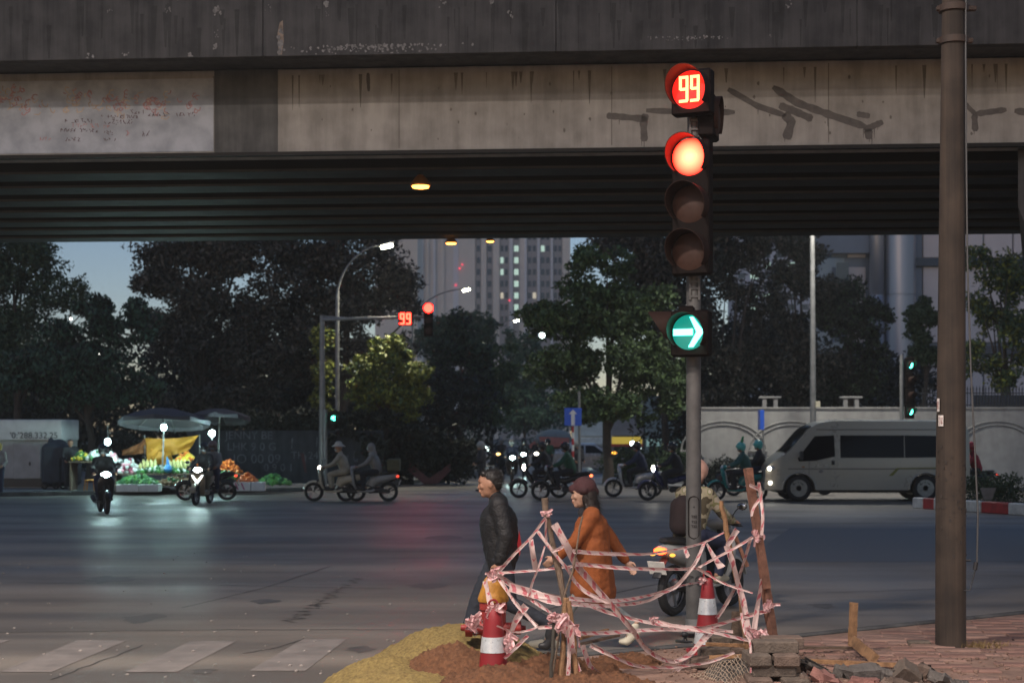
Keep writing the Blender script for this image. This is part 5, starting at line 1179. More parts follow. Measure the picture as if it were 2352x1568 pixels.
hat = MB().ell(JW['head'] + V(-.012, 0, .055), (.116, .102, .112), 18, 12).cap(JW['head'] + V(.09, .0, .045), JW['head'] + V(-.10, 0, .02), .05, .05).cap(JW['head'] + V(0, .085, .035), JW['head'] + V(0, -.085, .035), .045, None)
lh = MB(); h = JW['head']; lh.ell(h + V(-.05, 0, -.03), (.085, .094, .12), 16, 10).cap(h + V(-.07, .05, -.1), h + V(-.10, .06, -.21), .055, .035).cap(h + V(-.07, -.05, -.1), h + V(-.10, -.06, -.21), .055, .035).cap(h + V(-.085, 0, -.1), h + V(-.12, 0, -.22), .07, .04).cap(h + V(-.01, .075, -.02), h + V(-.03, .075, -.13), .03, .025).cap(h + V(-.01, -.075, -.02), h + V(-.03, -.075, -.13), .03, .025)
w_, q = walker("person", "woman in a rust coat and maroon knitted hat walking left behind the tape", wloc, PI, JW, [("coat", coat, cloth("rust", (.24, .064, .013), .25), .014), ("trousers", trousers(JW, -.012), cloth("pale", (.22, .24, .235), .15), .015), ("shoe", shoes(JW, "L"), cloth("shoe_cream", (.62, .58, .45), .1), .011), ("shoe", shoes(JW, "R"), cloth("shoe_cream", (.62, .58, .45), .1), .011), ("hat", hat, cloth("maroon", (.05, .016, .018)), .011), ("hair", lh, mat("brown_hair", (.02, .013, .010), rough=.5, var=.3, scale=40), .011)], skin=M_SKINL)
eyes(q, w_); STRANDS.append((w_, 'hair', mat('brown_hair'  , (.02, .013, .01)), .07, V(-.35, 0, -1)))
put("scarf", MB().cap(JW['neck'] + V(.02, 0, -.03), JW['neck'] + V(-.01, 0, .01), .085, .08).mesh("scarf"), C_DARK, w_)
JS = dict(head=V(.03, 0, 1.56), yaw=0, neck=V(0, 0, 1.40), chest=V(0, 0, 1.2), pelvis=V(0, 0, .9), shL=V(0, .19, 1.36), shR=V(0, -.19, 1.36), elL=V(.02, .25, 1.08), elR=V(.02, -.25, 1.08), wrL=V(.18, .2, .98), wrR=V(.18, -.2, .98), hpL=V(0, .1, .89), hpR=V(0, -.1, .89), knL=V(.02, .1, .48), knR=V(.0, -.11, .48), anL=V(-.02, .1, .09), anR=V(0, -.12, .09), toL=V(.12, .12, .05), toR=V(.13, -.14, .05))
def stander(lab, loc, rz, jac, trou, hatm, hk=None, z=0):
    t = thing("person", lab, "person", V(loc.x, loc.y, z), rz)
    soft("body", lambda: body_parts(JS)[0], M_SKIN, t, .016, 2, key='sbody'); soft("jacket", lambda: jacket(JS, .02), jac, t, .022, 3, key='sjac'); soft("trousers", lambda: trousers(JS), trou, t, .022, 3, key='str'); [soft("shoe", (lambda s_=s_: shoes(JS, s_)), M_BLK, t, .02, 2, key='ssh' + s_) for s_ in 'LR']
    o = soft("helmet", helmet_mesh, hatm, t, .016, 2, key='helmet') if hk == 'helmet' else soft("hair", lambda: hairM(JS), hatm, t, .016, 2, key='shair')
    if hk == 'helmet': o.location = JS['head'] + V(0, 0, .02)
stander("man in dark clothes and a white helmet standing at the mouth of the side street", W(1106, 1128), PI * .95, C_DARK, C_DARK, H_WHT, 'helmet')
stander("person in black standing close beside the red and white sign post", V(PX(1325, 58), 58, 0), R(-60), C_DARK, C_DARK, H_WHT, 'helmet')
stander("person cut by the left edge of the view in front of the white kiosk", V(PX(-4, 50), 50, 0), R(-90), C_GREY, C_NAVY, mat("hat_yellow", (.5, .42, .1)), 'helmet')
stander("stall keeper in dark clothes beside the covered carts", V(PX(162, 52.6), 52.6, 0), R(-70), C_DARK, C_DARK, M_HAIR, None, .12)

# ------------------------------------------------------------------ van and car
def shell(xs, top, bot, halfw, n=9, m=6):
    """body shell: for each x a ring going up one side, over the roof and down"""
    b = MB(); vs, fs = [], []; N = 2 * n + m - 1
    for x in xs:
        z0, z1 = bot(x), top(x); rg = []
        for i in range(n): z = z0 + (z1 - z0) * (i / (n - 1)); rg.append((x, halfw(x, z), z))
        wt = halfw(x, z1)
        for i in range(1, m): y = wt * (1 - 2 * i / m); rg.append((x, y, z1 + .05 * (1 - (y / wt) ** 2)))
        rg += [(x, -p[1], p[2]) for p in reversed(rg[:n])]; vs += rg
    K = len(vs) // len(xs)
    for i in range(len(xs) - 1):
        for k in range(K): fs.append((i * K + k, i * K + (k + 1) % K, (i + 1) * K + (k + 1) % K, (i + 1) * K + k))
    fs += [tuple(range(K - 1, -1, -1)), tuple((len(xs) - 1) * K + k for k in range(K))]
    return b.add(vs, [tuple(reversed(f)) for f in fs])
def lerp(pts): 
    def f(x):
        for (a, u), (c, v) in zip(pts[:-1], pts[1:]):
            if x <= c: return u + (v - u) * max(0, min(1, (x - a) / (c - a)))
        return pts[-1][1]
    return f
def arch(x, cx, r, z0):
    d = abs(x - cx); return max(z0, .36 + math.sqrt(max(0, r * r - d * d))) if d < r else z0
def vehicle(t, L, topp, z0, hw, axles, wr, paint, wins, shield, trackw):
    top = lerp(topp); bot = lambda x: max([z0] + [arch(x, a, wr + .09, z0) - .0 for a in axles])
    xs = sorted(set([p[0] for p in topp] + [-L / 2 + L * i / 60 for i in range(61)]))
    hwf = lambda x, z: hw(z) * (1 - .10 * max(0, (x - L / 2 + .55) / .55) ** 2 - .05 * max(0, (-x - L / 2 + .3) / .3) ** 2)
    put("body", shell(xs, top, bot, hwf).mesh("body", ang=32), paint, t)
    for s_ in (-1, 1):
        for nm, poly_, m in wins:
            b = MB(); q = [(x, s_ * (hwf(x, z) + .006), z) for x, z in poly_]; q = q if s_ < 0 else q[::-1]
            b.add(q, [tuple(range(len(q)))]); put(nm, b.mesh(nm, smooth=False), m, t)
    x0, x1, fr = shield; b = MB(); vs = []; n = 8
    for i in range(n + 1):
        x = x0 + (x1 - x0) * i / n
        for j in range(5): u = (j / 4 * 2 - 1) * fr; y = hwf(x, top(x)) * u; vs.append((x + .01, y, top(x) + .05 * (1 - u * u) + .012))
    b.add(vs, [(i * 5 + j, i * 5 + j + 1, i * 5 + 6 + j, i * 5 + 5 + j) for i in range(n) for j in range(4)]); put("windscreen", b.mesh("windscreen"), M_GLASS, t)
    for a in axles:
        for s_ in (-1, 1):
            wv = put("wheel", sm("cartyre%.2f" % wr, lambda: ring(wr - .095, .095, 30, 10, 1.1)), M_TYRE, t, (a, s_ * trackw, wr))
            put("rim", sm("carrim%.2f" % wr, lambda: MB().lathe([(wr - .12, -.085), (wr - .13, -.06), (wr * .45, -.05), (wr * .40, -.075), (wr * .2, -.085), (0, -.085)], n=24, axis='Y').lathe([(wr - .12, .085), (wr - .13, .06), (wr * .45, .05), (wr * .40, .075), (wr * .2, .085), (0, .085)], n=24, axis='Y')), mat("car_rim", (.33, .34, .33), rough=.3, metal=.7, var=.2, scale=8), wv)
            hb = MB()
            for k in range(6):
                a_ = PI * k / 3; hb.ell((wr * .56 * math.cos(a_), s_ * .062, wr * .56 * math.sin(a_)), (.035, .012, .035), 8, 5)
            put("rim_holes", hb.mesh("rim_holes"), M_BLK, wv)
    return top, hwf
M_GLASS = mat("car_glass", (.006, .006, .008), rough=.08, var=0, spec=.12)
M_VAN = mat("van_paint", (.40, .39, .335), rough=.3, metal=.25, var=.03, scale=1.5)
VL = 6.05; vx = W(1972, 1151)
vn = thing("minibus", "pale champagne minibus van driving left along the white wall", "van", (PX(1745, vx.y + .9) + VL / 2, vx.y + .9, 0), PI)
hwv = lambda z: .99 - .02 * max(0, .6 - z) - .085 * max(0, z - 1.15)
Z_ = lambda py: PZ(py, vx.y)          # the near side is at the wheels
topv = [(-3.02, 2.06), (-2.9, 2.28), (-2.6, 2.36), (1.0, 2.38), (1.45, 2.30), (1.75, 2.12), (2.25, 1.55), (2.42, 1.40), (2.72, 1.22), (2.92, 1.06), (2.99, .92), (3.02, .58)]
side = [(1.55, 1.93), (.98, 1.95), (.96, 1.33), (1.55, 1.20), (2.02, 1.18), (2.06, 1.27)]
mid_ = [(.80, 1.95), (-1.08, 1.95), (-1.08, 1.29), (.80, 1.29)]; rear = [(-1.10, 1.95), (-2.75, 1.93), (-2.75, 1.31), (-1.10, 1.29)]
top_, hw_ = vehicle(vn, VL, topv, .34, hwv, (2.02, -1.72), .395, M_VAN, [("side_window", side, M_GLASS), ("side_window", mid_, M_GLASS), ("side_window", rear, M_GLASS)], (1.62, 2.40, .93), .86)
for s_ in (-1, 1):
    put("headlight", MB().ell((2.80, s_ * .82, .98), (.17, .17, .11), 14, 8, Matrix.Rotation(R(25), 3, 'Y')).mesh("headlight"), M_HEADO, vn); put("headlight_bulb", MB().ell((2.88, s_ * .93, .97), (.06, .06, .055), 10, 6).mesh("bulb"), M_HEADW, vn)
    put("fog_lamp", MB().ell((2.86, s_ * .90, .55), (.06, .08, .05), 10, 6).mesh("fog_lamp"), M_HEADW, vn)
    put("mirror", MB().bbox((1.98, s_ * 1.14, 1.36), (.10, .16, .26), .03).cap((1.95, s_ * .98, 1.28), (1.98, s_ * 1.1, 1.3), .025).mesh("mirror"), M_BLK, vn)
    put("door_handle", MB().bbox((1.02, s_ * (hwv(1.18) + .012), 1.15), (.09, .03, .12), .01).mesh("door_handle"), M_BLK, vn)
    put("tail_light", MB().bbox((-2.98, s_ * .86, 1.15), (.08, .12, .6), .02).mesh("tail_light"), M_TAIL, vn)
    b = MB()
    for x0, x1, z0, z1 in ((.885, .895, .42, 1.98), (-1.09, -1.08, .42, 1.95), (1.72, 1.73, .75, 1.2)):
        b.add([(x, s_ * (hw_(x, z) + .004), z) for x, z in ((x0, z0), (x1, z0), (x1, z1), (x0, z1))], [(0, 1, 2, 3) if s_ < 0 else (3, 2, 1, 0)])
    put("door_seam", b.mesh("door_seam", smooth=False), M_BLK, vn)
    b = MB(); b.add([(x, s_ * (hw_(x, z) + .003), z) for x, z in ((2.35, .98), (-2.6, .98), (-2.6, .945), (2.35, .945))], [(0, 1, 2, 3) if s_ > 0 else (3, 2, 1, 0)]); put("trim_strip", b.mesh("trim", smooth=False), mat("trim_grey", (.16, .155, .14), rough=.5), vn)
    b = MB(); b.add([(x, s_ * (hw_(x, z) + .005), z) for x, z in ((-.62, .76), (-.86, .99), (-2.2, 1.01), (-2.2, .985), (-.92, .96), (-.74, .76))], [(0, 1, 2, 3, 4, 5) if s_ < 0 else (5, 4, 3, 2, 1, 0)]); put("green_decal", b.mesh("decal", smooth=False), mat("decal_green", (.16, .17, .03), rough=.4), vn)
    b = MB(); b.add([(1.38 + .07 * math.cos(a), s_ * (hw_(1.38, .9) + .005), .89 + .045 * math.sin(a)) for a in [s_ * 2 * PI * i / 14 for i in range(14)]], [tuple(range(14))]); put("door_emblem", b.mesh("emblem", smooth=False), mat("decal_grey", (.2, .2, .19)), vn)
put("number_plate", MB().bbox((3.045, 0, .52), (.012, .46, .12), .01).mesh("number_plate"), M_PLATE, vn); put("wiper", MB().tube([(2.44, -.5, 1.455), (2.05, -.1, 1.82)], .012, 5).mesh("wiper"), M_BLK, vn); put("wiper", MB().tube([(2.44, .25, 1.49), (2.05, .6, 1.80)], .012, 5).mesh("wiper"), M_BLK, vn)
for s_ in (-1, 1):
    put("side_indicator", MB().ell((1.9, s_ * (hw_(1.9, 1.0) + .004), 1.02), (.05, .012, .02), 8, 5).mesh("side_indicator"), mat("amber_plastic", (.4, .14, .02), rough=.3), vn)
    for a_ in (2.02, -1.72):
        b = MB(); b.tube([(a_ + .495 * math.cos(k * PI / 12), s_ * (hw_(a_ + .495 * math.cos(k * PI / 12), .6) + .004), .36 + .495 * math.sin(k * PI / 12)) for k in range(13)], .022, 6); put("arch_lip", b.mesh("arch_lip"), M_VAN, vn)
    put("roof_gutter", MB().tube([(1.5, s_ * (hw_(1.5, 2.1)), 2.12), (-2.85, s_ * (hw_(-2.8, 2.1)), 2.12)], .014, 5).mesh("roof_gutter"), mat("trim_grey", (.16, .155, .14)), vn)
put("grille", MB().bbox((3.0, 0, .80), (.06, 1.0, .22), .02).mesh("grille"), M_BLK, vn); put("bumper", MB().bbox((2.97, 0, .48), (.16, 1.74, .26), .06).mesh("bumper"), mat("bumper_grey", (.30, .29, .26), rough=.4), vn)
put("underbody", MB().box((0, 0, .32), (5.2, 1.4, .14)).mesh("underbody"), M_BLK, vn)
put("red_glass_reflection", MB().box((-.4, -.962, 1.62), (.28, .006, .05)).mesh("lamp"), glow("red_small", (1, .02, .06), .6), vn)  # glowing strip, no lamp: a red reflection painted onto the window
# parked car in the side street
cp = V(PX(1352, 80), 80, 0); cr = thing("parked_car", "silver car half hidden beyond the blue sign post in the side street", "car", cp, 0)
hwc = lambda z: .86 - .22 * max(0, z - .9)
vehicle(cr, 4.3, [(-2.15, .75), (-2.1, .92), (-1.6, 1.0), (-1.15, 1.36), (-.6, 1.44), (.3, 1.42), (1.05, .98), (1.95, .82), (2.12, .66), (2.15, .45)], .24, hwc, (1.32, -1.3), .31, mat("car_silver", (.5, .5, .5), rough=.25, metal=.4, var=.05), [("side_window", [(.75, .97), (.25, 1.34), (-.2, 1.36), (-.2, .96)], M_GLASS), ("side_window", [(-.28, .96), (-.28, 1.36), (-.75, 1.33), (-1.3, .98)], M_GLASS)], (.32, 1.0, .9), .72)
for s_ in (-1, 1): put("tail_light", MB().ell((2.08, s_ * .68, .72), (.06, .12, .07), 10, 6).mesh("tl"), M_TAILB, cr)
t = thing("amber_lamp", "amber glowing lamp right of the silver car beside the big tree trunk", "lamp", P(1408, 1040, 70), 0); MB().ell((0, 0, 0), (.18, .08, .07), 10, 6).build("lens", glow("amber_lens", (1, .42, .05), 6), t, world=False); MB().tube([(0, 0, -.06), (0, 0, -1.0)], .02, 6).build("stem", M_DARKM, t, world=False)
pair(2222, 1146, PI, "motorbike with a red tail light passing behind the concrete pole", "rider in a red jacket just right of the concrete pole", P_BLK, cloth("red", (.35, .03, .04)), C_DARK, mat("helmet_red", (.4, .03, .04), rough=.3), headm=M_HEADO, tailm=M_TAIL)
scooter("dark scooter seen behind the signal pole and the teal scooter", W(1640, 1138), R(170), P_BLK)
scooter("dark motorbike seen in the gap under the van", W(1880, 1143) + V(0, 2.2, 0), R(180), P_BLK, under=True)
# ------------------------------------------------------------------ fruit stall
SZ = .12
def parasol(px, py_rim, py_top, Y, rpx, lab, c):
    x = PX(px, Y); t = thing("parasol", lab, "parasol", (x, Y, SZ), 0, "parasols over the fruit stall"); r = rpx / F * Y; zr, zt = PZ(py_rim, Y) - SZ, PZ(py_top, Y) - SZ
    b = MB(); n, vs, fs = 8, [], []
    prof = [(0, zt), (r * .3, zt - (zt - zr) * .10), (r * .65, zt - (zt - zr) * .45), (r, zr)]
    for k in range(16):
        a = 2 * PI * k / 16; sag = 1 if k % 2 == 0 else .955
        for q, (rr, z) in enumerate(prof[1:]): vs.append((rr * sag * math.cos(a), rr * sag * math.sin(a), z - (0 if k % 2 == 0 else .03 * q)))
        vs.append((r * sag * 1.0 * math.cos(a), r * sag * math.sin(a), zr - .16))
    vs.append((0, 0, zt)); 
    for k in range(16):
        j = (k + 1) % 16
        for q in range(3): fs.append((k * 4 + q, k * 4 + q + 1, j * 4 + q + 1, j * 4 + q))
        fs.append((64, k * 4, j * 4))
    b.add(vs, fs).build("canopy", c, t, world=False, ang=20)
    rb = MB()
    for k in range(8): a = 2 * PI * k / 8; MB().tube([(0, 0, zt - .04), (r * .65 * math.cos(a), r * .65 * math.sin(a), zt - (zt - zr) * .45 - .03), (r * .98 * math.cos(a), r * .98 * math.sin(a), zr - .03)], .012, 5).build("rib", M_STEEL, t, world=False)
    t.rotation_euler = (R(-8), 0, 0); MB().tube([(0, 0, 0), (0, 0, zt)], .025, 8).build("pole", M_STEEL, t, world=False); MB().lathe([(.3, 0), (.3, .06), (.06, .1), (.05, .3), (0, .3)], n=14).build("foot", M_DARKM, t, world=False)
parasol(372, 964, 936, 51.8, 107, "large grey parasol over the fruit stall, lit teal from below", mat("parasol_grey", (.07, .068, .078), rough=.8, var=.12, scale=2))
parasol(500, 955, 937, 53.4, 72, "second smaller grey parasol behind the large one on the right", mat("parasol_mauve", (.065, .06, .07), rough=.8, var=.12, scale=2))
def bulb(px, py, Y, lab, stand):
    p = P(px, py, Y); t = thing("stall_bulb", lab, "lamp", p, 0, "bare bulbs at the fruit stall")
    MB().ell((0, 0, 0), (.09, .09, .10), 12, 8).build("bulb", M_BULB, t, world=False); MB().lathe([(.035, .08), (.035, .15), (.012, .17), (.012, .3)], n=10).build("socket", M_DARKM, t, world=False)
    MB().tube([(0, .02, stand[0]), (0, .02, stand[1])], .015, 6).build("stand", M_STEEL, t, world=False)
bulb(376, 981, 51.2, "white bulb hanging under the middle of the large parasol", (.1, .6)); bulb(487, 995, 51.6, "white bulb on a stick right of the yellow tarp", (-1.9, -.05)); bulb(247, 1014, 51.0, "white bulb above the head of the left head-on rider", (.1, .55))
M_TARP = mat("yellow_tarp", (.55, .26, .03), rough=.6, var=.2, scale=1.2, bump=.5)
t = thing("tarp", "yellow-orange tarpaulin hung between poles behind the fruit", "tarpaulin", (PX(400, 53.2), 53.2, SZ))
def cloth_sheet(corner, Y, nm, m, nu=16, nv=10, amp=.1):
    """hanging sheet between four picture corners (tl, tr, br, bl), with real folds"""
    vs = []
    for i in range(nu + 1):
        for j in range(nv + 1):
            u, v = i / nu, j / nv; a = [corner[0][k] * (1 - u) + corner[1][k] * u for k in (0, 1)]; c = [corner[3][k] * (1 - u) + corner[2][k] * u for k in (0, 1)]
            px, py = a[0] * (1 - v) + c[0] * v, a[1] * (1 - v) + c[1] * v; p = P(px, py + 6 * math.sin(u * PI) * (1 - v) * .6, Y); p.y += amp * math.sin(u * 11 + v * 4) + amp * .8 * math.sin(v * 7 + u * 3); vs.append(p)
    b = MB().add(vs, [(i * (nv + 1) + j, (i + 1) * (nv + 1) + j, (i + 1) * (nv + 1) + j + 1, i * (nv + 1) + j + 1) for i in range(nu) for j in range(nv)]); return b.build(nm, m, t, ang=60)
cloth_sheet([(331, 1006), (458, 999), (430, 1036), (340, 1060)], 53.2, "sheet", M_TARP); cloth_sheet([(278, 1034), (335, 1006), (338, 1040), (282, 1046)], 53.3, "sheet", mat("brown_tarp", (.26, .10, .035), rough=.7, var=.2))
cloth_sheet([(345, 1030), (395, 1036), (395, 1066), (350, 1066)], 53.0, "sheet", M_TARP, 8, 6)
for px in (332, 458): MB().tube([(PX(px, 53.2), 53.25, SZ), (PX(px, 53.2), 53.25, PZ(998, 53.2))], .02, 6).build("pole", M_STEEL, t)
# tiered stand
st = thing("fruit_stand", "tiered dark wooden stand carrying the fruit and vegetables", "stand", (PX(370, 52), 52, SZ))
for px0, px1, py, Y, dpt in ((268, 440, 1086, 52.2, .9), (268, 440, 1112, 51.3, .8), (165, 240, 1058, 52.0, .9), (410, 505, 1060, 52.9, .8), (495, 560, 1086, 52.4, .9)):
    b = MB(); zt = PZ(py, Y); b.bbox(((PX(px0, Y) + PX(px1, Y)) / 2, Y, zt - .03), (PX(px1, Y) - PX(px0, Y), dpt, .05), .01); b.build("shelf", M_WOODG, st)
    for px in (px0 + 4, px1 - 4):
        b = MB(); b.box((PX(px, Y), Y, (zt + SZ) / 2 - .03), (.06, dpt * .8, zt - SZ - .06)); b.build("leg", M_WOODG, st)
def heap(lab, px0, px1, py_base, py_top, Y, r, cols, n, cat, seed, depth=.7, elong=1.0, nm="produce_heap"):
    g_ = random.Random(seed); x0, x1, zb, zt = PX(px0, Y), PX(px1, Y), PZ(py_base, Y), PZ(py_top, Y); t = thing(nm, lab, cat, ((x0 + x1) / 2, Y, zb), 0, "heaps of fruit and vegetables")
    bs = [MB() for _ in cols]
    for i in range(n):
        u = g_.uniform(-1, 1); v = g_.uniform(-1, 1); hh = (1 - abs(u) ** 1.8) * (1 - abs(v) ** 1.8); z = g_.random() ** .5 * hh * (zt - zb)
        M = Euler((g_.uniform(0, 3), g_.uniform(0, 3), g_.uniform(0, 3))).to_matrix(); s = r * g_.uniform(.8, 1.2)
        bs[g_.randrange(len(cols))].ell(((x0 + x1) / 2 + u * (x1 - x0) / 2, Y + v * depth / 2, zb + s * .6 + z), (s * elong, s, s), 6, 4, M)
    for b, c in zip(bs, cols): b.build("produce", c, t, kind="stuff")
fc = lambda n_, c: mat("fruit_" + n_, c, rough=.45, var=.2, scale=6)
F_OR, F_OR2, F_GR, F_GR2, F_PK, F_RD, F_YE, F_WH, F_BR = fc("orange", (.75, .20, .03)), fc("deep_orange", (.6, .12, .02)), fc("green", (.10, .30, .06)), fc("dark_green", (.04, .16, .05)), fc("pink", (.62, .26, .32)), fc("maroon", (.30, .05, .10)), fc("yellow", (.78, .60, .06)), fc("white", (.66, .68, .66)), fc("brown", (.22, .13, .06))
heap("heap of bright yellow flowers at the left end of the stall", 172, 206, 1056, 1040, 52, .07, [F_YE, F_YE, F_GR2], 90, "flowers", 1); heap("heap of white flowers beside the yellow ones", 204, 238, 1056, 1037, 52, .07, [F_WH, F_WH, F_GR2], 90, "flowers", 2)
heap("heap of pink and maroon onions left of the pale yellow melons", 274, 322, 1086, 1056, 52.2, .065, [F_PK, F_RD, F_WH], 170, "vegetables", 3); heap("heap of oranges at the upper back of the stall", 408, 446, 1060, 1042, 52.9, .07, [F_OR, F_YE], 80, "fruit", 4); heap("big heap of oranges right of the head-on pale scooter", 497, 552, 1086, 1058, 52.4, .06, [F_OR, F_OR2], 200, "fruit", 5)
heap("heap of green vegetables in the long white foam box", 276, 362, 1112, 1094, 51.2, .065, [F_GR, F_GR2, F_GR2], 210, "vegetables", 6, elong=1.6); heap("heap of brown roots right of the green vegetables", 366, 440, 1112, 1094, 51.3, .06, [F_BR, F_BR, F_GR2], 150, "vegetables", 7); heap("low heap of greens in front of the big orange heap", 490, 546, 1098, 1085, 51.6, .06, [F_GR, F_GR2], 90, "vegetables", 8, elong=1.5)
heap("pyramid of oranges in the white boxes at the right end", 550, 588, 1106, 1087, 51.6, .055, [F_OR, F_OR2], 120, "fruit", 9); heap("spread of bright greens on the ground right of the stall", 592, 666, 1112, 1092, 52.6, .06, [F_GR, F_GR, F_GR2], 170, "vegetables", 10, elong=1.5)
heap("heap of pale pink flowers between the white flowers and the onions", 240, 274, 1062, 1042, 52.1, .065, [F_PK, F_WH, F_WH], 110, "flowers", 12); heap("heap of red fruit right of the upper oranges", 446, 500, 1070, 1050, 52.9, .06, [F_RD, F_OR2, F_YE], 130, "fruit", 13)
heap("row of greens under the pale yellow melons", 318, 430, 1086, 1074, 51.95, .06, [F_GR2, F_GR, F_WH], 130, "vegetables", 11, depth=.3, elong=1.4)
MEL = MB().ell((0, 0, 0), (.058, .058, .105), 10, 8).cap((0, 0, .09), (.01, 0, .13), .010, None, 6).mesh("melon"); M_MEL = mat("melon_skin", (.68, .62, .26), rough=.4, var=.15, scale=9)
for i in range(26):
    row = i // 13; k = i % 13; px = 322 + k * 8.6; px += 4 if row else 0
    if 360 < px < 380: continue
    tag(put("melon", MEL, M_MEL, None, (PX(px, 52.1), 52.15 + row * .22, PZ(1070 - row * 7, 52.1)), (rnd.uniform(-.2, .2), rnd.uniform(-.2, .2), rnd.uniform(0, 3))), "pale yellow melon standing in the row on the fruit stall", "melon", "pale yellow melons in rows")
t = thing("blue_bag", "blue plastic bag tied up below the middle bulb", "bag", P(386, 1082, 51.7)); soft("bag", MB().cap((0, 0, .08), (0, 0, .12), .14, .12).cap((0, 0, .2), (-.03, 0, .5), .07, .02), mat("blue_plastic", (.04, .22, .55), rough=.3, var=.2), t, .02, 2); MB().tube([(-.03, 0, .5), (-.05, 0, .56)], [.02, .045], 8).build("knot", mat("blue_plastic"), t, world=False) if False else None
M_FOAM = mat("white_foam", (.70, .70, .68), rough=.7, var=.12, scale=4)
def fbox(px0, px1, py0, py1, Y, lab, m=None, rib=None):
    x0, x1, z1 = PX(px0, Y), PX(px1, Y), PZ(py0, Y); zb = max(SZ, PZ(py1, Y)) if Y > 49.8 else SZ
    t = thing("foam_box", lab, "box", ((x0 + x1) / 2, Y, SZ), 0, "boxes at the stall front"); h_ = z1 - SZ
    for c, d in (((0, -.24, h_ / 2), (x1 - x0, .04, h_)), ((0, .24, h_ / 2), (x1 - x0, .04, h_)), ((-(x1 - x0) / 2 + .02, 0, h_ / 2), (.04, .44, h_)), (((x1 - x0) / 2 - .02, 0, h_ / 2), (.04, .44, h_))): MB().bbox(c, d, .01).build("side", m or M_FOAM, t, world=False)
    MB().box((0, 0, .02), (x1 - x0 - .09, .43, .03)).build("bottom", m or M_FOAM, t, world=False)
    if rib:
        for k in range(3): MB().prism([(-.35 + k * .2, -.263, h_ * .15), (-.30 + k * .2, -.263, h_ * .15), (-.40 + k * .2, -.263, h_ * .95), (-.45 + k * .2, -.263, h_ * .95)], (0, .002, 0)).build("stripe", rib, t, world=False)
fbox(271, 322, 1111, 1137, 50.65, "white foam box at the left of the stall front"); fbox(324, 368, 1111, 1137, 50.65, "white foam box beside it under the green vegetables"); fbox(540, 578, 1106, 1130, 51.3, "white box with maroon stripes under the orange pyramid", None, mat("maroon_print", (.35, .05, .14), rough=.6)); fbox(580, 608, 1106, 1130, 51.3, "plain white box at the right end of the stall")
t = thing("stool", "small orange plastic stool at the left of the stall", "stool", (PX(208, 51.0), 51.0, SZ)); M_STO = mat("orange_plastic", (.50, .22, .05), rough=.5); MB().bbox((0, 0, .36), (.34, .34, .04), .02).build("seat", M_STO, t, world=False)
for sx in (-1, 1):
    for sy in (-1, 1): MB().tube([(sx * .13, sy * .13, .35), (sx * .17, sy * .17, 0)], .022, 6).build("leg", M_STO, t, world=False)
M_COV = mat("dark_cover", (.03, .036, .05), rough=.7, var=.3, scale=3, bump=.5)
for px, w_, h_, lab in ((128, .9, 1.55, "tall cart under a dark cover beside the kiosk"), (152, .8, 1.3, "lower cart under a dark cover left of the stall keeper")):
    t = thing("covered_cart", lab, "cart", (PX(px, 53), 53.2, SZ), 0, "covered carts"); soft("cover", MB().bbox((0, 0, h_ / 2 + .04), (w_, .8, h_ - .08), .12).ell((.05, 0, h_), (.25, .25, .14)).ell((-.22, 0, h_ * .98), (.12, .12, .22)), M_COV, t, .035, 4)
    for sx in (-1, 1): put("wheel", sm("cartwheel", lambda: ring(.10, .03, 16, 6)), M_TYRE, t, (sx * w_ * .35, -.42, .13))

# ------------------------------------------------------------------ near right: concrete pole and cable
QY = 14.45; qx0, qx1 = PX(2149, QY), PX(2218, QY); qx = (qx0 + qx1) / 2; qr = (qx1 - qx0) / 2
M_CPOLE = concrete("pole_concrete", (.022, .016, .012), (.06, .043, .031), sx=3)
cp = thing("concrete_pole", "thick round concrete utility pole standing on the near pavement at the right", "utility pole", (qx, QY, .09))
rt = (PX(2216, QY) - PX(2164, QY)) / 2; zt = PZ(-60, QY)
MB().tube([(qx, QY, .06), (qx, QY, 1.5), (PX(2190, QY), QY, zt)], [qr, qr * .985, rt * .97], 32).build("shaft", M_CPOLE, cp)
for py, e in ((20, .028), (94, .012)):
    z = PZ(py, QY); rr = rt + (qr - rt) * (z / zt < .5); b = MB(); b.lathe([(rt * .95, z - .035), (rt + .03, z - .03), (rt + .03, z + .03), (rt * .95, z + .035)], (PX(2190, QY), QY, 0), 28); b.build("collar", mat("rusty_band", (.045, .028, .02), rough=.7, var=.4), cp)
    MB().bbox((PX(2190, QY) + rt + e * 2, QY, z), (.10, .05, .05), .01).build("collar_clamp", mat("rusty_band", (.1, .05, .03)), cp); MB().bbox((PX(2190, QY) - rt - .03, QY, z), (.05, .05, .05), .01).build("collar_clamp", mat("rusty_band", (.1, .05, .03)), cp)
M_STK = mat("paper_label", (.62, .58, .54), rough=.8, var=.2, scale=12); M_STKR = mat("faded_print", (.30, .12, .11), rough=.8, var=.2)
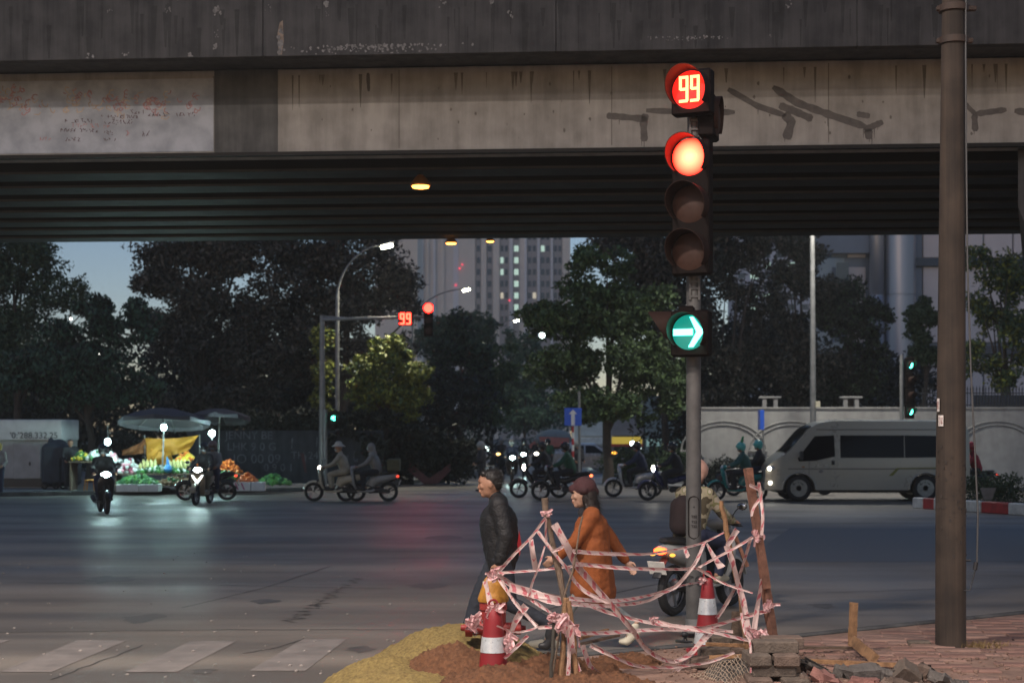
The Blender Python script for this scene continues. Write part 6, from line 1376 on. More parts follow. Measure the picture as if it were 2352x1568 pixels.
def sticker(px, py, w_, h_, lines, col):
    z = PZ(py, QY); f = (px - 1176) / F * QY - qx; a = math.asin(max(-.92, min(.92, f / (qr * .985)))); o_ = []
    n = 6; b = MB(); vs = []
    for i in range(n + 1):
        for j in (0, 1): aa = a + (i / n - .5) * w_ / qr; vs.append((qx + math.sin(aa) * (qr + .004), QY - math.cos(aa) * (qr + .004), z + (j - .5) * h_))
    b.add(vs, [(i * 2, i * 2 + 2, i * 2 + 3, i * 2 + 1) for i in range(n)]); k = b.build("advert_label", M_STK, cp, smooth=False)
    for i, s in enumerate(lines):
        me = textmesh(s, h_ * .9 / max(len(s) * .75, 1) if h_ > w_ else h_ * .6, .001); aa = a + ((i + .5) / len(lines) - .5) * w_ * .85 / qr
        put("advert_lettering", me, col, cp, Vector((qx + math.sin(aa) * (qr + .007), QY - math.cos(aa) * (qr + .007), z)) - cp.location, Euler((R(90), R(-90), aa), 'XYZ'))
sticker(2152, 930, .035, .12, ["0986"], M_STKR); sticker(2156, 966, .055, .10, ["KHOAN CAT", "0912"], M_STKR)
b = MB()
for i in range(70): a = rnd.uniform(-1.3, 1.3); z = max(.3, rnd.gauss(1.45, .28)); s = rnd.uniform(.005, .02); b.box((qx + math.sin(a) * (qr + .001), QY - math.cos(a) * (qr + .001), z), (s, .004, s * rnd.uniform(.5, 2)), rz=a)
b.build("chip_marks", mat("dark_chips", (.04, .032, .028), rough=.9), cp, kind="stuff")
MB().tube([(qx + qr * .9, QY - .05, PZ(1285, QY)), (qx + qr + .03, QY - .05, PZ(1285, QY))], .01, 6).build("clip", M_DARKM, cp)
t = thing("hanging_cable", "thin grey cable hanging down along the right side of the concrete pole", "cable", (PX(2222, QY), QY - .1, PZ(-40, QY)))
MB().tube([P(x_, y_, QY - .1) for x_, y_ in ((2219, -60), (2218, 90), (2219, 300), (2222, 600), (2230, 850), (2240, 1050), (2246, 1180), (2244, 1290))], .0085, 7).build("cable", mat("cable_grey", (.07, .07, .07), rough=.5, var=.1), t)
MB().tube([P(2242, 1290, QY - .1), P(2239, 1308, QY - .1)], .02, 10).build("connector", M_BLK, t); MB().tube([P(2240, 1308, QY - .1), P(2233, 1334, QY - .1), P(2228, 1354, QY - .1), P(2214, 1356, QY - .1)], .006, 6).build("wire_end", M_BLK, t)

# ------------------------------------------------------------------ near right: bricks, rubble, planks
NY = 12.5; npx = F / NY
M_BRK = mat("grey_brick", (.12, .095, .075), rough=.9, var=.3, scale=10, bump=.6); M_BRK2 = mat("brown_brick", (.14, .10, .078), rough=.9, var=.3, scale=10, bump=.6); M_BRKR = mat("pink_brick", (.25, .12, .10), rough=.9, var=.3, scale=10, bump=.6); M_STN = mat("grey_rubble", (.105, .094, .085), rough=.9, var=.35, scale=8, bump=.8)
def rough_block(d, seed, jit=.012, b_=.012):
    g_ = random.Random(seed); b = MB().bbox((0, 0, 0), d, b_); b.v = [(x + g_.uniform(-jit, jit), y + g_.uniform(-jit, jit), z + g_.uniform(-jit, jit) * .7) for x, y, z in b.v]; return b.mesh("block", ang=25)
def brick(px, py, Y, d, lab, m, rz=0, seed=0, group="bricks of the stack by the wooden post", name="brick", rx=0, ry=0, jit=.004):
    tag(put(name, rough_block(d, seed, jit), m, None, P(px, py, Y), (rx, ry, rz)), lab, "brick", group)
brick(1780, 1483, 12.55, (.36, .19, .098), "long brick on top at the front of the stack by the wooden post", M_BRK, R(-2), 1); brick(1795, 1474, 12.85, (.34, .19, .098), "brick on top at the back of the stack by the wooden post", M_BRK2, R(1), 2)
brick(1737, 1510, 12.5, (.17, .36, .094), "left end-on brick in the second course of the stack", M_BRK, R(3), 3); brick(1801, 1510, 12.5, (.20, .36, .094), "right end-on brick in the second course of the stack", M_BRK2, R(-2), 4)
brick(1775, 1537, 12.45, (.34, .19, .094), "long brick in the third course of the stack", M_BRK, R(-1), 5); brick(1800, 1530, 12.75, (.34, .16, .094), "brick at the back of the third course of the stack", M_BRK2, R(2), 6)
brick(1742, 1565, 12.4, (.2, .36, .094), "left end-on brick in the bottom course of the stack", M_BRK2, R(-3), 7); brick(1818, 1565, 12.4, (.2, .36, .094), "right end-on brick in the bottom course of the stack", M_BRK, R(4), 8)
brick(1640, 1497, 13.3, (.26, .18, .09), "left brick on the low pile behind the wire net", M_BRK, R(5), 9, "bricks of the low pile behind the net"); brick(1694, 1494, 13.3, (.15, .18, .09), "short brick on the low pile behind the wire net", M_BRK2, R(-4), 10, "bricks of the low pile behind the net"); brick(1632, 1520, 13.1, (.34, .18, .09), "lower left brick of the low pile behind the wire net", M_BRK2, R(-2), 11, "bricks of the low pile behind the net"); brick(1665, 1470, 13.5, (.28, .18, .09), "topmost brick of the low pile beside the second cone", M_BRK, R(8), 12, "bricks of the low pile behind the net"); brick(1690, 1520, 13.25, (.22, .18, .09), "lower right brick of the low pile behind the wire net", M_BRK, R(8), 24, "bricks of the low pile behind the net")
brick(2111, 1481, 14.55, (.21, .12, .09), "lone brick lying on the pavement left of the concrete pole", M_BRK, R(-4), 13, None)
for i, (px, py, Y, d, m, e, lab) in enumerate((
    (1880, 1535, 12.6, (.34, .2, .07), M_STN, (.1, .45, .2), "dark tilted slab at the left end of the rubble row"), (1893, 1556, 12.35, (.17, .15, .12), M_BRKR, (.2, .5, .4), "pink broken brick below the tilted slab"), (1936, 1541, 12.7, (.12, .16, .1), M_STN, (.2, .1, .5), "small dark lump right of the tilted slab"),
    (1982, 1548, 12.5, (.30, .22, .16), M_STN, (.05, -.05, .1), "big squared grey block in the middle of the rubble row"), (1985, 1566, 12.2, (.26, .16, .08), M_BRKR, (.1, .0, -.2), "pinkish flat piece in front of the big squared block"), (2034, 1553, 12.45, (.13, .18, .14), M_STN, (.1, .2, .3), "narrow dark piece right of the big squared block"),
    (2085, 1545, 12.4, (.22, .2, .16), M_BRK, (.4, .5, .2), "dark wedge-shaped lump standing highest in the rubble row"), (2124, 1540, 12.6, (.09, .14, .13), M_BRK2, (.2, .2, .4), "upright brown piece behind the wedge-shaped lump"), (2158, 1556, 12.4, (.17, .18, .10), M_STN, (.3, .4, .7), "rounded stone at the right end of the rubble row"),
    (1845, 1560, 12.3, (.10, .16, .08), M_BRK2, (.2, .3, .1), "small brown piece between the stack and the rubble"), (1921, 1568, 12.15, (.14, .12, .05), M_BRKR, (.1, .3, .9), "orange-brown shard low in the rubble row"), (2060, 1569, 12.1, (.2, .14, .08), M_BRK2, (.1, .2, .4), "flat brown piece low under the wedge-shaped lump"), (2205, 1568, 12.2, (.16, .1, .05), M_STN, (.1, .1, .2), "thin shard right of the rounded stone"))):
    tag(put("broken_block", rough_block(tuple(v * .85 for v in d), 40 + i, .026, .02), m, None, P(px, py, Y), e), lab, "rubble", "broken blocks in the rubble row")
b = MB()
for i in range(900):
    px = rnd.uniform(1500, 2352); Y = rnd.uniform(12.2, 14.6); x = PX(px, Y); s = abs(rnd.gauss(0, .010)) + .004
    if not inside(x, Y, poly): continue
    b.ell((x, Y, .09 + s * .3), (s, s * rnd.uniform(.6, 1.2), s * .6), 5, 3)
tag(b.build("gravel", M_DIRT, kind="stuff"), "crumbs and grit scattered over the near pavement", "gravel", kind="stuff")
def plank(lab, a, c, w_, th, m, name="plank", roll=0, group=None, cat="plank"):
    a, c = Vector(a), Vector(c); d = c - a; L = d.length; zq = d.to_track_quat('Z', 'Y').to_matrix() @ Matrix.Rotation(roll, 3, 'Z'); g_ = random.Random(int(L * 1e4))
    b = MB(); vs, fs, n = [], [], 8
    for i in range(n + 1):
        k = 1 + g_.uniform(-.06, .06); ox = g_.uniform(-.004, .004)
        for sx, sy in ((-1, -1), (1, -1), (1, 1), (-1, 1)): vs.append(a + zq @ Vector((sx * w_ / 2 * k + ox, sy * th / 2 * k, L * i / n)))
    for i in range(n):
        for k in range(4): fs.append((i * 4 + k, i * 4 + (k + 1) % 4, i * 4 + 4 + (k + 1) % 4, i * 4 + 4 + k))
    fs += [(3, 2, 1, 0), tuple(n * 4 + k for k in range(4))]; b.add(vs, fs); o = bpy.data.objects.new(name, None)
    bpy.data.objects.remove(o); me = b.mesh(name, a, ang=30); o = put(name, me, m, None, a); tag(o, lab, cat, group); return o
plank("upright sawn plank stump standing on the pavement left of the concrete pole", P(1957, 1483, 14.1), P(1961, 1383, 14.1), .085, .04, M_WOOD, roll=R(20)); plank("short board leaning away from the foot of the plank stump", P(1958, 1470, 14.0), P(2010, 1512, 13.2), .09, .045, M_WOOD, roll=R(60))
plank("thin lath lying on the pavement right of the brick stack", P(1836, 1486, 13.9), P(1958, 1487, 14.1), .03, .025, M_WOODG); plank("long batten lying in front of the plank stump", P(1840, 1516, 13.3), P(2083, 1527, 12.95), .04, .035, M_WOOD); plank("lath stuck in the low brick pile", P(1622, 1478, 13.0), P(1720, 1482, 13.1), .03, .03, M_WOOD); plank("lath under the wire net", P(1630, 1508, 12.9), P(1715, 1505, 12.8), .03, .03, M_WOOD)
tg = thing("grass_tuft", "dry grass tuft at the foot of the concrete pole", "grass", (PX(2255, 14.4), 14.4, .085)); b = MB()
for i in range(260):
    x, y = rnd.gauss(0, .12), rnd.gauss(0, .06); h = rnd.uniform(.02, .08); dx, dy = rnd.gauss(0, .04), rnd.gauss(0, .04); b.add([(x - .003, y, 0), (x + .003, y, 0), (x + dx, y + dy, h)], [(0, 1, 2)])
b.build("blades", mat("dry_grass", (.22, .15, .06), rough=.9, var=.3), tg, world=False, kind="stuff")
# wire net bundle
t = thing("wire_net", "crumpled rusty wire netting heaped left of the brick stack", "wire net", P(1655, 1540, 12.6)); b = MB()
def net(u, v):
    px, py = 1585 + u * 150, 1575 - v * (30 + 62 * u) + 8 * math.sin(u * 9); return P(px, py, 12.35 + .5 * v + .10 * math.sin(u * 7 + v * 5))
for k in range(-14, 30):
    for s_ in (1, -1):
        q = []
        for i in range(15):
            v = i / 14; u = k / 15 + s_ * v * .35 + .012 * math.sin(i * 2 + k)
            if 0 <= u <= 1: q.append(net(u, v))
        if len(q) > 2: b.tube(q, .0032, 4, cap=False)
b.build("mesh_wires", mat("rusty_wire", (.34, .27, .20), rough=.6, var=.3), t, kind="stuff")
vs = [net(i / 14, j / 8) + V(0, .09, -.03) for i in range(15) for j in range(9)]; MB().add(vs, [(i * 9 + j, i * 9 + 9 + j, i * 9 + 10 + j, i * 9 + j + 1) for i in range(14) for j in range(8)]).build("rubble_fill", M_STN, t)
t = thing("cable_coil", "black cable ends and a cap lying by the signal pole base", "cable", P(1567, 1478, 14.6)); b = MB(); b.ell((.02, 0, .09), (.03, .03, .03), 8, 6).tube([(0, 0, .02), (.03, 0, .07), (.05, .02, .02), (-.05, .05, .02), (-.02, -.05, .03), (.09, -.02, .02)], .014, 6); b.build("cable", M_BLK, t, world=False)

# ------------------------------------------------------------------ sand and earth heaps
def heapmesh(bumps, x0, x1, y0, y1, nx, ny, m, lab, cat, name, seed, amp):
    g_ = np.random.default_rng(seed); X, Y_ = np.meshgrid(np.linspace(x0, x1, nx), np.linspace(y0, y1, ny), indexing='ij'); Z = np.full(X.shape, -.10)
    for cx, cy, rx, ry, h in bumps: Z = np.maximum(Z, -.06 + (h + .06) * (1 - np.clip(((X - cx) / rx) ** 2 + ((Y_ - cy) / ry) ** 2, 0, 1.6)))
    for f, a in ((9, amp), (23, amp * .6), (61, amp * .35)): ph = g_.uniform(0, 6, 4); Z += a * np.sin(X * f + ph[0] + 2 * np.sin(Y_ * f * .7 + ph[1])) * np.sin(Y_ * f * 1.1 + ph[2] + 1.5 * np.sin(X * f * .6 + ph[3]))
    Z += g_.normal(scale=amp * .45, size=Z.shape)
    v = np.stack([X, Y_, Z], -1).reshape(-1, 3); idx = np.arange(nx * ny).reshape(nx, ny); f = np.stack([idx[:-1, :-1], idx[1:, :-1], idx[1:, 1:], idx[:-1, 1:]], -1).reshape(-1, 4)
    keep = (Z.reshape(-1)[f] > -.05).any(1); me = bpy.data.meshes.new(name); me.from_pydata(v.tolist(), [], f[keep].tolist()); me.update(); me.polygons.foreach_set("use_smooth", [True] * len(me.polygons)); return tag(put(name, me, m), lab, cat, kind="stuff")
def grain(name, c1, c2):
    m = mat(name, c1, rough=.95, var=.35, scale=34, bump=1.0, dirt=c2); return m
heapmesh([(-.45, 13.45, .95, .9, .40), (-1.0, 12.55, .62, .55, .26), (-.9, 12.1, .7, .7, .22), (-.1, 13.2, .8, .8, .22)], -2.0, 1.1, 11.0, 14.8, 170, 190, grain("yellow_sand", (.33, .245, .085), (.19, .13, .045)), "heap of yellow-green sand at the kerb behind the front cone", "sand", "sand_heap", 3, .015)
heapmesh([(-.45, 12.55, .75, .42, .335), (.35, 12.9, .8, .7, .20), (.6, 12.2, .9, .7, .17), (-.1, 12.0, .8, .6, .26), (.95, 13.4, .5, .5, .16)], -1.4, 1.9, 11.0, 14.2, 170, 170, grain("red_earth", (.22, .098, .045), (.11, .05, .024)), "heap of reddish-brown earth spread across the sand", "earth", "earth_heap", 5, .028)

# ------------------------------------------------------------------ hydrant and cones
HY = 13.0; hx = PX(1133, HY); hd = thing("fire_hydrant", "red fire hydrant with an orange-yellow bonnet, hung with tape behind the front cone", "hydrant", (hx, HY, .1))
M_HYR = mat("hydrant_red", (.30, .03, .025), rough=.5, var=.3, scale=12, bump=.2); M_HYY = mat("hydrant_yellow", (.42, .19, .022), rough=.5, var=.25, scale=10, bump=.2)
hz = lambda py: PZ(py, HY) - .1
MB().lathe([(.15, -.05), (.15, .03), (.095, .04), (.09, hz(1470)), (.105, hz(1470) + .01), (.105, hz(1400)), (.115, hz(1398)), (.115, hz(1378)), (.09, hz(1376))], n=24).build("barrel", M_HYR, hd, world=False)
MB().lathe([(.125, hz(1380)), (.13, hz(1374)), (.12, hz(1365)), (.10, hz(1350)), (.085, hz(1335)), (.06, hz(1324)), (.03, hz(1319)), (.03, hz(1312)), (0, hz(1312))], n=24).build("bonnet", M_HYY, hd, world=False)
for s_, r in ((-1, .06), (1, .045)): MB().lathe([(.0, 0), (r, .0), (r, .09), (r * 1.25, .095), (r * 1.25, .15), (r * .5, .155), (r * .4, .19), (0, .19)], (s_ * .08, -.02, hz(1440)), 16, 'X', Matrix.Scale(s_, 3, V(1, 0, 0))).build("outlet_cap", M_HYR, hd, world=False)
MB().lathe([(0, 0), (.07, 0), (.07, .08), (.085, .085), (.085, .14), (.03, .145), (.03, .17), (0, .17)], (0, -.08, hz(1430)), 18, 'Y').build("outlet_cap", M_HYR, hd, world=False)
ch = MB()
for k in range(9): a = k / 8; p = V(-.22 + .14 * a, -.06, hz(1425) - .10 * math.sin(a * PI)); r_ = ring(.014, .004, 8, 5); M = Matrix.Rotation(PI / 2 * (k % 2), 3, 'X'); ch.add([M @ Vector(q) + p for q in r_.v], r_.f)
ch.build("chain", M_STEEL, hd, world=False)
M_CONE = mat("cone_red", (.23, .014, .018), rough=.45, var=.18, scale=8); M_REFL = mat("reflective_band", (.62, .65, .66), rough=.3, metal=.35, var=.12, scale=30)
def cone(loc, lab, H, r0, r1, bands, ringz=True):
    t = thing("traffic_cone", lab, "traffic cone", loc, 0, "traffic cones"); f = lambda z: r0 + (r1 - r0) * z / H
    MB().bbox((0, 0, .02), (r0 * 2.7, r0 * 2.7, .04), .015).build("base", M_CONE, t, world=False)
    MB().lathe([(f(0) * 1.05, .03), (f(.05), .06)] + [(f(z), z) for z in np.linspace(.08, H - .015, 8)] + [(r1 * .85, H), (r1 * .4, H + .005), (0, H + .005)], n=28).build("body", M_CONE, t, world=False)
    for z0, z1 in bands: MB().lathe([(f(z0) + .001, z0), (f(z0) + .004, z0), (f(z1) + .004, z1), (f(z1) + .001, z1)], n=28).build("reflective_band", M_REFL, t, world=False)
    r_ = ring(.034, .009, 16, 6); MB().add([Vector(q) + V(0, 0, H + .032) for q in r_.v], r_.f).build("ring", M_CONE, t, world=False)
    return t
cone(V(PX(1133, 12.3), 12.3, -.02), "front red cone with a silver band standing in the earth before the hydrant", .70, .14, .062, [(.36, .48)])
cone(V(PX(1625, 13.9), 13.9, .09), "second red cone with a white band standing before the signal pole", .67, .13, .045, [(.36, .50), (.10, .2)])

# ------------------------------------------------------------------ stakes and barrier tape
def stake(lab, pts, Ys, wd, m, wob=.15, n=8, name="wooden_stake"):
    q = [P(x_, y_, Y) for (x_, y_), Y in zip(pts, Ys)]; base = q[-1] if q[-1].z < q[0].z else q[0]; t = thing(name, lab, "stake", base, 0, "stakes of the tape barrier"); fine, rad = [], []; g_ = random.Random(len(lab))
    for a, c in zip(q[:-1], q[1:]):
        for i in range(4): fine.append(a + (c - a) * (i / 4) + V(g_.gauss(0, .003), g_.gauss(0, .003), 0)); rad.append(wd / 2 * g_.uniform(1 - wob, 1 + wob))
    fine.append(q[-1]); rad.append(wd / 2); MB().tube(fine, rad, n).build("pole", m, t); return t
stake("tall grey-brown stake of the barrier with tape knotted near its top", [(1250, 1143), (1268, 1240), (1300, 1394), (1325, 1600)], [12.4, 12.4, 12.35, 12.25], .05, M_WOODG); stake("thin dark rod crossing the grey-brown stake", [(1337, 1184), (1320, 1294), (1297, 1369), (1262, 1600)], [12.3, 12.28, 12.25, 12.2], .017, M_WOODG, n=6); stake("pale bamboo stake under the crossing of the stakes", [(1301, 1372), (1294, 1470), (1285, 1600)], [12.2, 12.2, 12.15], .045, M_WOOD); stake("short dark stake left of the pale bamboo", [(1274, 1410), (1269, 1500), (1264, 1600)], [12.15, 12.12, 12.1], .028, mat("dark_wood", (.05, .045, .035), rough=.8, var=.3)); stake("brown split stake right of the pale bamboo", [(1306, 1380), (1318, 1470), (1326, 1600)], [12.15, 12.15, 12.1], .04, M_WOOD)
M_POSTW = mat("red_brown_wood", (.17, .08, .052), rough=.85, var=.45, scale=14, bump=.5)
plank("tall wooden post wrapped with tape at the right end of the barrier", P(1780, 1490, 13.1), P(1756, 1335, 13.05), .07, .055, M_POSTW, name="wooden_post", group="stakes of the tape barrier", cat="post"); plank("leaning upper length of the tall post, nailed to its lower half", P(1760, 1350, 13.0), P(1718, 1075, 12.95), .068, .055, M_POSTW, name="wooden_post", group="stakes of the tape barrier", cat="post"); stake("thin pale stake between the second cone and the tall post", [(1656, 1150), (1668, 1213), (1699, 1363), (1715, 1490)], [13.2, 13.2, 13.2, 13.2], .04, M_WOOD); plank("stubby brown board stake behind the tape bundle at the right", P(1693, 1478, 13.4), P(1693, 1403, 13.4), .09, .03, M_WOODG, name="board_stake", group="stakes of the tape barrier", cat="stake")
plank("dark board leaning among the tape right of the second cone", P(1716, 1300, 13.3), P(1685, 1222, 13.3), .06, .03, M_POSTW, name="board_piece", group="stakes of the tape barrier", cat="board"); plank("short split board stuck out from the stake cluster", P(1330, 1466, 12.4), P(1395, 1445, 12.9), .03, .02, M_WOOD); plank("lower split board stuck out from the stake cluster", P(1334, 1478, 12.4), P(1420, 1458, 13.0), .03, .02, M_WOODG)
def tape_mat():
    m = mat("barrier_tape", (.62, .5, .48), rough=.42, var=0, spec=.5); n = m.node_tree; b = n.nodes["Principled BSDF"]
    uv = n.nodes.new("ShaderNodeUVMap"); sp = n.nodes.new("ShaderNodeSeparateXYZ"); n.links.new(uv.outputs[0], sp.inputs[0])
    def math_(op, a, c=None):
        k = n.nodes.new("ShaderNodeMath"); k.operation = op
        for i, v in enumerate((a, c)):
            if v is None: continue
            if isinstance(v, (int, float)): k.inputs[i].default_value = v
            else: n.links.new(v, k.inputs[i])
        return k.outputs[0]
    s = math_('FRACT', math_('ADD', math_('MULTIPLY', sp.outputs[0], 8.5), math_('MULTIPLY', sp.outputs[1], .55)))
    red = math_('MULTIPLY', math_('GREATER_THAN', s, .62), math_('MULTIPLY', math_('GREATER_THAN', sp.outputs[1], .10), math_('LESS_THAN', sp.outputs[1], .90)))
    nz = n.nodes.new("ShaderNodeTexNoise"); nz.inputs["Scale"].default_value = 14; nz.inputs["Detail"].default_value = 3; tc = n.nodes.new("ShaderNodeTexCoord"); n.links.new(tc.outputs["Object"], nz.inputs["Vector"])
    red = math_('MULTIPLY', red, math_('GREATER_THAN', nz.outputs["Fac"], .47))
    mx = n.nodes.new("ShaderNodeMix"); mx.data_type = 'RGBA'; n.links.new(red, mx.inputs["Factor"]); mx.inputs["A"].default_value = (.64, .49, .46, 1); mx.inputs["B"].default_value = (.52, .15, .17, 1)
    mr = n.nodes.new("ShaderNodeMix"); mr.data_type = 'RGBA'; mr.blend_type = 'MULTIPLY'; mr.inputs["Factor"].default_value = .45; n.links.new(mx.outputs["Result"], mr.inputs["A"]); n.links.new(nz.outputs["Color"], mr.inputs["B"]); n.links.new(mx.outputs["Result"], b.inputs["Base Color"])
    b.inputs["Subsurface Weight"].default_value = 0; tr = n.nodes.new("ShaderNodeBsdfTranslucent"); n.links.new(mx.outputs["Result"], tr.inputs[0]); ms_ = n.nodes.new("ShaderNodeMixShader"); ms_.inputs[0].default_value = .25; out = n.nodes["Material Output"]
    n.links.new(b.outputs[0], ms_.inputs[1]); n.links.new(tr.outputs[0], ms_.inputs[2]); n.links.new(ms_.outputs[0], out.inputs[0]); return m
M_TAPE = tape_mat()
def ribbon(q, wd, g_):
    """strip with a lengthwise fold and slow twist; q world points, wd widths in metres"""
    fine, ww = [], []
    for i in range(len(q) - 1):
        p0, p1, p2, p3 = q[max(0, i - 1)], q[i], q[i + 1], q[min(len(q) - 1, i + 2)]; ns = max(4, int((p2 - p1).length / .035))
        for k in range(ns):
            t = k / ns; fine.append(.5 * ((2 * p1) + (p2 - p0) * t + (2 * p0 - 5 * p1 + 4 * p2 - p3) * t * t + (3 * p1 - p0 - 3 * p2 + p3) * t ** 3)); ww.append(wd[i] + (wd[i + 1] - wd[i]) * t)
    fine.append(q[-1]); ww.append(wd[-1]); n = len(fine); vs, uvv, L = [], [], g_.uniform(0, 1); ph, tw = g_.uniform(0, 6), g_.uniform(.6, 1.6)
    for i, p in enumerate(fine):
        t = (fine[min(i + 1, n - 1)] - fine[max(i - 1, 0)]).normalized(); view = V(0, 1, 0); s_ = t.cross(view); s_ = s_.normalized() if s_.length > 1e-3 else V(1, 0, 0); nn = s_.cross(t).normalized()
        a = .55 * math.sin(ph + tw * i * .09); sd = s_ * math.cos(a) + nn * math.sin(a); up = nn * math.cos(a) - s_ * math.sin(a); L += (p - fine[i - 1]).length if i else 0
        for j, v in enumerate((-1, -.45, .05, .5, 1)): vs.append(p + sd * v * ww[i] / 2 + up * ww[i] * (.14 * math.cos(v * 3.2) + .10 * math.sin(i * .7 + j * 2 + ph) + .05 * math.sin(i * 1.9 + j))); uvv.append((L, (v + 1) / 2))
    m = 5; fs = [(i * m + j, i * m + j + 1, (i + 1) * m + j + 1, (i + 1) * m + j) for i in range(n - 1) for j in range(m - 1)]
    return vs, fs, uvv
CX = lambda x_: 1034.9 + x_ * .312
CY = lambda y_: 1081.9 + y_ * .312
TN = [0]
def tape(lab, pts, w0, w1=None, Ya=12.4, Yb=None, m=None):
    TN[0] += 1; g_ = random.Random(TN[0] * 13); Yb = Ya if Yb is None else Yb; w1 = w0 if w1 is None else w1; n = len(pts); q, wd = [], []
    for i, (x_, y_) in enumerate(pts): f = i / max(1, n - 1); Y = Ya + (Yb - Ya) * f + (.05 * math.sin(i * 1.7 + TN[0])); q.append(P(CX(x_), CY(y_), Y)); wd.append((w0 + (w1 - w0) * f) * .312 / F * Y)
    vs, fs, uvv = ribbon(q, wd, g_); b = MB(); b.add(vs, fs); o = Vector(vs[0]); me = b.mesh("barrier_tape", o, ang=70); ul = me.uv_layers.new(name="UVMap")
    vi = np.empty(len(me.loops), 'i'); me.loops.foreach_get('vertex_index', vi); ul.data.foreach_set('uv', np.array(uvv, 'f')[vi].ravel()); tag(put("barrier_tape", me, m or M_TAPE, None, o), lab, "barrier tape", "strips of red and white barrier tape")
A_, B_, HYD, E_ = 12.3, 12.2, 12.75, 13.0
T = tape
T("tape sloping from the top of the grey-brown stake down to the hydrant bonnet", [(700, 340), (590, 490), (460, 620), (345, 750)], 22, 26, A_, HYD)
T("narrow tape running from the sloping strip down right across the stakes", [(640, 440), (750, 590), (860, 720), (905, 800), (1000, 890), (1150, 960)], 26, 30, A_, 12.5)
T("widest tape falling from the stake top diagonally to the ground at the right", [(760, 390), (860, 560), (930, 690), (1050, 830), (1200, 1000), (1330, 1150), (1430, 1290), (1560, 1380), (1680, 1400)], 58, 34, 12.35, 12.9)
T("thin level tape from the hydrant to the crossing of the stakes", [(345, 745), (560, 735), (850, 705), (925, 690)], 20, 22, HYD, A_)
T("uppermost level tape running right to the thin pale stake", [(900, 590), (1050, 600), (1270, 608), (1460, 604), (1700, 565), (1870, 520), (2030, 440)], 34, 12, A_, 13.2)
T("second level tape running right to the knot at the signal pole", [(920, 685), (1020, 690), (1250, 710), (1560, 718), (1820, 712)], 34, 24, A_, 13.1)
T("tape rising from the knot to the tall wooden post", [(1820, 712), (1930, 650), (2080, 570), (2225, 485)], 18, 22, 13.1, E_)
T("tape dropping from the thin line past the knot towards the middle", [(1870, 520), (1820, 640), (1760, 730), (1650, 850), (1500, 910)], 24, 30, 13.15, 12.9)
T("sagging tape ending at the ring of the second cone", [(870, 935), (1060, 950), (1290, 945), (1500, 900), (1700, 840), (1845, 810)], 34, 16, A_, 13.8)
T("twin sagging tape just below the one tied to the second cone", [(880, 975), (1100, 990), (1300, 975), (1450, 950), (1600, 870), (1700, 830)], 34, 26, A_, 13.5)
T("long tape from the hydrant sinking right across the whole barrier", [(350, 760), (480, 840), (620, 890), (800, 925), (1000, 980), (1200, 1050), (1500, 1120), (1800, 1150), (2080, 1180)], 32, 24, HYD, 13.2)
T("tape falling right from the knot to the lower half of the tall post", [(1820, 712), (1900, 760), (2030, 830), (2225, 895)], 26, 12, 13.1, E_)
T("steep tape from the hydrant down to the low knot left of the stakes", [(345, 765), (420, 880), (500, 990), (640, 1140)], 32, 30, HYD, 12.3)
T("tape from the hydrant slanting to the top of the short dark stake", [(360, 785), (560, 920), (680, 1000), (765, 1055)], 28, 24, HYD, 12.2)
T("broad sheer tape with faint lettering between hydrant and stakes", [(430, 850), (600, 900), (720, 940), (820, 965)], 66, 74, 12.65, 12.35)
T("short broad strip hanging from the bonnet onto the front cone", [(255, 800), (280, 900), (305, 1005)], 40, 48, 12.8, 12.35)
T("wide strip hanging from the sheer tape towards the earth", [(555, 985), (480, 1090), (440, 1200), (415, 1340)], 60, 30, 12.5, 12.3)
T("low thin tape running left from the low knot to the cone", [(640, 1145), (560, 1172), (470, 1180), (340, 1135)], 16, 14, 12.3, 12.2)
T("short tape joining the low knot to the stake cluster", [(640, 1150), (740, 1145), (840, 1160)], 26, 32, 12.3, 12.2)
T("level tape running right from the stake cluster near the ground", [(930, 1190), (1180, 1185), (1500, 1165), (1800, 1165), (1880, 1185)], 32, 28, 12.3, 13.4)
T("low tape from the stake cluster dipping across the earth to the net", [(1030, 1275), (1180, 1350), (1350, 1420), (1500, 1440), (1700, 1430), (1900, 1400), (2090, 1330)], 36, 22, 12.4, 12.5)
T("deepest loop of tape sagging to the bottom edge and up again", [(970, 1280), (1020, 1420), (1100, 1500), (1250, 1545), (1450, 1540), (1640, 1480), (1780, 1330), (1885, 1195)], 40, 34, 12.3, 13.2)
T("broad tape end hanging down right of the stake cluster", [(885, 1130), (900, 1290), (920, 1380), (945, 1475)], 40, 46, 12.1, 12.1)
T("tape hanging down the pale bamboo stake to the bottom edge", [(860, 1130), (875, 1300), (865, 1580)], 30, 34, 12.1, 12.05)
T("short tape tail beside the broad hanging end", [(920, 1135), (935, 1210), (948, 1295)], 22, 16, 12.1, 12.15)
T("loose pennant of tape hanging under the thin upper line", [(1885, 530), (1930, 620), (1995, 710)], 14, 62, 13.15, 13.1)
T("tiny tail of tape hanging left of the pennant", [(1725, 570), (1750, 630)], 24, 36, 13.0, 13.0)
T("flat folded tape tied across the thin pale stake", [(2110, 425), (2030, 545)], 50, 40, 13.1, 13.1)
T("bundle of tape running down the thin pale stake", [(2030, 545), (2080, 700), (2120, 850), (2160, 1000), (2195, 1210)], 46, 50, 13.1, 13.1)
T("tape from the tall post slanting down left to the second cone", [(2205, 505), (2140, 720), (2080, 880), (1960, 1080)], 26, 30, E_, 13.5)
T("red tape hanging down left of the tall post's lower half", [(2290, 790), (2260, 980), (2230, 1190)], 30, 42, E_, E_)
T("wide tape from the lower tall post sweeping left over the second cone's foot", [(2330, 1025), (2150, 1070), (1950, 1130), (1800, 1150), (1600, 1130)], 30, 38, E_, 13.2)
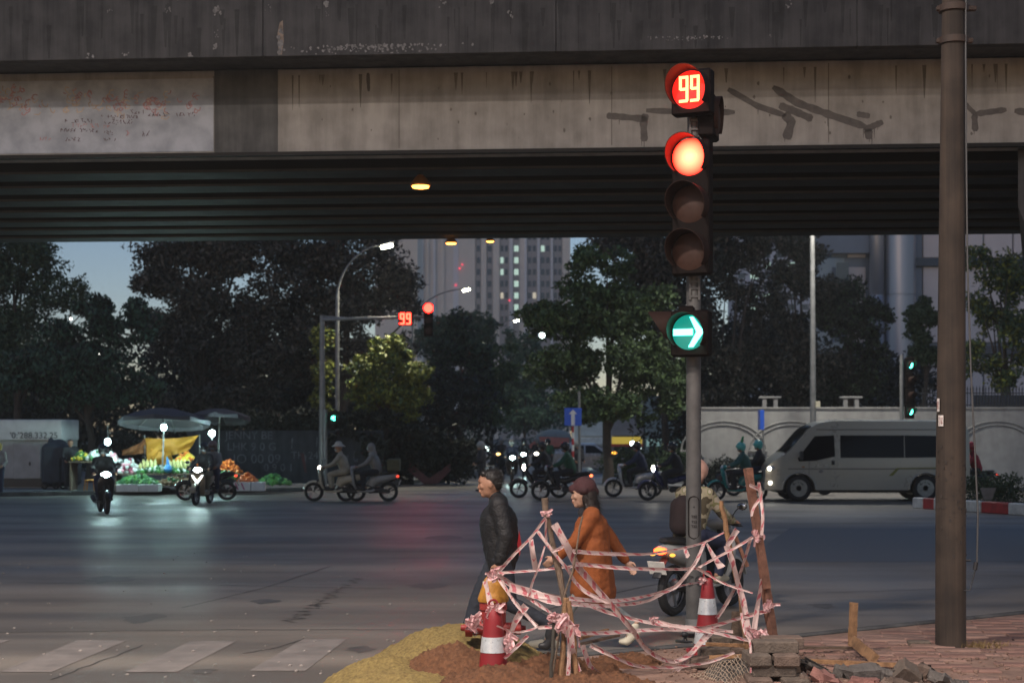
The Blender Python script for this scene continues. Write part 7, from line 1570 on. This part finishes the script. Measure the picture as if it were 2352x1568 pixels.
T("tape from the middle low crossing down to the brick stack", [(1480, 1090), (1700, 1150), (1950, 1190), (2215, 1250)], 24, 26, 12.8, 12.9)
T("strip hanging inside the triangle left of the grey-brown stake", [(590, 500), (605, 600), (628, 725)], 34, 44, A_, 12.4)
T("thin twisted tape hanging left of the grey-brown stake", [(695, 550), (650, 700), (600, 830), (580, 925)], 14, 22, A_, 12.4)
T("tape hanging straight along the upper grey-brown stake", [(702, 350), (700, 430), (705, 510)], 16, 20, 12.32, 12.32)
T("long loop of tape hanging on the left of the tall post", [(2200, 100), (2290, 160), (2230, 270), (2215, 330)], 26, 18, 12.88, 12.88)
T("second loop of tape hanging down the tall post", [(2270, 80), (2285, 200), (2300, 330), (2290, 470)], 26, 24, 12.86, 12.86)
T("white tape end hanging in front of the brick stack", [(2140, 1040), (2165, 1180), (2205, 1260), (2208, 1480)], 18, 16, 12.9, 12.35)
T("spotted tape tail near the earth right of the front cone", [(570, 1205), (480, 1290), (395, 1375)], 28, 32, 12.25, 12.2)
T("tape slanting down left from the crossing to the ground before the net", [(1905, 1190), (1840, 1260), (1760, 1350), (1650, 1400)], 50, 30, 13.2, 12.8)
T("short tape across the stake below the top knot", [(745, 590), (800, 570), (835, 545)], 22, 26, 12.3, 12.3)
def knot(lab, x_, y_, Y, s, seed):
    g_ = random.Random(seed); b = MB(); c = P(CX(x_), CY(y_), Y)
    for i in range(5):
        q = [c + V(g_.gauss(0, s), g_.gauss(0, s * .5), g_.gauss(0, s)) for k in range(5)]; vs, fs, _ = ribbon(q, [s * .8] * 5, g_); b.add(vs, fs)
    me = b.mesh("tape_knot", c); tag(put("tape_knot", me, mat("tape_plain", (.58, .44, .43), rough=.5, var=.3, scale=30, dirt=(.42, .14, .15)), None, c), lab, "tape knot", "knots of barrier tape")
knot("tape knot near the top of the grey-brown stake", 720, 305, 12.35, .022, 1); knot("tape knot on the hydrant bonnet", 335, 755, 12.75, .028, 2); knot("crumpled tape bunch at the stake cluster", 860, 1140, 12.1, .045, 3); knot("tape knot on the short dark stake", 770, 1085, 12.12, .028, 4); knot("tape bow on the ring of the front cone", 330, 1015, 12.25, .03, 5); knot("tape bunch on the left outlet of the hydrant", 175, 1120, 12.7, .04, 6); knot("tape knot on the ring of the second cone", 1855, 800, 13.85, .02, 7); knot("tape bunch low at the foot of the tall post", 2265, 1210, 12.95, .04, 8); knot("tape tied round the tall post at half height", 2260, 480, 12.95, .035, 9); knot("tape knot left of the cone's silver band near the earth", 430, 1270, 12.25, .04, 10); knot("tape tied round the lower tall post", 2340, 1000, 12.98, .03, 11); knot("white tape scrap caught on the low tape before the scooter wheel", 1490, 1085, 12.85, .018, 12)
bake_pending()
for who, nm, mm, L, bias in STRANDS:             # loose hairs over the hair mass
    ho = [o for o in who.children if o.name.split('.')[0] == nm][0]; me = ho.data; n_ = len(me.vertices); b = MB(); g_ = random.Random(3)
    for k in range(1500):
        v_ = me.vertices[g_.randrange(n_)]; p, nn = v_.co.copy(), v_.normal.copy(); d = (nn * .5 + bias * .8 + V(g_.gauss(0, .3), g_.gauss(0, .3), g_.gauss(0, .3))).normalized(); s_ = d.cross(nn); s_ = s_.normalized() * .0016 if s_.length > 1e-4 else V(.0016, 0, 0); l_ = L * g_.uniform(.5, 1.3)
        b.add([p - s_, p + s_, p + d * l_ + nn * .003], [(0, 1, 2)])
    put('hair_strands', b.mesh('hair_strands', smooth=False), mm, ho, kind='stuff')
# the dusty evening air
hz_ = MB().box((0, 220, 43), (900, 470, 88)).build('haze', None, smooth=False)
hm = bpy.data.materials.new('haze'); hm.use_nodes = True; hn = hm.node_tree; hn.nodes.remove(hn.nodes['Principled BSDF']); pv_ = hn.nodes.new('ShaderNodeVolumePrincipled'); pv_.inputs['Color'].default_value = (.72, .77, .78, 1); pv_.inputs['Density'].default_value = .00065; pv_.inputs['Anisotropy'].default_value = .3
hn.links.new(pv_.outputs[0], hn.nodes['Material Output'].inputs['Volume']); hz_.data.materials.append(hm); hz_['kind'] = 'stuff'
